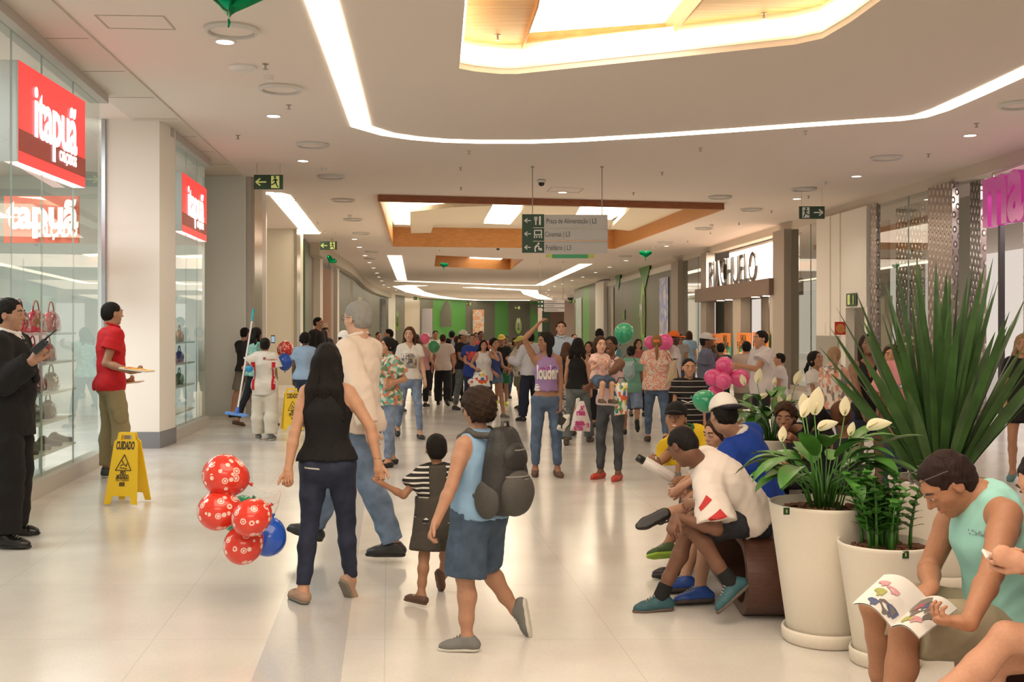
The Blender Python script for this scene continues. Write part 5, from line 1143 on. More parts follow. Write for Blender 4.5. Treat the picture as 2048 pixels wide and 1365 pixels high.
def bars(L, c, s, m, parent, name, th=0.004):
    """pictogram from strokes ((x0,z0,x1,z1,t)) or dots ((x,z,r)) in a unit square"""
    mb = MB(); n = Vector((0, -1, 0)); r = Vector((1, 0, 0)); u = Vector((0, 0, 1))
    for e in L:
        if len(e) == 5:
            p, q = c+(r*e[0]+u*e[1])*s, c+(r*e[2]+u*e[3])*s; d = (q-p).normalized(); k = d.cross(n)*e[4]*s/2
            mb.add([p-k, q-k, q+k, p+k, p-k-n*th, q-k-n*th, q+k-n*th, p+k-n*th], [(0, 1, 2, 3), (7, 6, 5, 4), (0, 4, 5, 1), (1, 5, 6, 2), (2, 6, 7, 3), (3, 7, 4, 0)])
        else:
            vs = [c+(r*(e[0]+e[2]*math.cos(a))+u*(e[1]+e[2]*math.sin(a)))*s for a in [i*PI/6 for i in range(12)]]
            mb.add(vs+[v-n*th for v in vs], [tuple(range(12)), tuple(range(23, 11, -1))]+[(i, (i+1) % 12, 12+(i+1) % 12, 12+i) for i in range(12)])
    return mb.build(name, m, parent)
FORK = [(-.25, .45, -.25, .05, .09), (-.12, .45, -.12, .05, .09), (-.38, .45, -.38, .05, .09), (-.42, .05, -.08, .05, .1), (-.25, .05, -.25, -.5, .13), (.22, .5, .22, -.5, .2)]
SCREEN = [(-.45, .4, .45, .4, .12), (-.45, -.1, .45, -.1, .12), (-.4, .4, -.4, -.1, .12), (.4, .4, .4, -.1, .12), (-.4, -.2, -.4, -.5, .12), (-.15, -.25, -.15, -.45, .12), (.15, -.25, .15, -.45, .12), (.4, -.2, .4, -.5, .12)]
DIAP = [(.05, .42, .13), (-.1, .25, -.35, -.05, .2), (-.1, .25, .15, .0, .14), (-.35, -.05, -.3, -.5, .16), (.0, -.15, .45, -.15, .14), (.1, -.3, .5, -.3, .1)]
RUN = [(.02, .40, .10), (0, .27, -.05, 0, .15), (0, .24, .22, .08, .09), (0, .24, -.22, .12, .09), (-.05, .0, .15, -.18, .11), (.15, -.18, .34, -.24, .1), (-.05, .0, -.12, -.25, .11), (-.12, -.25, -.26, -.45, .1)]
yS = 19.0
so = empty('hanging_sign', P(1130, 510, yS), 'large hanging direction sign with three rows and dark green left field', 'sign')
def slab(x0, y0, x1, y1, Y, m, name, parent, th=0.05, dy=0.0):
    a, b = P(x0, y0, Y), P(x1, y1, Y); mb = MB(); mb.box(((a.x+b.x)/2, Y+dy, (a.z+b.z)/2), (abs(b.x-a.x), th, abs(a.z-b.z))); return mb.build(name, m, parent, bevel=0.0)
slab(1044, 429, 1088, 506, yS, SGR, 'green_field', so, 0.06)
for (y0, y1, txt, ic, tx) in ((430, 455, 'Praça de Alimentação | L3', FORK, 1093), (457, 481, 'Cinemas | L3', SCREEN, 1090), (484, 508, 'Fraldário | L3', DIAP, 1092)):
    slab(1088, y0, 1215, y1, yS, SGY, 'panel', so, 0.05)
    place_text(txt, P(tx, (y0+y1)/2+4.5, yS-0.027), (1, 0, 0), (0, 0, 1), 0.125, INK, so, 'lettering', 0.001, fit=(0.86 if txt[0] == 'P' else 0.43 if txt[0] == 'C' else 0.43))
    yc = (y0+y1)/2-1; arrow(P(1056, yc, yS-0.034), Vector((1, 0, 0)), 0.10, SW, so); bars(ic, P(1076, yc, yS-0.034), 0.15, SW, so, 'pictogram')
for yy in (455.6, 482.4): slab(1066, yy, 1215, yy+1, yS-0.02, mat('thin_line', (0.75, 0.72, 0.62), 0.4), 'divider', so, 0.06)
slab(1104, 509, 1188, 517, yS, mat('stripe_green', (0.05, 0.35, 0.16), 0.4), 'colour_stripe', so, 0.03); slab(1092, 509, 1104, 515, yS, mat('stripe_lime', (0.45, 0.55, 0.10), 0.4), 'colour_stripe', so, 0.03); slab(1176, 509, 1188, 517, yS-0.012, mat('stripe_lime', (0.45, 0.55, 0.10), 0.4), 'colour_stripe', so, 0.03)
for px in (1065, 1204):
    a = P(px, 430, yS); mb = MB(); mb.tube([a, Vector((a.x, a.y, ZC))], 0.009); mb.lathe((a.x, a.y, ZC), [(0.03, 0), (0.03, -0.02), (0.009, -0.03)], 12); mb.build('rod', mat('rod_grey', (0.35, 0.32, 0.29), 0.4, 0.6), so)
yF = 46.0
so = empty('hanging_sign', P(1100, 625, yF), 'small far hanging direction sign seen below the large one', 'sign')
slab(1075, 600, 1088, 625, yF, SGR, 'green_field', so, 0.06)
for k in range(3):
    slab(1088, 600+k*8.4, 1129, 607.2+k*8.4, yF, SGY, 'panel', so, 0.05); arrow(P(1078.5, 604+k*8.2, yF-0.04), Vector((1, 0, 0)), 0.09, SW, so); bars([(0, 0, .3)], P(1084, 604+k*8.2, yF-0.04), 0.14, SW, so, 'pictogram')
    slab(1091, 603+k*8.4, (1112, 1109, 1116)[k], 604+k*8.4, yF, mat('sign_ink_dim', (0.2, 0.2, 0.19), 0.5), 'writing_line', so, 0.02, -0.03)
for px in (1080, 1126):
    a = P(px, 600, yF); mb = MB(); mb.tube([a, Vector((a.x, a.y, ZC))], 0.012); mb.build('rod', mat('rod_grey', (0.35, 0.32, 0.29), 0.4, 0.6), so)
# exit signs
EXG = mat('exit_green', (0.015, 0.05, 0.025), 0.4); EXL = mat('exit_lime', (0.62, 0.72, 0.22), 0.5, emit=(0.62, 0.72, 0.22), es=0.12); EXW = mat('exit_white', (0.8, 0.85, 0.78), 0.5)
def exit_sign(x0, y0, x1, y1, Y, label, left=True, m=EXL, hang=True):
    a, b = P(x0, y0, Y), P(x1, y1, Y); c = (a+b)/2; o = empty('exit_sign', (c.x, Y, b.z), label, 'exit sign'); wd, ht = b.x-a.x, a.z-b.z
    mb = MB(); mb.box(c, (wd, 0.03, ht)); mb.build('plate', EXG, o); k = 1 if left else -1; R = Vector((1, 0, 0)); n = Vector((0, -0.02, 0))
    arrow(c-R*wd*0.24*k+n, R, wd*0.34, m, o, left)
    cc = c+R*wd*0.24*k+n; mb = MB(); mb.box(cc, (wd*0.28, 0.006, ht*0.84)); mb.build('door_field', m, o)
    bars([(e[0]*-k, e[1], e[2]) if len(e) == 3 else (e[0]*-k, e[1], e[2]*-k, e[3], e[4]) for e in RUN], cc+Vector((0, -0.006, 0)), ht*0.82, EXG, o, 'running_figure')
    if hang:
        mb = MB()
        for s_ in (-.4, .4): mb.tube([c+R*wd*s_+Vector((0, 0, ht/2)), Vector((c.x+wd*s_, Y, ZC))], 0.003)
        mb.build('hanging_wires', mat('rod_grey', (0.35, 0.32, 0.29), 0.4, 0.6), o)
exit_sign(508, 350, 566, 379, 18.6, 'hanging green exit sign with left arrow nearest on the left')
exit_sign(640, 483, 674, 500, 32, 'second green exit sign with left arrow, by the far left pillar')
exit_sign(1598, 413, 1649, 438, 22.0, 'green exit sign with right arrow in front of the right shops', False, EXW)
for x, y, Y, lb in ((833, 597, 95, 'tiny far exit sign over the left part of the crowd'), (938, 608, 104, 'tiny far exit sign in the middle of the end wall'), (1035, 616, 110, 'tiny far exit sign just left of the small hanging sign'), (1144, 603, 75, 'tiny far exit sign at the end of the right hoarding')): exit_sign(x-6, y-3.2, x+6, y+3.2, Y, lb, True, EXL)
# small upright exit plate, hose and extinguisher plates, right pillar
def wplate(px, py, w_, h_, m, name, parent=None, off=0.13, **k): return rwall(px, py, w_, h_, m, name, parent=parent, off=off, **k)
o = wplate(1714, 600, 0.62, 0.28*1.0, EXG, 'exit_plate', label='small green exit plate above the service door', cat='exit sign'); c = rp(1714)
wplate(1710, 600, 0.14, 0.22, EXL, 'door_field', o, 0.145); wplate(1719, 600, 0.03, 0.20, EXL, 'arrow', o, 0.145)
RSIG = mat('safety_red', (0.62, 0.035, 0.025), 0.45); YEL = mat('safety_yellow', (0.80, 0.62, 0.15), 0.5)
Y_ = rp(1681)[1]-0.6; c = P(1681, 657, Y_); o = empty('safety_plate', c, 'red square hose reel plate with yellow spiral on the right pillar', 'safety sign')
mb = MB(); mb.box(c, (0.26, 0.012, 0.29)); mb.build('plate', RSIG, o); mb = MB(); sp_ = [c+Vector((math.cos(a)*a*0.0042, -0.01, math.sin(a)*a*0.0042)) for a in [i*0.35 for i in range(4, 72)]]; mb.tube(sp_, 0.006, 5); mb.build('spiral', YEL, o)
c = P(1655, 657, rp(1655)[1]-0.3); o = empty('safety_plate', c, 'narrow red and yellow plate left of the hose reel plate', 'safety sign'); mb = MB(); mb.box(c, (0.10, 0.012, 0.27)); mb.build('plate', RSIG, o); mb = MB(); mb.box(c+Vector((0, -0.01, 0)), (0.045, 0.006, 0.2)); mb.build('mark', YEL, o)
c = P(446.5, 628, 20.38); o = empty('safety_plate', c, 'red square fire extinguisher plate on the wide white pillar', 'safety sign'); mb = MB(); mb.box(c, (0.215, 0.012, 0.215)); mb.build('plate', RSIG, o)
bars([(.0, .22, .0, -.38, .26), (.0, .24, .13), (-.02, .36, .12, .36, .07), (-.05, .34, -.2, .2, .05), (-.2, .2, -.2, -.1, .05)], c+Vector((0, -0.01, 0)), 0.2, SW, o, 'extinguisher_figure')
# ================================================================ left shop interior
mb = MB(); mb.obox((-9.5, -2), (-9.8, 20), 0, ZC, 0.1); mb.obox((-9.5, 20.2), (-4.9, 20.2), 0, ZC, 0.1); tag(mb.build('wall_shop', mat('shop_back', (0.72, 0.76, 0.72), 0.6)), kind='structure')
for Y in (7.0, 11.0, 15.5): area_light('shop_lamp', (-6.8, Y, 4.25), 2.4, 1.6, 190, (0.95, 0.97, 1.0))
mb = MB(); mb.box((-8.2, 13.7, 1.6), (1.6, 0.1, 3.2)); tag(mb.build('wall_shop_panel', mat('shop_panel', (0.30, 0.27, 0.20), 0.6)), kind='structure')
SHG = mat('shelf_white', (0.82, 0.82, 0.76), 0.4); CHR = mat('chrome', (0.6, 0.6, 0.6), 0.15, 0.9)
def along(g0, g1, t, inset):
    d = Vector((g1.x-g0.x, g1.y-g0.y, 0)).normalized(); n = Vector((-d.y, d.x, 0)); return Vector((g0.x, g0.y, 0))+d*t+n*inset, d, n
G0 = Vector((g1b.x+0.131*5.0, g1b.y-5.0, 0)); L1 = 4.7
rnd = random.Random(4)
def shelf_unit(G0, G1, L1, zs, label, lit=True):
    o = empty('display_shelf', along(G0, G1, L1/2, 0.35)[0], label, 'shelf')
    for z in zs:
        a = along(G0, G1, 0.05, 0.36)[0]; b = along(G0, G1, L1-0.1, 0.36)[0]; mb = MB(); mb.obox(a, b, z-0.012, z+0.012, 0.42); mb.build('shelf_board', SHG if z < 0.9 else mat('shelf_glass', (0.62, 0.70, 0.68), 0.15, alpha=0.75), o)
    for t in (0.05, L1/3, 2*L1/3, L1-0.1):
        p = along(G0, G1, t, 0.55)[0]; mb = MB(); mb.tube([p, p+Vector((0, 0, zs[-1]))], 0.012); mb.build('upright', CHR, o)
    a = along(G0, G1, 0.0, 0.62)[0]; b = along(G0, G1, L1, 0.62)[0]; mb = MB(); mb.obox(a, b, 0.18, 0.62, 0.04); mb.build('lit_back', mat('lit_panel', (0.9, 0.9, 0.8), 0.5, emit=(1, 0.98, 0.85), es=0.7), o)
    return o
G1 = Vector((g1b.x, g1b.y, 0))
shelf_unit(G0, G1, L1, (0.30, 0.62, 0.92, 1.24, 1.55), 'glass display shelf with bags and shoes behind the first shop window')
H0 = Vector((g2a.x, g2a.y, 0)); H1 = Vector((g2b.x, g2b.y, 0)); L2 = 3.0
shelf_unit(H0, H1, L2, (0.30, 0.70, 1.05, 1.38), 'glass display shelf with coloured bags behind the second shop window')
def handbag(p, d, col, label, group, sc=1.0, tall=0.9):
    n = Vector((-d.y, d.x, 0)); u = Vector((0, 0, 1)); w_ = 0.19*sc; h_ = 0.24*sc*tall; o = empty('handbag', p, label, 'handbag', group)
    ps = [grp([ell(p+u*h_*0.42, (d, n, u), (w_, 0.075*sc, h_*0.55), 0.01), cone(p-d*w_*0.75+u*0.04, p+d*w_*0.75+u*0.04, 0.06*sc, 0.06*sc, 0.03)], [(p+u*0.002, -u)])]
    sdf_obj('bag_body', ps, 0.014, mat('patent_leather', col, 0.18, coat=0.5), o, wr=(0.008, 40, rnd.randint(1, 99)))
    mb = MB(); mb.tube([p+d*math.cos(a)*w_*0.5+u*(h_*0.8+math.sin(a)*h_*0.55) for a in [i*PI/10 for i in range(11)]], 0.008, 6); mb.build('handle', mat('patent_leather', tuple(c*0.7 for c in col), 0.25), o, smooth=True)
bagc = [(0.42, 0.015, 0.04), (0.42, 0.015, 0.04), (0.36, 0.02, 0.05), (0.45, 0.03, 0.06)]
names = ('farthest right', 'second from right', 'third from right', 'fourth from right', 'fifth from right', 'nearest the guard', 'beyond the guard', 'at the left frame edge')
for row, (z, cs, nm, sc) in enumerate(((1.565, bagc, 'red patent handbag on the top glass shelf', 1.15), (1.252, [(0.33, 0.01, 0.03)], 'dark red handbag on the second glass shelf', 0.95), (0.932, [(0.09, 0.085, 0.07), (0.02, 0.02, 0.022), (0.10, 0.09, 0.07)], 'dark olive handbag on the third shelf', 0.95), (0.632, [(0.13, 0.12, 0.09), (0.015, 0.015, 0.015), (0.12, 0.09, 0.07)], 'olive or black handbag on the lower shelf', 0.95))):
    for k in range(7):
        p, d, n = along(G0, G1, L1-0.55-k*0.56-(row % 2)*0.12, 0.30); p.z = z; handbag(p, d, cs[k % len(cs)], nm+', '+names[k], 'handbags in the first shop window', sc)
cc = [(0.60, 0.10, 0.18), (0.05, 0.05, 0.30), (0.6, 0.08, 0.12), (0.08, 0.2, 0.1), (0.5, 0.3, 0.2)]
for row, z in enumerate((1.39, 1.06, 0.71)):
    for k in range(5):
        p, d, n = along(H0, H1, 0.35+k*0.52, 0.30); p.z = z; handbag(p, d, cc[(k+row*2) % 5], ('pink', 'navy', 'red', 'dark green', 'tan')[(k+row*2) % 5]+' handbag on the '+('top', 'middle', 'lower')[row]+' shelf of the second window, '+('nearest', 'second', 'third', 'fourth', 'farthest')[k], 'handbags in the second shop window', 0.9)
def shop_shoe(p, d, col, label, group, sc=1.0):
    u = Vector((0, 0, 1)); n = Vector((-d.y, d.x, 0)); o = empty('display_shoe', p, label, 'shoe', group)
    ps = [grp([cone(p-d*0.09*sc+u*0.05*sc, p+d*0.10*sc+u*0.035*sc, 0.038*sc, 0.030*sc, 0.02), cone(p-d*0.09*sc+u*0.05*sc, p-d*0.07*sc+u*0.10*sc, 0.036*sc, 0.034*sc, 0.02), cone(p+d*0.02*sc+u*0.05*sc, p-d*0.05*sc+u*0.08*sc, 0.03*sc, 0.034*sc, 0.02), ell(p-d*0.08*sc+u*0.13*sc, (d, n, u), (0.03*sc, 0.024*sc, 0.05*sc), 0.008, 'sub')], [(p+u*0.012, -u)])]
    sdf_obj('upper', ps, 0.008, mat('shoe_leather', col, 0.4), o)
    mb = MB(); mb.box(p+u*0.007, (0.25*sc, 0.075*sc, 0.014), Matrix.Rotation(math.atan2(d.y, d.x), 3, 'Z')); mb.build('sole', mat('shoe_sole', (0.7, 0.68, 0.62), 0.5), o, bevel=0.004)
for k in range(10):
    p, d, n = along(G0, G1, 0.5+k*0.43, 0.26); p.z = 0.313; shop_shoe(p, (n*-0.8+d*0.6).normalized(), (0.10, 0.09, 0.085) if k % 2 else (0.04, 0.035, 0.03), 'dark display shoe on the lowest lit shelf, '+('first', 'second', 'third', 'fourth', 'fifth', 'sixth', 'seventh', 'eighth', 'ninth', 'tenth')[k]+' from the near end', 'shoes on the lowest shelf', 1.1)
# ================================================================ wet floor signs
YP = mat('yellow_plastic', (0.86, 0.56, 0.02), 0.4)
def wet_sign(x, Y, yaw, H_, label):
    """two hinged plastic panels"""
    o = empty('wet_floor_sign', (x, Y, 0), label, 'wet floor sign'); k = H_/0.66
    rz = Matrix.Rotation(yaw, 3, 'Z')
    for s_, nm in ((-1, 'front_panel'), (1, 'rear_panel')):
        tilt = Matrix.Rotation(0.20*-s_*-1*1.0, 3, 'X')
        out = [(-.155, .0), (-.10, .0), (-.085, .075), (.085, .075), (.10, .0), (.155, .0), (.112, .575), (.085, .60), (.078, .66), (-.078, .66), (-.085, .60), (-.112, .575)]
        hole = [(-.052, .59), (.052, .59), (.048, .635), (-.048, .635)]
        loops = [[Vector((a*k, b*k, 0)) for a, b in out], [Vector((a*k, b*k, 0)) for a, b in hole]]
        tris = tessellate_polygon(loops); f0 = [v for L in loops for v in L]; nn = len(f0); th = 0.014*k
        def tr(v, d): return rz @ (Matrix.Rotation(0.21*s_, 3, 'X') @ Vector((v.x, d, v.y-0.66*k)))+Vector((x, Y, 0.655*k))
        V = [tr(v, s_*0.014*k-th/2) for v in f0]+[tr(v, s_*0.014*k+th/2) for v in f0]
        fs = [tuple(t) for t in tris]+[tuple(i+nn for i in t[::-1]) for t in tris]; q = 0
        for L in loops:
            m_ = len(L); fs += [(q+i, q+(i+1) % m_, nn+q+(i+1) % m_, nn+q+i) for i in range(m_)]; q += m_
        mb = MB(); mb.add(V, fs); po = mb.build(nm, YP, o)
        if s_ == -1:
            R = rz @ Vector((1, 0, 0)); a0 = tr(Vector((0, 0, 0)), 0); a1 = tr(Vector((0, 1, 0)), 0); UU = (a1-a0).normalized(); N = R.cross(UU)
            def at(a, b, e=0.010): return tr(Vector((a*k, b*k, 0)), s_*0.014*k-th/2)+N*0.002
            BK = mat('black_print', (0.06, 0.04, 0.02), 0.6)
            place_text('CUIDADO', at(0, .505), R, UU, 0.1, BK, po, 'lettering', 0.0008, 0.004, center=True, fit=0.175*k)
            place_text('PISO', at(0, .268), R, UU, 0.05, BK, po, 'lettering', 0.0008, 0.002, center=True, fit=0.052*k)
            place_text('MOLHADO', at(0, .236), R, UU, 0.05, BK, po, 'lettering', 0.0008, 0.002, center=True, fit=0.115*k)
            place_text('PISO MOJADO', at(0, .212), R, UU, 0.05, BK, po, 'lettering', 0.0008, 0, center=True, fit=0.125*k)
            place_text('■■■', at(0, .165), R, UU, 0.05, BK, po, 'lettering', 0.0008, 0, center=True, fit=0.05*k)
            mb = MB(); T3 = [at(-.075, .31), at(.075, .31), at(0, .455)]
            for i in range(3): mb.tube([T3[i], T3[(i+1) % 3]], 0.0045*k, 5)
            for a_, b_ in (((-.02, .40), (.0, .37)), ((0, .37), (.025, .345)), ((0, .37), (-.03, .35)), ((-.035, .335), (.035, .325)), ((.025, .345), (.03, .375))): mb.tube([at(*a_), at(*b_)], 0.0045*k, 5)
            mb.build('warning_triangle', BK, po)
    mb = MB(); mb.tube([Vector((x, Y, 0.645*k))+rz @ Vector((-.07*k, 0, 0)), Vector((x, Y, 0.645*k))+rz @ Vector((.07*k, 0, 0))], 0.012*k, 8); mb.build('hinge', YP, o)
p = fl(250, 1012); wet_sign(p.x-0.02, p.y+0.13, -0.10, 0.655, 'yellow wet floor sign standing near the red shirt man')
p = fl(585, 862); wet_sign(p.x-0.03, p.y+0.10, 0.35, 0.66, 'yellow wet floor sign behind the cleaner, partly hidden')
# ================================================================ balloons
def balloon(c, r, col, label, group=None, tie=(0, 0, -1), prints=None, gloss=0.18, alpha=1.0, strng=None, tall=1.16):
    c = Vector(c); t = Vector(tie).normalized(); o = empty('balloon', c, label, 'balloon', group); M = Vector((0, 0, -1)).rotation_difference(t).to_matrix()
    prof = []
    n = 20
    for i in range(n+1):
        a = PI*i/n; z = math.cos(a); rr = math.sin(a)*(1-0.10*max(0, -z)); prof.append((max(rr*r, 0.0001), z*r*(tall if z < 0 else 1.05)))
    m = mat('balloon_rubber', col, gloss, coat=0.3, alpha=alpha) if not prints else balloon_print(col)
    mb = MB(); mb.lathe(c, prof[::-1], 28, M); b = mb.build('skin', m, o, smooth=True)
    k = c+t*r*tall; mb = MB(); mb.lathe(k, [(0.0001, 0.004), (r*0.06, -0.004), (r*0.10, -0.03*r*6)], 10, M); mb.build('knot', mat('balloon_rubber', tuple(x*0.8 for x in col), gloss), o, smooth=True)
    if strng:
        mb = MB(); e = Vector(strng); k2 = k+t*0.02; mb.tube([lerp(k2, e, q)+Vector((0, 0, -0.03*math.sin(q*PI))) for q in [i/8 for i in range(9)]], 0.0022, 5); mb.build('string', mat('string_white', (0.75, 0.70, 0.62), 0.6), o)
    return o
def balloon_print(col):
    key = ('bp', col)
    if key in _m: return _m[key]
    m = bpy.data.materials.new('printed_balloon'); t, b = nt(m); b.inputs['Roughness'].default_value = 0.2; b.inputs['Coat Weight'].default_value = 0.3
    tc = t.nodes.new('ShaderNodeTexCoord'); v = t.nodes.new('ShaderNodeTexVoronoi'); v.inputs['Scale'].default_value = 21; t.links.new(tc.outputs['Object'], v.inputs[0])
    sp = t.nodes.new('ShaderNodeSeparateColor'); t.links.new(v.outputs['Color'], sp.inputs[0])
    def mth(op, a, b_):
        n = t.nodes.new('ShaderNodeMath'); n.operation = op
        for i, x in enumerate((a, b_)):
            if isinstance(x, (int, float)): n.inputs[i].default_value = x
            else: t.links.new(x, n.inputs[i])
        return n.outputs[0]
    rr = mth('ADD', mth('MULTIPLY', sp.outputs[0], 0.24), 0.24); d = v.outputs['Distance']; disc = mth('LESS_THAN', d, rr); inner = mth('LESS_THAN', d, mth('MULTIPLY', rr, 0.70)); big = mth('GREATER_THAN', sp.outputs[0], 0.45); core = mth('LESS_THAN', d, mth('MULTIPLY', rr, 0.5))
    ring = mth('SUBTRACT', disc, mth('MULTIPLY', mth('SUBTRACT', inner, core), big))
    nn = t.nodes.new('ShaderNodeTexNoise'); nn.inputs['Scale'].default_value = 5; t.links.new(tc.outputs['Object'], nn.inputs[0]); msk = mth('GREATER_THAN', nn.outputs[0], 0.38)
    f = mth('MULTIPLY', ring, msk); mx = t.nodes.new('ShaderNodeMix'); mx.data_type = 'RGBA'; t.links.new(f, mx.inputs[0]); mx.inputs[6].default_value = col+(1,); mx.inputs[7].default_value = (0.85, 0.66, 0.58, 1); t.links.new(mx.outputs[2], b.inputs['Base Color'])
    _m[key] = m; return m
RED = (0.72, 0.045, 0.025)
YB = 6.35
hand_l = P(563, 978, 6.35)
def bl(px, py, Y, rpx, *a, **k): return balloon(P(px, py, Y), rpx*Y/F, *a, **k)
g = 'balloons held by the long haired woman'
bl(450, 952, 6.30, 43, RED, 'red printed balloon, the topmost of the held bunch', g, tie=(1, 0.1, -0.35), prints=1, strng=hand_l)
bl(437, 1022, 6.25, 40, RED, 'red printed balloon at the left of the held bunch', g, tie=(1, 0.2, 0.25), prints=1, strng=hand_l)
bl(503, 1036, 6.05, 38, RED, 'red printed balloon in the middle front of the held bunch', g, tie=(0.7, 0.6, 0.45), prints=1, strng=hand_l)
bl(487, 1090, 6.20, 39, RED, 'red printed balloon, the lowest of the held bunch', g, tie=(0.6, 0.3, 0.8), prints=1, strng=hand_l)
bl(537, 1076, 6.42, 36, (0.02, 0.10, 0.55), 'blue balloon at the right of the held bunch', g, tie=(0.2, 0.1, 1), strng=hand_l)
bl(478, 1030, 6.55, 36, (0.02, 0.28, 0.13), 'green balloon mostly hidden inside the held bunch', g, tie=(0.5, 0, 0.6), strng=hand_l)
bl(571, 700, 20.0, 17, RED, 'red printed balloon behind the cleaner', 'balloons behind the cleaner', tie=(0, 0, -1), prints=1); bl(570, 724, 19.8, 16, (0.02, 0.10, 0.50), 'blue balloon below the red one behind the cleaner', 'balloons behind the cleaner')
PK = (0.80, 0.10, 0.30); PK2 = (0.78, 0.09, 0.30); GB = (0.03, 0.33, 0.17)
g = 'cluster of pink balloons right of the striped shirt boy'; yk = 15.0
for px, py, dy, r, lb, tie in ((1449, 733, 0, 18.5, 'top', (0.1, 0, -1)), (1427, 756, -0.1, 18, 'left', (1, 0, -0.2)), (1480, 757, 0, 19, 'right', (-1, 0, 0.1)), (1447, 763, -0.35, 16.5, 'front middle', (0, 0.5, 0.6)), (1432, 786, 0.1, 17, 'lowest', (0.2, 0, 1))):
    bl(px, py, yk+dy, r, PK, 'pink balloon of the cluster by the shop, '+lb+' one', g, tie=tie)
bl(1301, 686, 17.6, 13, PK, 'small pink balloon left of the blond woman head', 'two pink balloons by the blond woman', tie=(0.3, 0, -1)); bl(1330, 685, 17.2, 16.5, PK, 'pink balloon right of the blond woman head', 'two pink balloons by the blond woman', tie=(-0.3, 0, -1))
bl(850, 677, 20.5, 10, (0.8, 0.12, 0.25), 'small pink balloon in the crowd beside a green one', tie=(0, 0, -1)); bl(868, 693, 21.0, 12, (0.05, 0.30, 0.12), 'small dark green balloon in the crowd beside a pink one', tie=(0, 0, -1))
bl(1248, 667, 12.0, 20, GB, 'green balloon on a white stick above the toddler', tie=(-0.35, 0, -1)); 
bl(1411, 803, 9.6, 23, GB, 'green balloon by the white cap of the seated man', tie=(-1, 0, 0.3))
mb = MB(); a = P(1390, 801, 9.6); mb.tube([a, a+Vector((-0.06, 0, -0.02)), a+Vector((-0.12, -0.02, 0.0))], 0.004, 6); mb.build('stick', mat('stick_white', (0.85, 0.85, 0.85), 0.4), bpy.data.objects['balloon'] if False else [o_ for o_ in bpy.data.objects if o_.get('label', '').startswith('green balloon by the white cap')][0])
mb = MB(); a = P(1237, 688, 12.0); b = P(1222, 735, 11.7); mb.tube([a, b], 0.005, 6); mb.build('stick', mat('stick_white', (0.85, 0.85, 0.85), 0.4), [o_ for o_ in bpy.data.objects if o_.get('label', '').startswith('green balloon on a white stick')][0])
def foil_heart(px, py, Y, size, label, tilt=0.0, yaw=0.0):
    c = P(px, py, Y); V = []; Fs = []; n = 48; rings = 9
    M = Matrix.Rotation(yaw, 3, 'Z') @ Matrix.Rotation(tilt, 3, 'Y')
    o = empty('foil_balloon', c, label, 'balloon')
    def hp(t):
        x = 16*math.sin(t)**3; z = 13*math.cos(t)-5*math.cos(2*t)-2*math.cos(3*t)-math.cos(4*t); return x/17*1.08, (z+2)/17*0.78
    for side in (-1, 1):
        base = len(V)
        for i in range(rings+1):
            k = i/rings; bul = math.sqrt(max(0, 1-k*k))*0.42
            for j in range(n):
                x, z = hp(2*PI*j/n); wv = 1+0.02*math.sin(j*5.0)*k; V.append(c+M @ Vector((x*k*wv, side*bul*(1+0.03*math.sin(j*3)), z*k*wv))*size)
        for i in range(rings):
            for j in range(n): Fs.append((base+i*n+j, base+i*n+(j+1) % n, base+(i+1)*n+(j+1) % n, base+(i+1)*n+j))
    mb = MB(); mb.add(V, Fs); mb.build('foil', mat('green_foil', (0.0, 0.24, 0.09), 0.14, 0.85), o, smooth=True)
    tp = c+M @ Vector((0, 0, -0.68))*size; mb = MB(); mb.tube([tp, tp+Vector((0.006, 0, -0.03)), tp+Vector((-0.002, 0, -0.07))], [0.008, 0.012, 0.006], 8); mb.build('neck', mat('green_foil', (0.0, 0.24, 0.09), 0.14, 0.85), o)
foil_heart(465, -24, 9.0, 0.38, 'large shiny green foil heart balloon at the near ceiling', 0.12, 0.2)
foil_heart(1291, 509, 27, 0.155, 'shiny green foil heart balloon at the ceiling before the right hoarding')
foil_heart(662, 521, 33, 0.17, 'tilted green foil heart balloon at the far left bulkhead', 0.6, 0.4)
foil_heart(888, 531, 44, 0.17, 'tiny green foil heart balloon below the far coffer', 0.1)
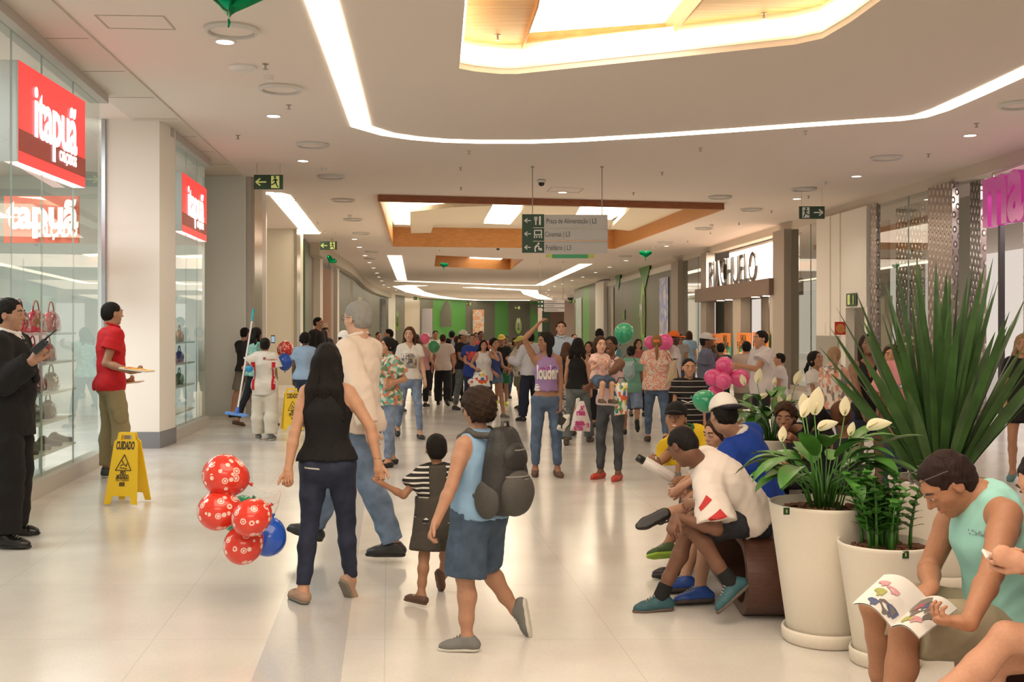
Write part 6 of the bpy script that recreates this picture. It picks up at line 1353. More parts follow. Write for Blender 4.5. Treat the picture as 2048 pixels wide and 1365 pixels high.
# ================================================================ planters and plants
POT = mat('planter_stone', (0.72, 0.66, 0.56), 0.75, bump=0.12, bscale=120); SOIL = mat('bark_soil', (0.10, 0.05, 0.03), 0.95, bump=1.0, bscale=60, var=0.5)
LEAF = mat('leaf_green', (0.045, 0.15, 0.022), 0.38, var=0.35, bscale=9); LEAF2 = mat('leaf_bright', (0.06, 0.21, 0.03), 0.36, var=0.3, bscale=9); LEAF3 = mat('sword_leaf', (0.05, 0.12, 0.028), 0.45, var=0.35, bscale=5); PALE = mat('spathe_cream', (0.82, 0.74, 0.52), 0.5)
def pot(c, rt, rb, h, label, saucer=True):
    c = Vector(c); o = empty('planter', c, label, 'planter'); z0 = 0.055 if saucer else 0.0
    mb = MB(); mb.lathe(c, [(rb*0.96, z0), (rb, z0+0.01), (lerp(rb, rt, 0.5)*1.0, z0+(h-z0)*0.5), (rt*0.992, h-0.02), (rt, h-0.006), (rt*0.985, h), (rt*0.95, h-0.003), (rt*0.93, h-0.06)], 48); mb.build('pot', POT, o, smooth=True)
    mb = MB(); mb.lathe(c, [(rt*0.935, h-0.05), (0.0001, h-0.035)], 32); mb.build('soil', SOIL, o)
    rr = random.Random(int(c.x*100)); mb = MB()
    for i in range(60):
        a = rr.random()*6.28; q = math.sqrt(rr.random())*rt*0.88; mb.box((c.x+q*math.cos(a), c.y+q*math.sin(a), h-0.035), (0.045, 0.028, 0.014), Matrix.Rotation(rr.random()*6, 3, 'Z') @ Matrix.Rotation(rr.uniform(-.5, .5), 3, 'X'))
    tag(mb.build('bark_chips', mat('bark_chip', (0.16, 0.075, 0.04), 0.9, var=0.4, bscale=20), o), kind='stuff')
    if saucer:
        mb = MB(); R = rb*1.12; mb.lathe(c, [(R*0.94, 0), (R, 0.012), (R*1.02, 0.06), (R*0.99, 0.075), (R*0.95, 0.07), (R*0.9, 0.035), (0.0001, 0.03)], 48); mb.build('saucer', POT, o, smooth=True)
    return o
def pot_label(o, px, py, Y, s=0.03):
    c = P(px, py, Y); mb = MB(); mb.box(c, (s, 0.006, s*1.15)); q = mb.build('tag_plate', mat('tag_green', (0.01, 0.05, 0.02), 0.4), o); mb = MB(); mb.box(c+Vector((0, -0.004, 0)), (s*0.18, 0.003, s*0.55)); mb.build('tag_mark', mat('tag_gold', (0.45, 0.42, 0.12), 0.4), q)
def leaf_mesh(mb, base, d, up, L, W, droop=0.3, n=7, cup=0.25, stalk=0.0, mi=0):
    """one broad leaf; d = initial direction"""
    d = d.normalized(); p = Vector(base); side = d.cross(up).normalized(); rows = []; dd = d.copy()
    for i in range(n+1):
        t = i/n; w_ = W*math.sin(PI*min(1, t*0.94+0.06))**0.75*(1-t*0.25) if t < 1 else 0.0008
        nrm = side.cross(dd).normalized(); rows.append((p-side*w_+nrm*w_*cup, p.copy(), p+side*w_+nrm*w_*cup))
        dd = (dd+Vector((0, 0, -1))*droop/n).normalized(); p = p+dd*L/n
    vs = [v for r_ in rows for v in r_]; fs = []
    for i in range(n):
        a = i*3; fs += [(a, a+1, a+4, a+3), (a+1, a+2, a+5, a+4)]
    mb.add(vs, fs)
def peace_lily(c, zb, R, H_, n, flowers, label, seed, bright=True, Y=None):
    rr = random.Random(seed); c = Vector((c[0], c[1], zb)); o = empty('peace_lily', c, label, 'plant')
    for i in range(n):
        a = rr.random()*6.28; out = Vector((math.cos(a), math.sin(a), 0)); el = rr.uniform(0.35, 1.35); q = rr.random()*R*0.35; b = c+out*q; Ls = H_*rr.uniform(0.35, 0.75); d = (out*math.cos(el)+Vector((0, 0, 1))*math.sin(el)).normalized()
        mid = b+Vector((0, 0, 1))*Ls*0.45+out*Ls*0.12; tip = mid+d*Ls*0.55; mb = MB(); mb.tube([b, mid, tip], [0.0045, 0.0035, 0.003], 5)
        leaf_mesh(mb, tip, (d*0.8+out*0.5).normalized(), Vector((0, 0, 1)), rr.uniform(0.20, 0.30), rr.uniform(0.045, 0.068), rr.uniform(0.4, 1.6)); mb.build('leaf', LEAF2 if i % 3 == 0 and bright else LEAF, o, smooth=True)
    for (px, py, Yf, s, tl) in flowers:
        tip = P(px, py, Yf); b = c+Vector(((tip.x-c.x)*0.3, (tip.y-c.y)*0.3, 0)); st = empty if False else None; mb = MB(); lean = Vector((tl, -0.15, 1)).normalized(); b0 = tip-lean*s*0.5
        mb.tube([b, lerp(b, b0, 0.5)+Vector((0, 0, 0.02)), b0], [0.004, 0.0035, 0.003], 6); f = mb.build('flower_stem', LEAF2, o, smooth=True)
        mb = MB(); leaf_mesh(mb, b0, lean, Vector((0.2, 1, 0.0)), s, s*0.30, 0.12 if tl < 0.6 else 0.9, 8, 0.35); mb.build('spathe', PALE, f, smooth=True)
        mb = MB(); mb.tube([b0+Vector((0, -0.008, 0.01)), b0+lean*s*0.45+Vector((0, -0.022, 0))], [0.005, 0.0045], 8); mb.build('spadix', mat('spadix', (0.70, 0.62, 0.35), 0.7), f, smooth=True)
    return o
# left front planter with the peace lily (rim 1542..1715 at y 1000)
yl = 5.70; cxl = P(1648, 0, yl).x
o = pot((cxl, yl, 0), 0.28, 0.19, 0.715, 'tall white planter standing at the end of the wooden bench'); pot_label(o, 1573, 1023, yl-0.225)
fy = yl-0.05
peace_lily((cxl, yl), 0.67, 0.26, 0.50, 46, [(1633, 802, fy, 0.15, 0.1), (1609, 808, fy, 0.115, -0.15), (1612, 815, fy-.05, 0.11, 0.3), (1690, 812, fy, 0.105, 0.0), (1565, 868, fy, 0.085, 0.05), (1755, 842, fy, 0.13, 1.1), (1652, 845, fy, 0.11, 0.9), (1703, 858, fy, 0.075, 0.2)], 'peace lily with white flowers in the tall left planter', 3)
# right front planter (rim 1678..1865, y 1080)
yr = 5.32; cxr = P(1771, 0, yr).x
o = pot((cxr, yr, 0), 0.226, 0.150, 0.585, 'white planter in front, beside the man with the magazine'); pot_label(o, 1811, 1110, yr-0.222)
def zz_plant(c, zb, R, H_, n, label, seed):
    rr = random.Random(seed); c = Vector((c[0], c[1], zb)); o = empty('zz_plant', c, label, 'plant')
    for i in range(n):
        a = rr.random()*6.28; out = Vector((math.cos(a), math.sin(a), 0)); b = c+out*rr.random()*R*0.6; h_ = H_*rr.uniform(0.55, 1.0); ln = rr.uniform(0.05, 0.35); mb = MB(); pts = [b+Vector((0, 0, 1))*h_*t+out*h_*ln*t*t for t in (0, .25, .5, .75, 1)]; mb.tube(pts, [0.009, 0.008, 0.006, 0.004, 0.002], 6)
        k = int(h_/0.032)
        for j in range(3, k+1):
            t = j/k; p = b+Vector((0, 0, 1))*h_*t+out*h_*ln*t*t; rot = rr.random()*6.28
            for s_ in (0, PI):
                dd = Vector((math.cos(rot+s_), math.sin(rot+s_), 0.75)).normalized(); leaf_mesh(mb, p, dd, Vector((0, 0, 1)), 0.085*(1-0.35*t), 0.025, 0.5, 4, 0.15)
        mb.build('frond', LEAF2 if i % 3 else LEAF, o, smooth=True)
    return o
zz_plant((cxr, yr), 0.54, 0.24, 0.44, 24, 'leafy green plant with small glossy leaflets in the front right planter', 8)
# planter behind with the sword-leaved plant
yb = 7.0; cxb = P(1878, 0, yb).x
pot((cxb, yb, 0), 0.31, 0.20, 0.66, 'white planter behind, carrying the tall sword leaved plant')
def sword_plant(c, zb, H_, n, label, seed):
    rr = random.Random(seed); c = Vector((c[0], c[1], zb)); o = empty('sword_leaf_plant', c, label, 'plant')
    for i in range(n):
        a = 2*PI*i*0.381966; out = Vector((math.cos(a), math.sin(a), 0)); t = (i+0.5)/n; lean = 0.06+0.62*t; L = H_*rr.uniform(0.82, 1.05)*(1-0.30*t*t); W = rr.uniform(0.024, 0.040); d = (Vector((0, 0, 1))+out*lean).normalized(); b = c+out*(0.02+0.09*t); rows = []; p = b.copy(); N = 10
        tw = rr.uniform(-1.2, 1.2); side = d.cross(out).normalized(); side = (side*math.cos(tw)+out*math.sin(tw)).normalized(); side = (side-d*side.dot(d)).normalized(); vs = []; fs = []
        for k in range(N+1):
            q = k/N; w_ = W*(0.55+1.1*q-1.65*q**3.2) if k < N else 0.001; w_ = max(w_, 0.001); nn = side.cross(d).normalized(); vs += [p-side*w_+nn*w_*0.3, p.copy(), p+side*w_+nn*w_*0.3]
            d = (d+Vector((0, 0, -1))*0.02*lean+out*0.03*lean).normalized(); side = (side-d*side.dot(d)).normalized(); p = p+d*L/N
        for k in range(N): A = k*3; fs += [(A, A+1, A+4, A+3), (A+1, A+2, A+5, A+4)]
        mb = MB(); mb.add(vs, fs); mb.build('leaf', LEAF3, o, smooth=True)
    return o
sword_plant((cxb, yb), 0.62, 1.42, 78, 'tall plant with long sword shaped leaves towering over the seated man', 5)
# rear planter with another peace lily behind the seated group
yq = 9.0; cq = P(1545, 0, yq).x
pot((cq, yq, 0), 0.30, 0.20, 0.72, 'white planter hidden behind the seated group')
peace_lily((cq, yq), 0.68, 0.30, 0.55, 36, [(1517, 752, yq-.1, 0.125, 0.15), (1486, 760, yq-.1, 0.10, -0.3), (1549, 762, yq, 0.07, 0.1), (1596, 755, yq, 0.13, 0.3), (1525, 790, yq-.1, 0.09, 0.7), (1578, 797, yq, 0.075, 0.3), (1560, 800, yq, 0.08, -0.4)], 'peace lily behind the seated group in front of the shop', 12)
# ================================================================ curved wooden bench
BW = mat('bench_wood', (0.085, 0.035, 0.022), 0.35, bump=0.1, bscale=30, stretch=(1, 8, 8), var=0.25)
def bench(pts, h, wd, label, th=0.06):
    """ribbon bench: flat seat that rolls down into a curved leg at each end"""
    o = empty('bench', (pts[0][0], pts[0][1], 0), label, 'bench'); a, b = Vector((*pts[0], 0)), Vector((*pts[1], 0)); d = (b-a).normalized(); n = Vector((-d.y, d.x, 0)); L = (b-a).length; r = h/2; prof = []
    for i in range(25):
        t = PI/2+PI*i/24; prof.append((r+math.cos(t)*r*0.95, r+math.sin(t)*r))
    prof = prof[::-1]; outer = [(x, z) for x, z in prof]+[(L-x, z) for x, z in prof[::-1]]
    # closed rounded box section extruded across the width, hollow inside
    cx_, cz_ = L/2, h/2; inner = []
    for x, z in outer:
        inner.append((x+(th if x < cx_ else -th)*(1 if abs(z-cz_) < r*0.98 else 0.0) if False else cx_+(x-cx_)*(1-2*th/L), cz_+(z-cz_)*(1-2*th/h)))
    m_ = len(outer); vs = []
    for s_ in (-wd/2, wd/2):
        for L_ in (outer, inner): vs += [a+d*x+n*s_+Vector((0, 0, z)) for x, z in L_]
    fs = []
    for i in range(m_):
        j = (i+1) % m_; fs += [(i, j, m_+j, m_+i), (2*m_+i, 3*m_+i, 3*m_+j, 2*m_+j), (i, 2*m_+i, 2*m_+j, j), (m_+i, m_+j, 3*m_+j, 3*m_+i)]
    mb = MB(); mb.add(vs, fs); mb.build('seat_shell', BW, o, bevel=0.006); return o
# ================================================================ people
BLK = (0.013, 0.011, 0.010); BRN = (0.045, 0.022, 0.012); LBRN = (0.16, 0.085, 0.04); BLOND = (0.34, 0.21, 0.10)
JEAN = mat('denim', (0.035, 0.055, 0.11), 0.85, bump=0.3, bscale=30, var=0.25); JEANL = mat('denim_light', (0.17, 0.22, 0.32), 0.85, bump=0.3, bscale=12, var=0.30); JEANM = mat('denim_mid', (0.075, 0.115, 0.19), 0.85, bump=0.3, bscale=10, var=0.30); JEAND = mat('denim_dark', (0.014, 0.020, 0.045), 0.8, bump=0.3, bscale=14, var=0.3); JEANG = mat('denim_grey', (0.10, 0.115, 0.115), 0.85, bump=0.3, bscale=9, var=0.35)
def tierof(Y): return 0 if Y < 9.5 else 1 if Y < 16 else 2
HH = (0.0085, 0.011, 0.015)
def bend(J, n, kn=None, an=None, hand=None, el=None, fd=None, kp=None, ep=None):
    """moves one limb of a skeleton: world targets with a bend direction"""
    s = J['s']; k = 1-0.12*J['child']
    if an is not None:
        an = Vector(an); gz = 0.088*s*(1+0.12*J['child']); an.z = max(an.z, gz)
        if fd is not None and abs(fd[2]) < 0.12 and an.z < gz+0.14: an.z = gz
        pole = Vector(kp) if kp is not None else J['pf']
        J['kn'+n], J['an'+n] = ik(J['hip'+n], Vector(an), 0.43*s*k, 0.42*s*k, pole)
    if fd is not None: J['fd'+n] = Vector(fd).normalized()
    if hand is not None:
        sd = J['tr']*(1 if n == 'R' else -1); pole = Vector(ep) if ep is not None else (Vector((0, 0, -0.8))-J['tf']*0.3+sd*0.35)
        J['el'+n], J['wr'+n] = ik(J['sh'+n], Vector(hand), 0.285*s, 0.255*s, pole)
def settle(J, px=None, root=None): return J
def dress(J, root, tier, top=None, bottom=None, shoe=None, capc=None, seed=1, fat=1.0, belly=0.0, bust=None):
    h = HH[tier]; out = {}
    if bottom:
        b = dict(bottom); k = b.pop('k', 'trousers'); m = b.pop('m')
        out['bottom'] = skirt(J, m, h, root, **b) if k == 'skirt' else trousers(J, m, h, root, fat=fat, name={'trousers': 'trousers', 'shorts': 'shorts'}[k], seed=seed+3, **b)
    if top:
        t = dict(top); m = t.pop('m'); out['top'] = shirt(J, m, h, root, fat=fat, belly=belly, bust=bust, seed=seed, **t)
    if shoe:
        q = dict(shoe); m = q.pop('m'); shoes(J, m, h, root, **q)
    if capc:
        q = dict(capc); m = q.pop('m'); out['cap'] = cap(J, m, root, h=(0.006, 0.007, 0.010)[tier], **q)
    return out
SHB = dict(m=mat('shoe_black', (0.02, 0.02, 0.022), 0.45), sole=mat('sole_black', (0.015, 0.015, 0.015), 0.7)); SHG_ = dict(m=mat('shoe_grey', (0.16, 0.16, 0.15), 0.8), sole=mat('sole_white', (0.6, 0.58, 0.52), 0.7)); SHW = dict(m=mat('shoe_white', (0.6, 0.6, 0.6), 0.6)); SHT = dict(m=mat('sandal_brown', (0.10, 0.05, 0.03), 0.6), kind='sandal'); SHR = dict(m=mat('flat_red', (0.5, 0.05, 0.03), 0.4), kind='flat'); SHK = dict(m=mat('flat_black', (0.02, 0.018, 0.018), 0.4), kind='flat'); SHY = dict(m=mat('shoe_lime', (0.55, 0.62, 0.05), 0.6)); SHN = dict(m=mat('shoe_blue', (0.03, 0.06, 0.25), 0.6), sole=mat('sole_white', (0.6, 0.58, 0.52), 0.7)); SHD = dict(m=mat('shoe_brown', (0.06, 0.035, 0.025), 0.6))
def tee(c, **k):
    d = dict(m=cloth(c) if isinstance(c, tuple) else c, sleeve=0.52, loose=0.012, e=0.016); d.update(k); return d
def tank(c, **k):
    d = dict(m=cloth(c) if isinstance(c, tuple) else c, sleeve=0, tank=True, e=0.007, neck=0.075); d.update(k); return d
def lng(c, **k):
    d = dict(m=cloth(c) if isinstance(c, tuple) else c, sleeve=1.93, loose=0.012, e=0.018); d.update(k); return d
def jeans(m, **k):
    d = dict(m=m, length=1.9, e=0.006); d.update(k); return d
def shorts(m, **k):
    d = dict(k='shorts', m=m, length=0.88, e=0.014, loose=0.028); d.update(k); return d
def someone(x, yf, yt, label, yaw=0, top=None, bottom=None, shoe=SHB, skin='tan', hairs=('short', BLK), hl=0.3, legs=((6, 3), (-4, 8)), arms=((8, 6, 14), (4, 6, 14)), head=(0, 0, 0), lean=0, child=0.0, female=False, fat=1.0, belly=0.0, Y=None, handL=None, handR=None, capc=None, group=None, curl=(0.4, 0.4), poles=(None, None), tier=None, seed=None, facek=None, fx=None, side=0, tw=0, bust=None, pn=(None, None), hd=(None, None), sh_w=None):
    if Y is None: Y = F*EYE/(yf-HY)
    root = P(x, 0, Y); root.z = 0; H_ = EYE-(yt-HY)/F*Y
    J = skeleton(root, H_, yaw, lean, tw, legs, arms, head, (None, None), poles, female, child, side=side, sh_w=sh_w)
    # centre the head-and-hips column on the asked pixel column
    for n, hnd in (('L', handL), ('R', handR)):
        if hnd is not None: bend(J, n, hand=P(hnd[0], hnd[1], Y+(hnd[2] if len(hnd) > 2 else 0)), ep=poles[0 if n == 'L' else 1])
    if fx: fx(J, Y)
    tr = tierof(Y) if tier is None else tier; sd = seed or int(x)
    r_, b_ = person(J, label, tr, skin, fat, belly, bust, hairs, hl, curl, pn, hd, facek=facek, group=group, seed=sd)
    o = dress(J, r_, tr, top, bottom, shoe, capc, sd, fat, belly, bust); o['root'] = r_; o['body'] = b_; o['J'] = J; o['Y'] = Y; return o
WALK = ((24, 4), (-20, 26)); WALK2 = ((-20, 26), (24, 4)); STAND = ((3, 2), (-2, 3)); STEP = ((10, 4), (-10, 14)); STEP2 = ((-10, 14), (10, 4))
WSH = cloth((0.70, 0.66, 0.62)); DK_ = cloth((0.018, 0.018, 0.02))
U3 = Vector((0, 0, 1)); RX = Vector((1, 0, 0))
# ---------------- 1 the long haired woman with the balloons
def fxw(J, Y):
    bend(J, 'L', an=P(606, 1186, 6.47), kp=(0.1, 1, 0), fd=(-0.55, 0.75, 0), hand=P(571, 962, 6.36), ep=(-0.7, 0.1, -0.5))
    bend(J, 'R', an=P(702, 1163, 6.62), kp=(-0.15, 1, 0.1), fd=(0.28, 0.42, -0.86), hand=P(757, 930, 6.42), ep=(0.8, -0.2, -0.4))
W = someone(655, 1208, 686, 'person, woman with long dark hair in black tank top holding balloons', yaw=176, Y=6.5, female=True, fat=1.09, skin=(0.50, 0.27, 0.165), hairs=('long', BLK), hl=0.34, head=(0, 4, 0), fx=fxw, curl=(0.95, 0.75), pn=((0, -1, 0.2), (0.1, -0.9, 0)), hd=((0.05, -0.2, -1), (0.1, -0.1, -1)), tier=0,
            top=tank((0.012, 0.011, 0.012), e=0.006, hem=0.03, neck=0.07), bottom=jeans(JEAND, e=0.004, waist=0.075, length=1.93), shoe=dict(m=mat('flat_beige', (0.38, 0.24, 0.16), 0.7), kind='flat', sole=mat('sole_grey', (0.20, 0.18, 0.14), 0.8)), facek=False)
for a, b in ((605, 633), (700, 718)):
    mb = MB(); y = 937; p, q = P(a, y+(0 if a < 650 else 8), 6.36), P(b, y+(4 if a < 650 else 0), 6.34)
    tb_ = W['bottom']; mb.tube([(0, 0, 0), (1, 0, 0)], 0.006, 6) if False else None
    pts, fs = grid2d((q-p).length, 0.009, 4, 1); decal_on(tb_, pts, fs, (p+q)/2, (q-p), U3, mat('zip_silver', (0.6, 0.58, 0.52), 0.3, 0.8), 'back_zip', 0.003)
# ---------------- 2 the small boy holding her hand
def fxs(J, Y):
    bend(J, 'L', hand=P(765, 968, 6.38), ep=(0, -0.1, -1)); bend(J, 'R', an=P(888, 1180, 6.75), kp=(0, 1, 0.2), fd=(0.1, 0.5, -0.8)); bend(J, 'L', an=P(842, 1192, 6.38), fd=(-0.7, 0.55, 0))
S_ = someone(873, 1212, 866, 'person, small boy in dark overalls and striped shirt holding the woman hand', yaw=190, Y=6.5, child=1.0, fat=1.05, skin='brown', hairs=('crop', BLK), fx=fxs, curl=(0.9, 0.4), arms=((0, 5, 5), (25, 4, 20)), facek=False, tier=0,
             top=tee(stripes((0.025, 0.025, 0.025), (0.62, 0.60, 0.54), 34, 0.36), sleeve=0.62), bottom=dict(k='shorts', m=mat('olive_denim', (0.055, 0.048, 0.038), 0.9, bump=0.3, bscale=40), length=0.85, e=0.022, loose=0.035, waist=0.12), shoe=dict(m=mat('sandal_brown', (0.10, 0.05, 0.03), 0.6), kind='sandal'))
J = S_['J']; s = J['s']; OV = mat('olive_denim', (0.055, 0.048, 0.038), 0.9, bump=0.3, bscale=40)
TR = J['tr']; sdf_obj('overall_back', [grp([cone(J['waist'], J['nb']-J['tu']*0.01*s, 0.158*s+0.036, 0.138*s+0.036, 0.02, J['tf'], 1.28)], [(J['nb']+TR*0.085*s, TR), (J['nb']-TR*0.085*s, -TR), (J['nb']+J['tu']*0.045*s, J['tu'])]), grp([ball(J['pel'], 0.10*s, 0.03), cone(J['pel'], J['waist'], 0.17*s+0.034, 0.158*s+0.036, 0.03, J['tf'], 1.18)], [(J['waist']+J['tu']*0.05*s, J['tu'])])], 0.0075, OV, S_['root'], wr=(0.003, 40, 3))
# ---------------- 3 the boy with the backpack
def fxb(J, Y):
    bend(J, 'L', an=P(934, 1268, 5.50), kp=(-1, 0.2, 0.1), fd=(-0.93, 0.1, -0.02), hand=P(866, 1062, 5.35), ep=(0.4, -0.3, -0.6))
    bend(J, 'R', an=P(1030, 1222, 5.75), kp=(-0.8, 0.3, 0.3), fd=(0.16, 0.10, -0.98))
B_ = someone(958, 1303, 777, 'person, curly haired boy in blue sleeveless shirt wearing a big backpack', yaw=-128, Y=5.6, child=0.45, fat=1.22, belly=0.9, skin=(0.40, 0.21, 0.13), hairs=('curly', (0.028, 0.016, 0.010)), fx=fxb, head=(22, 0, 0), curl=(0.45, 0.4), pn=((1, 0, 0), None), tier=0, arms=((10, 8, 20), (20, 10, 30)),
             top=tank(mat('light_blue_cloth', (0.20, 0.34, 0.50), 0.85, bump=0.3, bscale=14), e=0.014, neck=0.062, hem=-0.02, wr=0.007), bottom=shorts(mat('denim_shorts', (0.045, 0.075, 0.12), 0.85, bump=0.3, bscale=14, var=0.3), length=1.0, loose=0.036, e=0.016), shoe=SHG_)
J = B_['J']
def backpack(J, label):
    s = J['s']; u, f, r = J['tu'], J['tf'], J['tr']; c = J['chest']-f*0.225*s-u*0.05*s; o = empty('backpack', c, label, 'backpack'); R = (r, f, u)
    BP = mat('pack_black', (0.016, 0.015, 0.014), 0.6, bump=0.25, bscale=90); BG = mat('pack_grey', (0.055, 0.052, 0.045), 0.7, bump=0.25, bscale=90)
    main = [ell(c+u*0.06*s, R, (0.175*s, 0.115*s, 0.21*s), 0.05), ell(c-u*0.11*s, R, (0.20*s, 0.135*s, 0.19*s), 0.05), cone(c+u*0.24*s+f*0.02*s-r*0.06*s, c+u*0.24*s+f*0.02*s+r*0.06*s, 0.055*s, 0.055*s, 0.05)]
    b = sdf_obj('pack_body', main, 0.008, BP, o, wr=(0.004, 30, 7))
    sdf_obj('front_pocket', [grp([ell(c-f*0.09*s-u*0.13*s, R, (0.15*s, 0.105*s, 0.16*s), 0.03)], [])], 0.007, BG, o, wr=(0.003, 30, 9))
    sdf_obj('upper_pocket', [ell(c-f*0.07*s+u*0.09*s, R, (0.12*s, 0.075*s, 0.11*s), 0.02)], 0.007, BP, o, wr=(0.003, 40, 2))
    for k in (-1, 1): sdf_obj('side_pocket', [ell(c+r*k*0.165*s-u*0.17*s+f*0.02*s, R, (0.055*s, 0.10*s, 0.13*s), 0.02)], 0.007, BG, o)
    mb = MB()
    for zz, ww, dd in ((0.15, 0.112, 0.148), (-0.02, 0.14, 0.188), (-0.04, 0.142, 0.192)):
        mb.tube([c+u*zz*s+r*math.sin(a)*ww*s-f*math.cos(a)*dd*s*0.90 for a in [(-1.1+0.22*i) for i in range(11)]], 0.0045*s*1.2, 6)
    mb.build('zip_line', mat('zip_grey', (0.20, 0.19, 0.17), 0.5), o)
    mb = MB(); mb.tube([c+u*0.27*s-r*0.04*s, c+u*0.33*s-r*0.025*s, c+u*0.33*s+r*0.025*s, c+u*0.27*s+r*0.04*s], 0.011*s, 8); mb.build('grab_handle', BG, o, smooth=True)
    for k, n in ((-1, 'L'), (1, 'R')):
        sh = lerp(J['nb'], J['sh'+n], 0.66); pts = [c+r*k*0.09*s+u*0.24*s+f*0.07*s, sh-f*0.055*s+u*0.050*s, sh+u*0.072*s+f*0.0*s, sh+f*0.075*s+u*0.025*s, J['chest']+r*k*0.135*s+f*0.105*s-u*0.02*s, J['waist']+r*k*0.15*s+f*0.06*s, c+r*k*0.15*s-u*0.18*s+f*0.05*s]
        sdf_obj('shoulder_strap', chain([(p, 0.023*s) for p in pts], 0.01), 0.007, BG if k < 0 else BP, o)
    return o
backpack(J, 'large black and grey backpack worn by the curly haired boy')
# ---------------- 4 the grey haired man
def fxg(J, Y):
    bend(J, 'L', an=P(792, 1088, 7.55), kp=(-1, 0.2, 0), fd=(-0.98, 0.05, 0), hand=P(742, 872, 7.35), ep=(0.6, -0.4, -0.6))
    bend(J, 'R', an=P(618, 1078, 7.9), kp=(-1, 0.1, 0.3), fd=(-0.93, 0.1, 0.28)); bend(J, 'R', hand=P(690, 860, 7.7))
G_ = someone(718, 1125, 601, 'person, grey haired man with glasses in pale peach long sleeved shirt', yaw=-112, Y=7.65, skin='light', fat=0.98, belly=0.4, hairs=('short', (0.30, 0.29, 0.27)), fx=fxg, head=(14, 0, 0), tier=0, top=lng((0.78, 0.66, 0.56), e=0.022, loose=0.022, hem=-0.07, collar=cloth((0.78, 0.66, 0.56)), wr=0.008), bottom=jeans(mat('denim_worn', (0.13, 0.19, 0.29), 0.85, bump=0.3, bscale=9, var=0.35), e=0.014, loose=0.02, length=1.97), shoe=SHB, facek=dict(brow=(0.25, 0.24, 0.22)))
def glasses(J, root, col=(0.08, 0.07, 0.06), up=0.0, name='glasses', lens=None):
    c, f, u, r, q = J['hc'], J['hf'], J['hu'], J['hr'], 0.232*J['hs']; mb = MB()
    for sx in (-1, 1):
        cc = c+r*sx*0.15*q+f*(0.43-up*0.1)*q+u*(0.03+up)*q; mb.tube([cc+r*math.cos(a)*0.10*q+u*math.sin(a)*0.07*q for a in [i*PI/8 for i in range(17)]], 0.008*q, 5); mb.tube([cc+r*sx*0.10*q, c+r*sx*0.345*q+f*0.30*q+u*(0.05+up)*q, c+r*sx*0.36*q-f*0.06*q+u*(0.03+up*0.7)*q], 0.009*q, 5)
    mb.tube([c-r*0.05*q+f*0.45*q+u*(0.04+up)*q, c+r*0.05*q+f*0.45*q+u*(0.04+up)*q], 0.008*q, 5); o = mb.build(name, mat('frame_dark', col, 0.3), root)
    if lens:
        for sx in (-1, 1):
            cc = c+r*sx*0.15*q+f*(0.43-up*0.1)*q+u*(0.03+up)*q; V = [cc+r*math.cos(a)*0.10*q+u*math.sin(a)*0.07*q for a in [i*PI/8 for i in range(16)]]; meshobj('lens', V, [tuple(range(16))], lens, o)
    return o
glasses(G_['J'], G_['root'])
# ---------------- 5 the guard
def fx1(J, Y):
    bend(J, 'R', hand=P(66, 722, 7.95), ep=(0.15, -0.35, -1)); bend(J, 'L', hand=P(52, 735, 8.35), ep=(0.1, 0.3, -1)); bend(J, 'R', an=P(12, 1062, 8.05), fd=(1, -0.1, 0)); bend(J, 'L', an=P(28, 1046, 8.5), fd=(1, -0.05, 0))
GU = someone(16, 1087, 596, 'person, stocky guard in black suit and tie holding a radio at his chest', yaw=92, Y=8.25, fat=1.20, belly=1.0, skin=(0.42, 0.235, 0.155), hairs=('short', BLK), fx=fx1, tier=0, curl=(0.85, 0.6), pn=((0, -1, 0.3), None), hd=((0.55, 0, 0.85), (0.5, 0.2, 0.85)), top=lng((0.013, 0.012, 0.013), e=0.026, loose=0.022, hem=-0.16, neck=0.078, vneck=0.22, flare=0.03, wr=0.006, name='jacket'), bottom=jeans(cloth((0.012, 0.011, 0.012)), e=0.020, loose=0.035, length=1.99), shoe=dict(m=mat('shoe_polished', (0.012, 0.012, 0.012), 0.2)), sh_w=1.05)
J = GU['J']; s = J['s']; shirt(J, cloth((0.75, 0.72, 0.70)), 0.0085, GU['root'], sleeve=0, e=0.015, hem=0.05, name='white_shirt', fat=1.20, belly=1.0, neck=0.060, collar=cloth((0.75, 0.72, 0.70)))
sdf_obj('tie', chain([(J['nb']+J['tf']*0.088*s+J['tu']*0.0*s, 0.016*s), (J['chest']+J['tf']*0.15*s+J['tu']*0.06*s, 0.02*s), (J['waist']+J['tf']*0.20*s+J['tu']*0.05*s, 0.028*s)], 0.01), 0.006, cloth((0.02, 0.02, 0.022)), GU['root'])
def radio(c, up, label):
    o = empty('walkie_talkie', c, label, 'radio'); up = Vector(up).normalized(); sd = up.cross(Vector((0, 1, 0))).normalized(); n = sd.cross(up); M = Matrix((sd, n, up)).transposed(); BK = mat('radio_black', (0.015, 0.016, 0.02), 0.35)
    mb = MB(); mb.box(c, (0.055, 0.032, 0.12), M); mb.build('radio_case', BK, o, bevel=0.006); mb = MB(); mb.tube([c+up*0.06+sd*0.016, c+up*0.17+sd*0.016], [0.007, 0.005], 8); mb.build('antenna', BK, o, smooth=True); mb = MB(); mb.lathe(c+up*0.06-sd*0.014, [(0.008, 0), (0.008, 0.014), (0.0001, 0.015)], 10); mb.build('dial', BK, o)
radio(P(80, 694, 7.86), (0.75, 0, 0.65), 'black hand radio held at chest height by the guard')
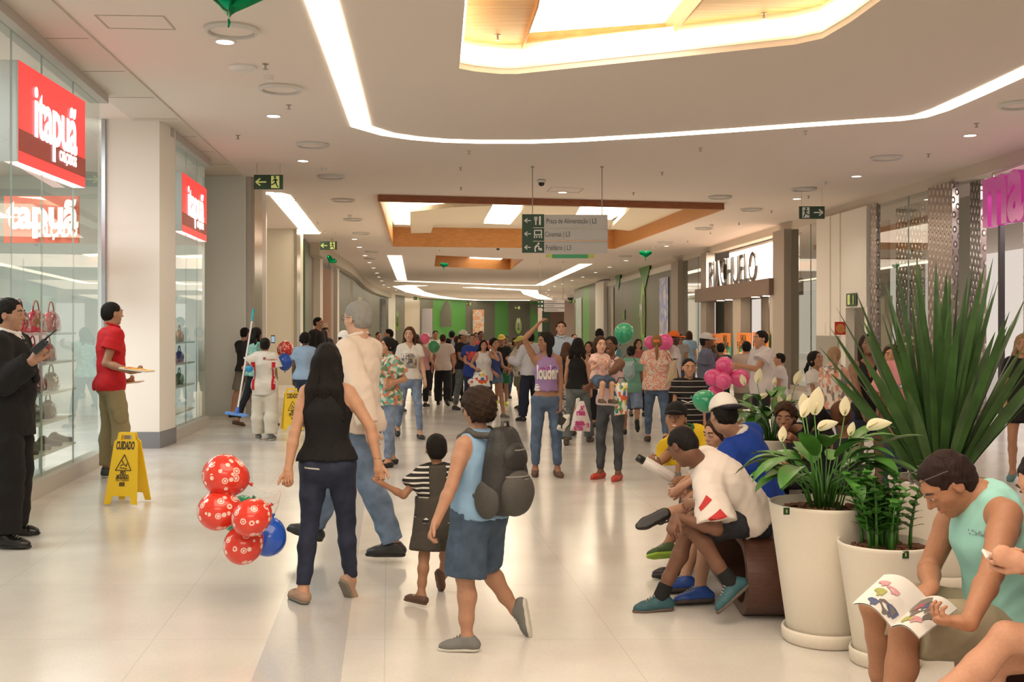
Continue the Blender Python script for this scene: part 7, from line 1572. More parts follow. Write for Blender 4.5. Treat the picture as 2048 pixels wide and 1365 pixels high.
# ---------------- 6 the man in the red polo shirt
def fx2(J, Y):
    bend(J, 'R', hand=P(262, 744, 11.55), ep=(-0.9, -0.2, -0.6)); bend(J, 'L', hand=P(246, 763, 12.0), ep=(-1, 0.3, -0.4)); bend(J, 'L', an=P(213, 932, 11.9), fd=(-0.1, 0.9, 0)); bend(J, 'R', an=P(246, 935, 11.7), kp=(1, 0.6, 0), fd=(0.8, 0.3, 0))
RP = someone(222, 962, 603, 'person, slim man in red polo shirt and khaki cargo trousers by the white pillar', yaw=125, Y=11.75, skin=(0.40, 0.215, 0.135), hairs=('crop', BLK), fx=fx2, fat=0.98, tier=0, curl=(0.7, 0.7), hd=((1, 0.2, 0.05), (1, 0.1, 0.05)), pn=((0, 0, 1), (0, 0, 1)), top=tee((0.48, 0.016, 0.02), collar=cloth((0.48, 0.016, 0.02)), e=0.026, hem=-0.06, loose=0.018, wr=0.007), bottom=jeans(cloth((0.29, 0.235, 0.13)), e=0.016, loose=0.018, length=1.93), shoe=dict(m=mat('shoe_slate', (0.05, 0.055, 0.065), 0.7), sole=mat('sole_white', (0.6, 0.58, 0.52), 0.7)), head=(-12, 0, 0))
J = RP['J']; s = J['s']
for n in 'LR':
    a = lerp(J['hip'+n], J['kn'+n], 0.72); sd = J['pr']*(1 if n == 'R' else -1); sdf_obj('cargo_pocket', [ell(a+sd*0.075*s, (J['pr'], J['pf'], U3), (0.028*s, 0.075*s, 0.085*s), 0.01)], 0.009, cloth((0.27, 0.22, 0.12)), RP['bottom'])
def leaflet(c, yaw, label, tilt=0.15, sz=(0.30, 0.2), group=None, n=3):
    o = empty('leaflet_stack', c, label, 'leaflets', group); M = Matrix.Rotation(yaw, 3, 'Z') @ Matrix.Rotation(tilt, 3, 'Y')
    mb = MB(); mb.box(c, (sz[0], sz[1], 0.014), M); mb.build('sheets', mat('paper', (0.72, 0.68, 0.60), 0.6), o); mb = MB(); mb.box(Vector(c)+M @ Vector((0, 0, 0.008)), (sz[0], sz[1], 0.002), M); mb.build('cover', mottle('leaflet_print', [(0.60, 0.05, 0.04), (0.80, 0.48, 0.05), (0.55, 0.05, 0.05), (0.75, 0.62, 0.5)], 14), o)
leaflet(P(274, 740, 11.45), -0.2, 'red and yellow leaflets in the forward hand of the red polo man', 0.12); leaflet(P(262, 766, 12.0), 0.1, 'lower stack of leaflets held behind by the red polo man', -0.1, (0.24, 0.18))
# ---------------- left middle ground
def fx3(J, Y): bend(J, 'L', hand=P(495, 738, 15.6), ep=(-0.8, 0, -0.6))
CL = someone(530, 880, 676, 'person, cleaner in white and red uniform seen from behind with a mop', yaw=178, skin='brown', fat=1.05, belly=0, fx=fx3, curl=(0.9, 0.4), hairs=('bun', BLK), female=True, bust=0, tier=1, top=tee((0.66, 0.62, 0.56), e=0.03, hem=-0.16, flare=0.02, loose=0.03, sleeve=0.62), bottom=jeans(cloth((0.60, 0.56, 0.47)), e=0.02, loose=0.035, length=1.97), shoe=SHG_, legs=((5, 2), (-4, 5)), facek=False)
J = CL['J']; s = J['s']
for k in (-1, 1): 
    pts, fs = grid2d(0.05, 0.40, 3, 10); decal_on(CL['top'], pts, fs, J['waist']+J['tr']*k*0.175*s-J['tf']*0.02*s-U3*0.02, -J['tr']*-1 if False else (J['tr']*0.55-J['tf']*0.83*k if k < 0 else J['tr']*0.55+J['tf']*0.83).normalized() if False else RX, U3, cloth((0.5, 0.02, 0.03)), 'red_side_panel', 0.004)
pts, fs = grid2d(0.17, 0.020, 6, 1); decal_on(CL['top'], pts, fs, P(541, 720.5, 15.6), RX, U3, mottle('red_writing', [(0.40, 0.10, 0.10), (0.66, 0.58, 0.52), (0.40, 0.10, 0.12)], 60, 0.7, 'vor', (3, 1, 1)), 'back_print'); pts, fs = grid2d(0.04, 0.035, 2, 2); decal_on(CL['top'], pts, fs, P(525, 718, 15.6), RX, U3, mat('print_maroon', (0.25, 0.06, 0.08), 0.6), 'back_logo')
sdf_obj('glove', [cone(J['wrL']-Vector((0, 0, 0.0)), J['palmL'], 0.042, 0.048, 0.02), cone(lerp(J['elL'], J['wrL'], 0.75), J['wrL'], 0.04, 0.036, 0.02)], 0.009, mat('rubber_blue', (0.01, 0.24, 0.50), 0.4), CL['root'])
o = empty('mop', P(474, 830, 15.3), 'long handled blue mop held upright by the cleaner', 'mop'); mb = MB(); mb.tube([P(476, 815, 15.2), P(504, 642, 15.5)], 0.0125, 8); mb.build('handle', mat('mop_handle', (0.70, 0.68, 0.66), 0.3), o); mb = MB(); mb.tube([P(503.6, 643, 15.5), P(507, 618, 15.55)], 0.017, 8); mb.build('grip', mat('mop_teal', (0.02, 0.36, 0.38), 0.4), o)
mb = MB(); c = P(473, 829, 15.2); mb.box(c, (0.30, 0.14, 0.035), Matrix.Rotation(0.15, 3, 'Y')); mb.build('head', mat('mop_blue', (0.10, 0.25, 0.62), 0.6), o, bevel=0.01); mb = MB(); mb.tube([P(476, 815, 15.2), c], [0.02, 0.035], 8); mb.build('joint', mat('mop_blue2', (0.05, 0.15, 0.55), 0.4), o)
def fx4(J, Y): bend(J, 'R', hand=P(541, 690, 16.8), ep=(0.3, 0, -1))
PW = someone(512, 853, 655, 'person, woman in mint blouse and dark jeans holding up a phone', yaw=130, female=True, skin='brown', hairs=('long', BLK), hl=0.16, fx=fx4, legs=((-18, 4), (16, 6)), tier=1, top=tee(mottle('mint_print', [(0.22, 0.48, 0.42), (0.40, 0.60, 0.50), (0.16, 0.40, 0.38)], 40), e=0.016), bottom=jeans(cloth((0.02, 0.022, 0.03))), shoe=SHT, hd=(None, (0.1, 0, 1)))
o = empty('phone', P(546, 679, 16.8), 'small dark phone held up by the woman in mint blouse', 'phone'); mb = MB(); mb.box(P(546, 679, 16.8), (0.06, 0.012, 0.12)); mb.build('phone_case', mat('phone_dark', (0.02, 0.02, 0.03), 0.2), o); mb = MB(); mb.box(P(546, 679, 16.79), (0.05, 0.004, 0.09)); mb.build('screen', mat('phone_screen', (0.2, 0.3, 0.4), 0.2, emit=(0.4, 0.55, 0.7), es=0.5), o)
someone(490, 836, 655, 'person, man in dark grey shirt and grey shorts behind the mop', yaw=150, skin='tan', tier=1, top=tee((0.035, 0.035, 0.038)), bottom=shorts(cloth((0.22, 0.20, 0.175)), length=0.95), shoe=SHB, arms=((25, 6, 60), (20, 6, 50)), legs=((-12, 5), (10, 4)))
someone(610, 858, 666, 'person, woman in light blue shirt with dark curly hair behind the yellow sign', yaw=172, female=True, skin='dark', fat=1.12, hairs=('curly', BLK), tier=1, top=tee((0.30, 0.42, 0.58), e=0.02), bottom=jeans(JEAN), arms=((5, 14, 12), (5, 8, 12)), facek=False, legs=STEP)
someone(636, 830, 634, 'person, second guard in dark suit standing far left by the hoarding', yaw=60, Y=23.0, skin='tan', hairs=('crop', BLK), top=lng((0.02, 0.018, 0.018), e=0.024), bottom=jeans(cloth((0.015, 0.015, 0.015)), loose=0.02), head=(-20, 0, 0))
someone(650, 830, 655, 'person, dark haired woman just right of the second guard', yaw=40, Y=23.8, female=True, skin='tan', hairs=('bun', BLK), top=tee((0.04, 0.03, 0.035)), bottom=jeans(DK_))
someone(688, 850, 664, 'person, man in white cap and white jersey behind the grey haired man', yaw=-150, Y=14.5, skin='brown', tier=1, top=tee((0.66, 0.62, 0.60), e=0.024), bottom=shorts(cloth((0.10, 0.16, 0.28))), capc=dict(m=cloth((0.75, 0.72, 0.70)), back=True), facek=False)
def fx5(J, Y): bend(J, 'L', hand=P(790, 765, Y-0.3)); bend(J, 'R', hand=P(772, 770, Y-0.25))
FB = someone(777, 920, 674, 'person, woman in teal floral blouse and light jeans behind the grey haired man', yaw=-60, Y=12.8, female=True, skin='tan', hairs=('bun', BLK), fx=fx5, tier=1, fat=1.1, top=tee(mottle('teal_floral', [(0.15, 0.42, 0.36), (0.60, 0.58, 0.48), (0.12, 0.20, 0.10), (0.55, 0.20, 0.12)], 26), e=0.024, hem=-0.10, sleeve=0.75), bottom=jeans(JEANL), shoe=SHK)
GW = someone(819, 876, 654, 'person, young woman with long brown hair in white printed tee and light jeans', yaw=15, female=True, skin=(0.52, 0.30, 0.20), hairs=('long', (0.075, 0.035, 0.018)), hl=0.24, legs=((16, 4), (-12, 20)), tier=1, head=(20, 0, 0), arms=((8, 10, 22), (-6, 8, 14)), top=tee((0.64, 0.60, 0.56), e=0.010, hem=0.0, vneck=0.05), bottom=jeans(JEANL, e=0.004), shoe=SHK)
pts, fs = grid2d(0.22, 0.22, 6, 6); decal_on(GW['top'], pts, fs, P(819, 722, GW['Y']), RX, U3, mottle('shirt_print', [(0.55, 0.5, 0.42), (0.12, 0.11, 0.12), (0.35, 0.28, 0.2), (0.2, 0.2, 0.24)], 30))
someone(778, 830, 658, 'person, man looking left behind the woman with light jeans', yaw=-80, Y=22, skin='tan', top=tee((0.10, 0.06, 0.05)), bottom=jeans(DK_))
someone(845, 814, 672, 'person, in pink tank top and black trousers behind a pink balloon', yaw=160, female=True, skin='light', hairs=('pony', LBRN), top=tank((0.62, 0.32, 0.34)), bottom=jeans(DK_, loose=0.015), arms=((5, 8, 14), (10, 14, 40)), facek=False)
someone(799, 828, 688, 'person, dark clothed figure half hidden beside the woman in light jeans', yaw=170, Y=21, female=True, skin='tan', hairs=('long', BLK), top=tee((0.05, 0.03, 0.035)), bottom=jeans(DK_), facek=False)
someone(886, 811, 668, 'person, man in cream short sleeved shirt and black trousers seen from behind', yaw=178, skin='tan', hairs=('crop', BRN), fat=1.05, tier=2, top=tee((0.62, 0.54, 0.48), e=0.026, hem=-0.07, loose=0.02), bottom=jeans(DK_, loose=0.03, e=0.014, length=1.96), arms=((6, 14, 12), (6, 12, 14)), legs=((12, 3), (-14, 12)), facek=False)
someone(871, 800, 661, 'person, man in pale pink shirt facing us behind the cream shirt man', yaw=10, Y=26, skin='brown', top=tee((0.66, 0.50, 0.46)), bottom=jeans(DK_))
someone(904, 800, 661, 'person, man in light blue shirt seen from behind, right of the cream shirt man', yaw=175, Y=25, skin='tan', top=tee((0.26, 0.38, 0.48)), bottom=jeans(JEANG), facek=False)
someone(897, 810, 676, 'person, in light blue jeans half hidden behind the cream shirt man', yaw=150, Y=24.2, skin='tan', child=0.3, top=tee((0.05, 0.05, 0.06)), bottom=jeans(JEANL), facek=False)
someone(926, 815, 662, 'person, young man in white cap and black tee with pale jeans', yaw=50, Y=21.5, skin='brown', top=tee((0.018, 0.018, 0.02)), bottom=jeans(JEANG, loose=0.01), capc=dict(m=cloth((0.72, 0.66, 0.58))), arms=((20, 6, 50), (20, 6, 50)))
JB = someone(945, 822, 668, 'person, boy in royal blue jersey with red and white chest print', yaw=25, Y=20.5, skin='tan', hairs=('crop', BRN), top=tee((0.03, 0.06, 0.28), e=0.024, hem=-0.12), bottom=jeans(JEAND), arms=((15, 6, 60), (15, 6, 65)), head=(30, 0, 0))
decal_text(JB['top'], 'VK', P(945, 720, JB['Y']), RX, U3, 0.2, mat('print_red2', (0.65, 0.08, 0.07), 0.6), fit=0.24, bold=0.02)
LG = someone(967, 830, 680, 'person, girl with long dark hair in white top holding a patterned bag', yaw=10, Y=19.3, female=True, skin='tan', hairs=('long', BLK), hl=0.22, top=tank((0.66, 0.62, 0.62), hem=-0.08, e=0.02), bottom=jeans(cloth((0.03, 0.03, 0.05))), handL=(985, 700, -0.15), handR=(952, 738, -0.1), tier=1)
someone(988, 829, 676, 'person, girl in blue vest and denim shorts beside the girl with the bag', yaw=35, Y=19.6, female=True, child=0.3, skin='tan', hairs=('bun', BLK), top=tank((0.06, 0.10, 0.30)), bottom=shorts(JEANL, length=0.35, loose=0.02), arms=((20, 4, 60), (15, 8, 50)), shoe=SHG_, legs=((14, 4), (-14, 10)))
someone(962, 800, 662, 'person, dark skinned figure just above the girl with long hair', yaw=20, Y=25, skin='dark', top=tee((0.5, 0.1, 0.1)), bottom=jeans(DK_))
someone(1003, 811, 671, 'person, boy in yellow cap, black tee and green shorts with lime shoes', yaw=-5, skin='brown', child=0.2, top=tee((0.02, 0.018, 0.018), e=0.022, hem=-0.08, loose=0.02), bottom=shorts(cloth((0.02, 0.14, 0.06)), loose=0.04), capc=dict(m=cloth((0.70, 0.55, 0.10))), shoe=SHY, legs=((8, 4), (-6, 10)))
someone(1042, 812, 674, 'person, boy in lime cap, pale floral shirt and khaki shorts', yaw=-50, Y=21.7, skin='brown', child=0.25, fat=1.1, top=tee(mottle('pale_floral', [(0.60, 0.56, 0.46), (0.50, 0.46, 0.38), (0.10, 0.09, 0.08), (0.62, 0.58, 0.50)], 16), e=0.03, hem=-0.12, loose=0.03), bottom=shorts(cloth((0.20, 0.19, 0.11)), loose=0.03), capc=dict(m=cloth((0.55, 0.62, 0.10))), arms=((5, 6, 10), (15, 8, 40)), shoe=SHD)
someone(1060, 846, 664, 'person, man in pale striped shirt and dark trousers left of the purple top woman', yaw=-140, skin='tan', Y=19.0, tier=1, hairs=('short', BLK), top=lng(stripes((0.50, 0.50, 0.56), (0.60, 0.58, 0.62), 40, axis='X'), e=0.026, loose=0.02), bottom=jeans(cloth((0.02, 0.025, 0.045)), e=0.016, loose=0.025, length=1.97), arms=((25, 8, 75), (20, 8, 70)), facek=False)
# ---------------- the woman in the purple top and the sign-like hand
def fxp(J, Y): bend(J, 'R', hand=P(1076, 650, Y), ep=(-0.6, -0.3, 0.3)); bend(J, 'L', hand=P(1121, 815, Y-0.05), ep=(0.6, 0, -0.5))
PT = someone(1093, 953, 664, 'person, woman in purple printed tank top and jeans with one arm raised', yaw=6, female=True, skin=(0.30, 0.155, 0.095), hairs=('bob', BLK), hl=0.17, fx=fxp, head=(62, -3, 0), tier=1, fat=0.98, legs=((3, 2), (-3, 2)), top=tank(mat('purple_cloth', (0.27, 0.17, 0.36), 0.85, bump=0.2, bscale=20), hem=0.10, e=0.009, neck=0.06), bottom=jeans(JEANM, e=0.010, waist=0.04, length=1.88), shoe=dict(m=mat('sandal_brown', (0.10, 0.05, 0.03), 0.6), kind='sandal'), bust=0.8)
decal_text(PT['top'], 'louder', P(1095, 757, PT['Y']), RX, U3, 0.2, mat('print_pale', (0.72, 0.68, 0.62), 0.6), fit=0.235, bold=0.008); pts, fs = grid2d(0.2, 0.035, 6, 2); decal_on(PT['top'], pts, fs, P(1094, 737, PT['Y']), RX+U3*0.1, U3, mottle('print_mix', [(0.5, 0.10, 0.30), (0.10, 0.06, 0.28), (0.12, 0.08, 0.30)], 60))
o = decal_text(PT['top'], 'skate', P(1077, 777, PT['Y']), U3, -RX, 0.1, mat('print_pale', (0.72, 0.68, 0.62), 0.6), fit=0.10, bold=0.01)
someone(1122, 880, 642, 'person, tall young man in light blue shirt standing behind the purple top woman', yaw=5, Y=17.5, skin='light', tier=1, hairs=('short', BRN), top=tee((0.42, 0.50, 0.60), collar=cloth((0.45, 0.53, 0.62))), bottom=jeans(DK_), head=(5, 5, 0))
someone(1133, 860, 685, 'person, woman with long brown hair, black top and patterned skirt', yaw=178, Y=16.5, female=True, skin='light', hairs=('long', (0.09, 0.045, 0.03)), hl=0.25, tier=1, top=tee((0.018, 0.016, 0.018), hem=0.04), bottom=dict(k='skirt', m=mottle('snake_print', [(0.35, 0.33, 0.31), (0.06, 0.06, 0.06), (0.45, 0.43, 0.40)], 45), length=1.5, flare=0.04), facek=False)
BW_ = someone(1156, 893, 676, 'person, black haired woman in black tank top and grey flared jeans', yaw=165, Y=15.3, female=True, skin='tan', hairs=('long', BLK), hl=0.18, tier=1, legs=((-16, 6), (22, 4)), arms=((12, 12, 16), (0, 8, 20)), top=tank((0.012, 0.012, 0.013), hem=0.0), bottom=jeans(JEANG, flare=0.045, length=1.97), shoe=dict(m=mat('boot_brown', (0.07, 0.045, 0.035), 0.5)), facek=False)
someone(1178, 850, 683, 'person, woman with dark hair laughing beside the toddler', yaw=-20, Y=18, female=True, skin='tan', hairs=('bob', BRN), hl=0.16, top=tee((0.03, 0.02, 0.02)), bottom=jeans(DK_))
someone(1199, 860, 657, 'person, tall dark haired man behind the toddler head', yaw=178, Y=19, skin='dark', top=tee((0.05, 0.04, 0.04)), bottom=jeans(DK_), facek=False)
def fxm(J, Y):
    bend(J, 'L', hand=P(1176, 775, Y-0.34), ep=(0.9, -0.2, -0.7)); bend(J, 'R', hand=P(1190, 770, Y-0.30), ep=(-0.6, 0, -1))
MO = someone(1222, 957, 672, 'person, mother in pink tank top and faded dark jeans carrying a toddler', yaw=-35, Y=11.75, female=True, skin='dark', hairs=('short', BLK), tier=1, fx=fxm, head=(-10, 0, 0), curl=(0.6, 0.6), legs=((5, 3), (6, 8)), top=tank(cloth((0.62, 0.45, 0.46)), hem=-0.03), bottom=jeans(mat('denim_faded_black', (0.05, 0.052, 0.06), 0.8, bump=0.3, bscale=7, var=0.6), e=0.006, length=1.92), shoe=SHR)
TD = P(1200, 757, 11.45)
J = skeleton((TD.x, TD.y, TD.z-0.2), 0.84, 25, 0, 0, ((70, 75), (72, 80)), ((45, 12, 60), (45, 4, 75)), (8, 0, 0), child=1.75, sit=0.2)
bend(J, 'L', hand=P(1217, 727, 11.28)); bend(J, 'R', hand=P(1197, 728, 11.25))
r_, b_ = person(J, 'person, toddler in pink checked shirt carried on an arm', 1, 'light', 1.1, hairs=('bob', (0.05, 0.028, 0.016)), hl=0.05, curl=(0.7, 0.7), facek={}); dress(J, r_, 0, tee(mottle('pink_check', [(0.66, 0.36, 0.33), (0.74, 0.55, 0.50)], 60), e=0.012, collar=cloth((0.7, 0.45, 0.42))), shorts(JEANM, length=0.9, loose=0.02), dict(m=mat('canvas_brown', (0.12, 0.075, 0.05), 0.8), sole=mat('sole_white', (0.6, 0.58, 0.52), 0.7)))
def poly_bag(pts, Y, th, m, label, cat='shopping bag', handle=None, name='shopping_bag', lean=0.0):
    """soft upright bag from its outline in the picture plane, given real thickness"""
    c = P(sum(p[0] for p in pts)/len(pts), max(p[1] for p in pts), Y); o = empty(name, c, label, cat); F3 = [P(x, y, Y) for x, y in pts]; ctr = sum(F3, Vector())/len(F3); n = len(F3)
    V = [p+Vector((0, 0, 0)) for p in F3]+[lerp(p, ctr, 0.45)+Vector((0, -th/2, 0)) for p in F3]+[lerp(p, ctr, 0.45)+Vector((0, th/2, 0)) for p in F3]+[ctr+Vector((0, -th*0.6, 0)), ctr+Vector((0, th*0.6, 0))]
    fs = []
    for i in range(n):
        j = (i+1) % n; fs += [(i, j, n+j, n+i), (j, i, 2*n+i, 2*n+j), (n+i, n+j, 3*n), (2*n+j, 2*n+i, 3*n+1)]
    b = meshobj('bag_body', V, fs, m, o, smooth=False); bm = bmesh.new(); bm.from_mesh(b.data); bmesh.ops.recalc_face_normals(bm, faces=bm.faces); bm.to_mesh(b.data); bm.free()
    if handle:
        mb = MB(); mb.tube([P(x, y, Y) for x, y in handle], 0.006, 6); mb.build('handle', mat('cord_black', (0.03, 0.03, 0.03), 0.6), o)
    return o, b
DIA = mottle('harlequin_print', [(0.70, 0.70, 0.66), (0.65, 0.12, 0.05), (0.72, 0.72, 0.68), (0.05, 0.12, 0.35), (0.10, 0.35, 0.12), (0.72, 0.55, 0.08), (0.74, 0.74, 0.70)], 26, 0.4, 'vor', (1.6, 1, 0.8))
DOT = mottle('confetti_print', [(0.72, 0.72, 0.68), (0.65, 0.10, 0.05), (0.74, 0.74, 0.70), (0.05, 0.15, 0.45), (0.72, 0.74, 0.70), (0.70, 0.50, 0.05), (0.74, 0.74, 0.70)], 22)
poly_bag([(1228, 768), (1256, 764), (1254, 828), (1229, 832)], 11.35, 0.09, DIA, 'white paper bag with colourful diamond print hanging from the mother arm', handle=[(1232, 768), (1238, 756), (1248, 756), (1252, 766)])
poly_bag([(934, 762), (970, 738), (982, 774), (962, 783), (940, 776)], 19.0, 0.12, DOT, 'white bag with coloured dots held by the long haired girl', handle=[(940, 760), (948, 744), (962, 742)])
o, b = poly_bag([(1160, 802), (1168, 803), (1181, 845), (1180, 864), (1140, 862), (1146, 830)], 13.6, 0.14, mat('bag_white', (0.72, 0.62, 0.62), 0.4), 'white plastic bag with pink lettering carried by the black haired woman', handle=[(1160, 803), (1163, 792)])
PKP = mat('print_pink', (0.52, 0.03, 0.20), 0.5)
for txt, x, y, w_ in (('ar', 1165, 820, 0.05), ('risa', 1162, 831, 0.11), ('sa', 1160, 851, 0.125), ('arisa', 1157, 861, 0.11), ('ra', 1176, 855, 0.035)): place_text(txt, P(x, y, 13.6-0.085), (1, 0, 0), (0, 0, 1), 0.1, PKP, b, 'lettering', 0.001, 0.004, center=True, fit=w_)
poly_bag([(1118, 830), (1140, 829), (1141, 850), (1128, 864), (1112, 860)], 11.9, 0.10, mottle('bag_zebra', [(0.7, 0.68, 0.62), (0.04, 0.035, 0.03), (0.62, 0.58, 0.50)], 12), 'black and white bag in the lowered hand of the purple top woman', handle=[(1122, 830), (1126, 818), (1132, 828)])
o = empty('paper_roll', P(1079, 650, 12.0), 'upright pale printed paper held high by the purple top woman', 'paper'); mb = MB(); mb.box(P(1080, 640, 11.95), (0.045, 0.02, 0.26)); mb.build('paper_sheet', mat('paper_pink', (0.62, 0.50, 0.44), 0.6), o)
# ---------------- right middle ground
def bagstrap(J, root): pass
someone(1262, 842, 692, 'person, man in green tee and denim shorts walking away with a bag', yaw=172, Y=16.5, skin='brown', tier=1, top=tee((0.17, 0.36, 0.27), e=0.024, hem=-0.08), bottom=shorts(JEANL, length=0.95, loose=0.03), legs=((14, 4), (-14, 48)), shoe=SHB, facek=False)
poly_bag([(1244, 724), (1268, 722), (1270, 752), (1258, 764), (1240, 752)], 16.15, 0.09, cloth((0.34, 0.46, 0.46)), 'grey green cloth bag on the back of the man in the green tee', handle=[(1240, 726), (1258, 702), (1272, 724)])
someone(1276, 830, 678, 'person, smiling dark haired person facing us behind the green tee man', yaw=10, Y=20, skin='tan', hairs=('bob', BRN), hl=0.1, female=True, top=tee((0.35, 0.12, 0.10)), bottom=jeans(DK_))
BL = someone(1313, 886, 670, 'person, woman with long blond ponytail in white and coral lace top', yaw=175, Y=15.4, female=True, skin='light', hairs=('pony', (0.26, 0.14, 0.065)), hl=0.30, tier=1, fat=1.08, top=tee(mottle('coral_lace', [(0.70, 0.24, 0.20), (0.64, 0.56, 0.44), (0.68, 0.30, 0.24), (0.66, 0.60, 0.48)], 60), e=0.026, hem=-0.06, flare=0.02, sleeve=0.45, loose=0.03), bottom=jeans(JEANM, e=0.004), legs=((16, 6), (-12, 16)), shoe=SHD, facek=False)
J = BL['J']; q = 0.232*J['hs']; c = J['hc']-J['hf']*0.47*q+U3*0.02; mb = MB(); mb.lathe(c, [(0.035, -0.02), (0.05, 0), (0.035, 0.02)], 14); mb.build('scrunchie', mat('orange_cloth', (0.70, 0.20, 0.03), 0.8), BL['root'], smooth=True)
poly_bag([(1342, 722), (1352, 720), (1357, 770), (1330, 772)], 15.1, 0.10, cloth((0.48, 0.38, 0.26)), 'tan shoulder bag hanging beside the blond ponytail woman', handle=[(1336, 722), (1330, 700), (1345, 722)])
someone(1347, 850, 664, 'person, man in orange cap and white tee right of the pink balloons', yaw=80, Y=17.5, skin='deep', top=tee((0.62, 0.58, 0.56)), bottom=jeans(DK_), capc=dict(m=cloth((0.75, 0.16, 0.03))), tier=1)
def strm(): return stripes((0.42, 0.40, 0.38), (0.014, 0.013, 0.014), 17, 0.88)
SB = someone(1377, 915, 716, 'person, boy in black tee with thin white stripes looking at us', yaw=4, Y=11.6, skin='tan', child=0.45, hairs=('crop', BLK), tier=0, top=tee(strm(), e=0.022, hem=-0.07, loose=0.015), bottom=shorts(DK_), facek={}, arms=((2, 8, 8), (4, 8, 12)), shoe=SHG_)
someone(1412, 860, 668, 'person, man in white cap and blue grey tee holding a phone to his ear', yaw=75, Y=15.6, skin='dark', tier=1, top=tee((0.13, 0.14, 0.20), e=0.024), bottom=jeans(JEAN), capc=dict(m=cloth((0.55, 0.53, 0.52))), handL=(1428, 700, 0.1), handR=(1405, 790))
someone(1441, 850, 686, 'person, short black haired person between white cap man and pink shirt man', yaw=178, Y=17.5, skin='brown', top=tee((0.05, 0.05, 0.06)), bottom=jeans(DK_), facek=False)
someone(1493, 862, 682, 'person, man in pale pink tee seen from behind by the sale posters', yaw=170, Y=15.8, skin='tan', tier=1, hairs=('crop', BLK), fat=1.1, top=tee((0.48, 0.38, 0.33), e=0.028, hem=-0.1, loose=0.02), bottom=shorts(cloth((0.18, 0.16, 0.13))), facek=False)
WT = someone(1523, 880, 661, 'person, tall man in loose white tee facing left by the sale posters', yaw=-75, Y=14.3, skin='tan', tier=1, fat=1.05, hairs=('short', BLK), top=tee((0.62, 0.56, 0.57), e=0.03, hem=-0.10, loose=0.03, wr=0.009), bottom=jeans(cloth((0.02, 0.02, 0.022)), loose=0.02), arms=((40, 6, 60), (-8, 4, 10)))
someone(1560, 870, 706, 'person, in white tee and pale jeans half hidden behind the tall man', yaw=-100, Y=14.9, skin='tan', tier=1, top=tee((0.60, 0.56, 0.56), hem=-0.1), bottom=jeans(JEANL))
BG_ = someone(1632, 905, 702, 'person, girl with dark braid and white tee by the glass', yaw=35, Y=13.5, female=True, child=0.6, skin='brown', hairs=('pony', BLK), hl=0.24, tier=1, top=tee((0.60, 0.57, 0.55)), bottom=jeans(DK_), arms=((20, 4, 60), (18, 4, 60)), bust=0, head=(0, 15, 0))
PW2 = someone(1668, 900, 694, 'person, woman with blond ponytail in white printed sleeveless top', yaw=150, Y=12.0, female=True, skin=(0.55, 0.30, 0.21), fat=1.2, hairs=('pony', (0.30, 0.19, 0.11)), hl=0.22, tier=1, top=tank(mottle('palm_print', [(0.66, 0.60, 0.54), (0.20, 0.20, 0.20), (0.66, 0.60, 0.54), (0.62, 0.28, 0.20)], 40, 0.8, 'vor', (1, 1, 0.4)), e=0.018, neck=0.06), bottom=jeans(JEAN), head=(-20, 0, 0))
BC = someone(1737, 960, 668, 'person, woman in black lace camisole with shoulder length dark hair', yaw=-12, Y=9.8, female=True, skin=(0.22, 0.11, 0.065), fat=1.05, hairs=('bob', (0.025, 0.014, 0.012)), hl=0.20, tier=0, head=(-5, 22, 0), top=dict(m=cloth((0.014, 0.011, 0.012)), sleeve=0, tank=True, e=0.008, neck=0.085, vneck=0.16), bottom=shorts(JEAND, length=0.4), handL=(1757, 828, -0.3), handR=(1728, 832, -0.3))
PS = someone(1812, 975, 672, 'person, in loose pink tee and camouflage hat behind the sword leaves', yaw=-14, Y=9.2, skin='dark', tier=0, hairs=('short', BLK), fat=1.05, top=tee((0.62, 0.26, 0.28), e=0.034, hem=-0.14, loose=0.035, sleeve=0.75, wr=0.009), bottom=jeans(JEAN, loose=0.02), head=(-20, 10, 0), facek={})
J = PS['J']; c = J['hc']; q = 0.232*J['hs']; CAM = mottle('camouflage', [(0.16, 0.15, 0.09), (0.38, 0.34, 0.24), (0.08, 0.09, 0.05), (0.48, 0.44, 0.36)], 26)
sdf_obj('hat', [ell(c+J['hu']*0.18*q-J['hf']*0.05*q, (J['hr'], J['hf'], J['hu']), (0.43*q, 0.50*q, 0.42*q), 0.01), grp([cone(c+J['hu']*0.22*q, c+J['hu']*0.10*q-J['hf']*0.03*q, 0.42*q, 0.72*q, 0.01)], [(c+J['hu']*0.26*q, J['hu']), (c+J['hu']*0.12*q, -J['hu'])])], 0.007, CAM, PS['root'], planes=[(A3(c+J['hu']*0.10*q), A3(-J['hu']))])
pts, fs = grid2d(0.055, 0.032, 2, 2); decal_on(PS['top'], pts, fs, P(1812, 774, 9.0), RX, U3, mat('patch_navy', (0.02, 0.03, 0.12), 0.6), 'chest_patch'); pts, fs = grid2d(0.024, 0.022, 2, 2); decal_on(PS['top'], pts, fs, P(1809, 774, 9.0), RX, U3, mat('patch_white', (0.7, 0.7, 0.7), 0.6), 'chest_patch', 0.006); decal_on(PS['top'], pts, fs, P(1816, 774, 9.0), RX, U3, mat('patch_red', (0.6, 0.03, 0.03), 0.6), 'chest_patch', 0.006)
someone(1782, 930, 690, 'person, woman with brown hair partly hidden behind the pink tee', yaw=-20, Y=10.6, female=True, skin='tan', hairs=('bob', BRN), hl=0.16, tier=1, top=tank((0.3, 0.05, 0.06)), bottom=jeans(DK_))
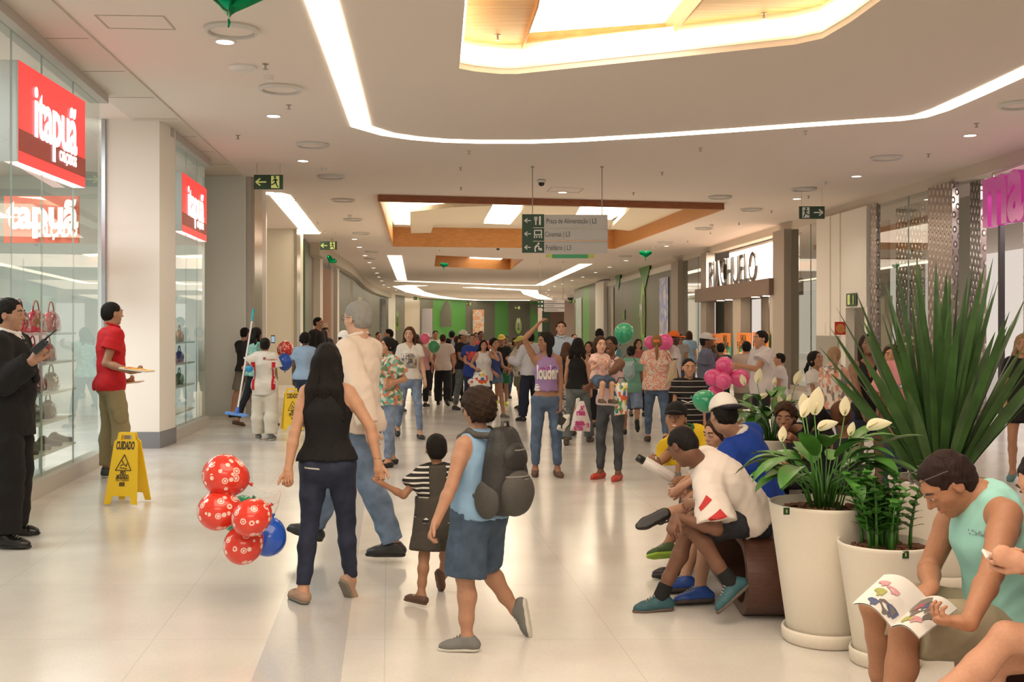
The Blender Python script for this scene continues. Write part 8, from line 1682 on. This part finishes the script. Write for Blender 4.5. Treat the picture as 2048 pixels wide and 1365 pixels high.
RW = someone(2046, 968, 668, 'person, blond woman with ankle strap sandals at the right edge', yaw=-30, Y=11.4, female=True, skin='tan', hairs=('long', BLOND), hl=0.22, tier=1, top=tee((0.018, 0.016, 0.016), hem=-0.2), bottom=shorts(DK_, length=0.5), shoe=dict(m=mat('sandal_teal', (0.12, 0.24, 0.26), 0.6), kind='sandal'), legs=((8, 3), (-10, 10)))
# ---------------- fill of the far crowd
far = [(757, 'dark tee', (0.03, 0.03, 0.03), 664, 27, 'brown', 30), (915, 'red top', (0.4, 0.04, 0.05), 672, 24, 'tan', 60), (952, 'navy top', (0.03, 0.04, 0.1), 665, 28, 'dark', 10), (1012, 'brown shirt', (0.16, 0.10, 0.07), 670, 27, 'dark', -20), (1030, 'olive print top', (0.12, 0.11, 0.05), 674, 25, 'brown', 30), (1106, 'white top', (0.5, 0.48, 0.45), 672, 28, 'tan', 170), (1148, 'pale cap and grey top', (0.3, 0.3, 0.3), 668, 27, 'tan', 15), (1225, 'teal cap top', (0.1, 0.28, 0.28), 676, 22, 'brown', -20), (1360, 'grey top', (0.3, 0.28, 0.26), 668, 24, 'brown', -30), (833, 'black top', (0.02, 0.02, 0.02), 668, 26, 'brown', 170), (1378, 'pale blue top', (0.2, 0.3, 0.4), 662, 26, 'tan', 150), (738, 'brown top', (0.12, 0.07, 0.05), 668, 26, 'tan', 20)]
WH = ('left of the woman in light jeans', 'beside the white cap young man', 'above the girl with long hair', 'behind the yellow cap boy', 'between the yellow and lime cap boys', 'behind the purple top woman', 'right of the tall young man', 'behind the green balloon', 'right of the orange cap man', 'left of the small pink balloon', 'behind the white cap phone man', 'right of the grey haired man')
for i, (x, nm, c, yt, Y, sk, yw) in enumerate(far): someone(x, 0, yt, 'person, far figure in %s %s' % (nm, WH[i]), yaw=yw, Y=Y, skin=sk, female=i % 3 == 1, hairs=('short', BLK) if i % 3 != 1 else ('bob', BRN), hl=0.14, top=tee(c), bottom=jeans(DK_ if i % 2 else JEAN), facek=False if abs(yw) > 90 else None)
# ================================================================ the bench and those who sit there
bench([(2.46, 7.45), (2.52, 9.1)], 0.445, 0.60, 'dark bench mostly hidden behind the planters')
bench([(1.585, 5.98), (1.66, 8.6)], 0.445, 0.60, 'long dark wooden bench with rounded ends where the group sits')
bench([(2.17, 2.9), (2.17, 4.72)], 0.42, 0.56, 'second wooden bench under the man with the magazine')
def sitter(pel, s, yaw, nb, label, hc=None, headyaw=0, headpitch=0, torsoyaw=None, child=0.0, female=False, tier=0, top=None, bottom=None, shoe=SHB, capc=None, skin='tan', hairs=('short', BLK), hl=0.2, limbs=None, fat=1.0, belly=0.0, curl=(0.4, 0.4), pn=(None, None), hd=(None, None), facek=None, seed=3, bust=None, thumb=(0.5, 0.5), headroll=0):
    """pel, nb: (px, py, Y) of hip centre and neck base"""
    pw, nw = P(*pel), P(*nb); J = skeleton((pw.x, pw.y, pw.z-0.45), 1.75*s, yaw, 0, 0, ((80, 80), (80, 80)), ((20, 5, 40), (20, 5, 40)), (0, 0, 0), female=female, child=child, sit=0.45)
    s_ = J['s']; tu = (nw-pw).normalized(); ty = math.radians(yaw if torsoyaw is None else torsoyaw); f0 = Vector((math.sin(ty), -math.cos(ty), 0)); tf = (f0-tu*f0.dot(tu)).normalized(); tr = tf.cross(tu).normalized(); L = 0.535*s_*(1-0.05*child); k = (nw-pw).length/L
    k = min(max(k, 0.85), 1.12); nw = pw+tu*L*k
    # a gently bowed spine
    bow = -tf*0.03*s_
    J.update(pel=pw, waist=pw+tu*0.19*s_*k+bow, chest=pw+tu*0.36*s_*k+bow*0.9, nb=nw, tu=tu, tf=tf, tr=tr)
    for n, sg in (('L', -1), ('R', 1)):
        J['hip'+n] = pw+J['pr']*sg*0.092*s_; J['sh'+n] = pw+tu*0.485*s_*k+tr*sg*(0.146 if female else 0.168)*s_*(1-0.08*child)
    hy, hp = math.radians(headyaw), math.radians(headpitch); hf = Vector((math.sin(hy), -math.cos(hy), 0)); hR = hf.cross(U3).normalized(); hf = rotv(hf, hR, -hp); hu = hR.cross(hf).normalized()
    if headroll: hu = rotv(hu, hf, math.radians(headroll)); hR = hf.cross(hu).normalized()
    J['hf'], J['hu'], J['hr'] = hf, hu, hR
    J['hc'] = P(*hc) if hc is not None else nw+tu*0.045*s_+(tu*0.4+hu*0.6).normalized()*0.115*J['hs']+hf*0.012
    if limbs: limbs(J)
    r_, b_ = person(J, label, tier, skin, fat, belly, bust, hairs, hl, curl, pn, hd, thumb=thumb, facek=facek, seed=seed, loc=Vector((pw.x, pw.y, 0)))
    o = dress(J, r_, tier, top, bottom, shoe, capc, seed, fat, belly, bust); o['J'] = J; o['root'] = r_; o['body'] = b_; return o
# boy in white polo shirt bent forward
def l1(J):
    bend(J, 'L', an=P(1462, 1166, 6.02), kp=(-1, 0, 0.6), fd=(-0.72, -0.25, -0.55), hand=P(1352, 1033, 6.0), ep=(0.9, -0.2, -0.6)); bend(J, 'R', an=P(1322, 1185, 6.28), kp=(-1, 0, 0.7), fd=(-0.95, -0.2, -0.03), hand=P(1380, 1035, 6.12), ep=(0.8, 0.3, -0.6))
TEAL = mat('sneaker_teal', (0.025, 0.09, 0.11), 0.6, bump=0.3, bscale=60)
WP = sitter((1502, 1036, 6.28), 0.91, -98, (1405, 934, 6.22), 'person, boy in white polo shirt with red panel leaning forward on the bench', hc=(1366, 893, 6.18), headyaw=-140, headpitch=38, limbs=l1, skin='dark', hairs=('crop', BLK), curl=(0.45, 0.5), pn=((0, 0, -1), (0.3, 0, -1)), hd=((-0.35, -0.3, -0.75), (-0.5, -0.6, -0.5)), top=tee((0.72, 0.64, 0.58), e=0.030, hem=-0.03, collar=cloth((0.72, 0.64, 0.58)), sleeve=0.85, loose=0.022, wr=0.009), bottom=shorts(mat('denim_black', (0.025, 0.026, 0.034), 0.85, bump=0.3, bscale=20, var=0.3), length=0.80, loose=0.026), shoe=dict(m=TEAL, sole=mat('sole_tan', (0.12, 0.09, 0.07), 0.8)))
REDP = mat('panel_red', (0.50, 0.03, 0.03), 0.8)
for q in ([(1399, 1018), (1414, 992), (1424, 1000), (1402, 1024)], [(1413, 1036), (1438, 1016), (1452, 1031), (1420, 1042)]):
    ctr = P(sum(a for a, b in q)/4, sum(b for a, b in q)/4, 5.95); pts = []; n_ = 4
    C4 = [P(a, b, 5.95)-ctr for a, b in q]
    for j in range(n_+1):
        for i in range(n_+1): v = lerp(lerp(C4[0], C4[1], i/n_), lerp(C4[3], C4[2], i/n_), j/n_); pts.append((v.x, v.z))
    decal_on(WP['top'], pts, [(j*(n_+1)+i, j*(n_+1)+i+1, (j+1)*(n_+1)+i+1, (j+1)*(n_+1)+i) for j in range(n_) for i in range(n_)], ctr, RX, U3, REDP, 'red_panel', 0.004)
for n in 'LR':
    J = WP['J']; a, b = lerp(J['knL' if n == 'L' else 'knR'], J['an'+n], 0.80), J['an'+n]; sdf_obj('sock', [cone(a, b, 0.042, 0.045, 0.01)], 0.007, cloth((0.015, 0.015, 0.015)), WP['root'], planes=[(A3(a), A3((a-b).normalized()))])
# man in blue polo with white cap
def l2(J):
    bend(J, 'L', an=P(1400, 1178, 6.45), kp=(-1, 0, 0.7), fd=(-0.9, -0.2, 0), hand=P(1400, 1005, 6.8)); bend(J, 'R', an=P(1370, 1160, 6.72), kp=(-1, 0.2, 0.7), fd=(-0.9, -0.1, 0), hand=P(1385, 995, 7.0))
BP_ = sitter((1512, 1002, 6.92), 0.95, -100, (1476, 878, 6.84), 'person, young man in blue polo shirt and white flat cap on the bench', hc=(1447, 831, 6.80), headyaw=-163, headpitch=12, torsoyaw=-128, limbs=l2, skin=(0.40, 0.22, 0.14), hairs=('short', BLK), top=tee((0.012, 0.045, 0.27), e=0.024, sleeve=0.9, loose=0.02, hem=-0.02, wr=0.007), bottom=shorts(cloth((0.02, 0.02, 0.022)), length=1.0), shoe=dict(m=mat('sneaker_blue', (0.015, 0.06, 0.28), 0.5), sole=mat('sole_dark', (0.05, 0.04, 0.04), 0.7)))
J = BP_['J']; s = J['s']; ring = []
for i in range(12):
    a0, a1 = 2*PI*i/12, 2*PI*(i+1)/12; q = lambda a: J['nb']+J['tu']*(0.045-0.01*math.cos(a))*s+(J['tr']*math.sin(a)+J['tf']*math.cos(a))*0.066*s; ring.append(cone(q(a0), q(a1), 0.018*s, 0.018*s, 0.008))
sdf_obj('collar', ring, 0.007, cloth((0.72, 0.68, 0.64)), BP_['root'])
cp = cap(J, cloth((0.72, 0.68, 0.62)), BP_['root'], 0.006, cloth((0.025, 0.022, 0.03)), back=True)
# woman in cream top, one leg crossed, black ballet shoe
def l3(J):
    bend(J, 'L', an=P(1312, 1038, 6.9), kp=(-0.6, 0, 1), fd=(-0.88, -0.1, -0.42), hand=P(1352, 985, 7.0), ep=(0.3, -0.2, -1)); bend(J, 'R', an=P(1350, 1140, 7.1), kp=(-1, 0.1, 0.7), fd=(-0.9, -0.1, 0), hand=P(1362, 975, 7.2))
CW = sitter((1480, 982, 7.40), 0.88, -85, (1462, 898, 7.34), 'person, woman in cream top with crossed legs and black ballet shoe', hc=(1434, 868, 7.3), headyaw=-62, headpitch=12, limbs=l3, female=True, skin=(0.50, 0.28, 0.19), hairs=('long', BRN), hl=0.1, top=tee((0.62, 0.56, 0.46), e=0.014), bottom=shorts(cloth((0.02, 0.02, 0.02)), length=0.75, loose=0.006), shoe=SHK, curl=(0.6, 0.6), tier=0)
J = CW['J']; a = J['anL']; mb = MB(); sh = (J['knL']-a).normalized(); f_ = J['fdL']
for k in (0.01, 0.05): 
    ax = sh; o1 = ax.orthogonal().normalized(); o2 = ax.cross(o1); mb.tube([a+ax*k+(o1*math.cos(t)+o2*math.sin(t))*0.043+ax*0.012*math.sin(t) for t in [i*PI/8 for i in range(17)]], 0.006, 6)
mb.build('ankle_ribbon', mat('flat_black', (0.02, 0.018, 0.018), 0.4), CW['root'])
# boy in yellow shirt and black cap
def l4(J):
    bend(J, 'R', an=P(1318, 1120, 7.35), kp=(-1, -0.1, 0.6), fd=(-0.95, -0.3, 0), hand=P(1308, 938, 7.35), ep=(-0.2, -0.3, -1)); bend(J, 'L', an=P(1376, 1112, 7.5), kp=(-0.7, -0.5, 0.6), fd=(-0.8, -0.5, 0), hand=P(1372, 960, 7.5))
YS = sitter((1436, 962, 7.88), 0.90, -72, (1384, 878, 7.78), 'person, smiling boy in yellow shirt and black cap on the bench', hc=(1352, 840, 7.7), headyaw=-16, headpitch=-12, torsoyaw=-48, limbs=l4, skin='brown', hairs=('crop', BLK), top=tee((0.70, 0.46, 0.02), e=0.024, sleeve=0.8, loose=0.02, collar=cloth((0.02, 0.14, 0.05))), bottom=shorts(cloth((0.10, 0.11, 0.13)), length=0.9), shoe=dict(m=mat('sneaker_lime', (0.05, 0.09, 0.03), 0.6), sole=mat('sole_lime', (0.3, 0.5, 0.05), 0.6)), capc=dict(m=cloth((0.014, 0.013, 0.014))), facek=dict(open_mouth=True, gaze=(-0.25, 0, 0)), curl=(0.4, 0.75), hd=(None, (-0.6, -0.5, 0.25)), pn=(None, (-0.2, -0.2, 1)))
J = YS['J']; o = empty('bottle', P(1315, 937, 7.24), 'white cylindrical bottle with black cap held by the boy in yellow', 'bottle'); a, b = P(1345, 957, 7.22), P(1288, 923, 7.22)
mb = MB(); mb.tube([a, lerp(a, b, 0.02), lerp(a, b, 0.98), b], [0.031, 0.036, 0.036, 0.031], 16); mb.build('bottle_body', mat('bottle_white', (0.66, 0.62, 0.58), 0.3), o, smooth=True); d_ = (b-a).normalized(); mb = MB(); mb.tube([b, b+d_*0.05, b+d_*0.055], [0.027, 0.027, 0.022], 14); mb.build('bottle_cap', mat('cap_black', (0.015, 0.015, 0.015), 0.3), o, smooth=True)
mb = MB(); mb.tube([lerp(a, b, 0.1)+Vector((0, -0.033, 0)), lerp(a, b, 0.55)+Vector((0, -0.033, 0))], 0.003, 5); mb.build('label_line', mat('label_blue', (0.08, 0.12, 0.25), 0.5), o)
pts, fs = grid2d(0.05, 0.012, 4, 1)
# children behind the peace lily
def l5(J): bend(J, 'R', hand=P(1560, 880, 8.1)); bend(J, 'L', hand=P(1590, 880, 8.1))
sitter((1600, 938, 8.6), 0.72, -60, (1598, 862, 8.5), 'person, child with dark curly hair peeking out behind the peace lily', hc=(1571, 836, 8.4), headyaw=-25, headpitch=6, child=0.7, skin='brown', hairs=('curly', BRN), limbs=l5, top=tee((0.03, 0.025, 0.03)), bottom=jeans(DK_), tier=1)
sitter((1634, 955, 8.0), 0.78, -120, (1640, 868, 7.9), 'person, woman with straight black hair sitting behind the white lily flowers', hc=(1622, 820, 7.85), headyaw=-150, headpitch=5, female=True, skin='tan', hairs=('long', BLK), hl=0.16, top=tee((0.02, 0.02, 0.022)), bottom=jeans(DK_), tier=1, facek=False)
sitter((1692, 958, 7.9), 0.70, 170, (1690, 880, 7.8), 'person, child with brown hair tied up and pink necklace seen from behind', hc=(1682, 832, 7.76), headyaw=172, headpitch=5, female=True, child=0.5, bust=0, skin='brown', hairs=('bun', (0.12, 0.05, 0.025)), top=tank((0.03, 0.03, 0.035)), bottom=shorts(DK_), tier=1, facek=False)
J = [0]
# ---------------- man with the magazine
def l6(J):
    bend(J, 'L', an=P(1772, 1500, 4.02), kp=(-1, 0, 0.5), fd=(-1, -0.1, 0), hand=P(1932, 1262, 3.66), ep=(0.9, -0.25, -0.6)); bend(J, 'R', an=P(1768, 1440, 4.50), kp=(-1, 0.1, 0.5), fd=(-1, 0, 0), hand=P(1862, 1176, 4.14), ep=(-0.2, 0.5, -0.8))
MM = sitter((2010, 1258, 4.22), 1.03, -84, (1958, 992, 4.22), 'person, man in mint sleeveless shirt reading a magazine on the right bench', hc=(1896, 968, 4.22), headyaw=-90, headpitch=42, limbs=l6, skin=(0.38, 0.18, 0.10), fat=1.08, hairs=('short', (0.025, 0.014, 0.012)), top=dict(m=mat('mint_cloth', (0.29, 0.58, 0.52), 0.85, bump=0.3, bscale=12), sleeve=0, tank=True, e=0.018, hem=-0.03, neck=0.058, wr=0.008), bottom=shorts(cloth((0.34, 0.29, 0.20)), length=0.90, loose=0.032), shoe=SHD, curl=(0.55, 0.6), pn=((-0.3, 0.3, 1), (0, 0, -1)), hd=((-1, 0.05, 0.1), (-0.75, -0.5, -0.35)))
pts, fs = grid2d(0.06, 0.018, 4, 1); decal_on(MM['top'], pts, fs, P(1978, 1078, 4.0), RX, U3, mottle('grey_writing', [(0.16, 0.24, 0.24), (0.29, 0.58, 0.52), (0.18, 0.28, 0.27)], 120, 0.7, 'vor', (3, 1, 1)), 'chest_print')
glasses(MM['J'], MM['root'], (0.05, 0.04, 0.04), up=0.36, name='sunglasses', lens=mat('lens_grey', (0.18, 0.18, 0.2), 0.15))
def magazine(label):
    o = empty('magazine', P(1800, 1230, 3.8), label, 'magazine'); PR = mottle('catalogue_page', [(0.66, 0.64, 0.60), (0.68, 0.66, 0.62), (0.66, 0.64, 0.60), (0.62, 0.60, 0.56), (0.68, 0.66, 0.62)], 7)
    sp0, sp1 = P(1852, 1195, 4.02), P(1782, 1254, 3.70)      # spine, far and near end
    def page(e0, e1, nm, curl, m):
        V = []; n = 10
        for j in range(3):
            a = lerp(sp0, sp1, j/2); b = lerp(e0, e1, j/2)
            for i in range(n+1):
                t = i/n; V.append(lerp(a, b, t)+Vector((0, 0, 0.0))+U3*(math.sin(t*PI)*curl))
        fs = [(j*(n+1)+i, j*(n+1)+i+1, (j+1)*(n+1)+i+1, (j+1)*(n+1)+i) for j in range(2) for i in range(n)]
        k = len(V); V2 = V+[v-U3*0.005 for v in V]; fs2 = fs+[tuple(x+k for x in f[::-1]) for f in fs]
        ob = meshobj(nm, V2, fs2, m, o, smooth=True)
        return V, n
    L, n = page(P(1768, 1150, 4.06), P(1704, 1208, 3.74), 'left_pages', 0.030, PR); R_, n = page(P(1915, 1218, 4.00), P(1838, 1276, 3.66), 'right_pages', 0.022, PR)
    SHP = [(-1, -.8), (-.2, -1), (.6, -1), (1, -.6), (.95, -.2), (.4, .1), (0, .5), (-.2, 1), (-.5, .9), (-.6, .5), (-.85, .7), (-1, .2)]
    cols = [(0.16, 0.13, 0.12), (0.45, 0.06, 0.07), (0.08, 0.10, 0.20), (0.35, 0.36, 0.10), (0.55, 0.28, 0.30)]
    def spot(Vg, i, j0, w_, h_, m, nm):
        def at(u, v):
            i0 = min(int(u), n-1); fu = u-i0; a = lerp(Vg[i0], Vg[i0+1], fu); b = lerp(Vg[2*(n+1)+i0], Vg[2*(n+1)+i0+1], fu); return lerp(a, b, v)+U3*0.003
        return meshobj(nm, [at(i+w_*1.3*a_, j0+h_*1.3*b_) for a_, b_ in SHP], [tuple(range(len(SHP)))], m, o)
    for Vg, i, j, w_, h_, k in ((L, 3.0, .85, 1.5, .10, 0), (L, 1.8, .82, 1.0, .09, 2), (L, 4.6, .45, 1.2, .06, 4), (L, 6.5, .62, 1.1, .09, 3), (L, 5.8, .9, 1.0, .07, 2), (L, 7.6, .35, 1.1, .07, 4), (R_, 2.0, .35, 1.6, .2, 0), (R_, 4.2, .5, 1.6, .22, 0), (R_, 2.8, .45, .7, .09, 1), (R_, 4.4, .42, .7, .08, 2), (R_, 6.2, .4, .9, .14, 0), (R_, 3.6, .85, 1.2, .08, 3), (R_, 6.0, .8, 1.2, .08, 4), (R_, 7.6, .6, .9, .1, 0)): spot(Vg, i, j, w_, h_, mat('page_photo', cols[k], 0.5), 'printed_photo')
magazine('open shoe catalogue magazine held over the knees of the man in mint')
mb = MB(); o = empty('red_bag', P(1745, 1250, 4.45), 'dark red bag corner showing behind the magazine', 'bag'); sdf_obj('bag_body', [ell(P(1752, 1262, 4.5), (RX, Vector((0, 1, 0)), U3), (0.045, 0.03, 0.075), 0.01)], 0.006, mat('bag_red', (0.22, 0.02, 0.025), 0.5), o)
# ---------------- person at the right edge with crossed legs and phone
def l7(J):
    bend(J, 'L', an=P(1835, 1440, 3.62), kp=(-0.6, 0, 1), fd=(-0.8, 0, -0.5), hand=P(2052, 1130, 3.52), ep=(0.5, -0.2, -1)); bend(J, 'R', an=P(1990, 1640, 3.7), kp=(-1, 0.0, 0.6), fd=(-1, 0, 0), hand=P(2064, 1128, 3.72), ep=(0.4, 0.3, -1))
RE = sitter((2232, 1300, 3.68), 0.95, -88, (2180, 1020, 3.65), 'person, bare legs crossed and hands typing on a phone at the right edge', hc=(2098, 965, 3.66), headyaw=-88, headpitch=30, limbs=l7, female=True, bust=0.5, skin=(0.52, 0.27, 0.17), hairs=('short', BLK), top=tee((0.05, 0.05, 0.06)), bottom=shorts(JEANM, length=0.42, loose=0.016), shoe=SHD, curl=(0.75, 0.75), hd=((-0.95, 0.15, 0.35), (-0.95, -0.2, 0.3)), pn=((0, 0.8, -0.2), (0, -0.8, 0.2)), thumb=(0.9, 0.9))
o = empty('phone', P(1998, 1122, 3.6), 'white phone held in both hands at the right edge', 'phone'); mb = MB(); mb.box(P(1998, 1122, 3.6), (0.11, 0.055, 0.012), Matrix.Rotation(0.45, 3, 'Y') @ Matrix.Rotation(0.3, 3, 'X')); mb.build('phone_case', mat('phone_white', (0.72, 0.68, 0.64), 0.3), o, bevel=0.004)
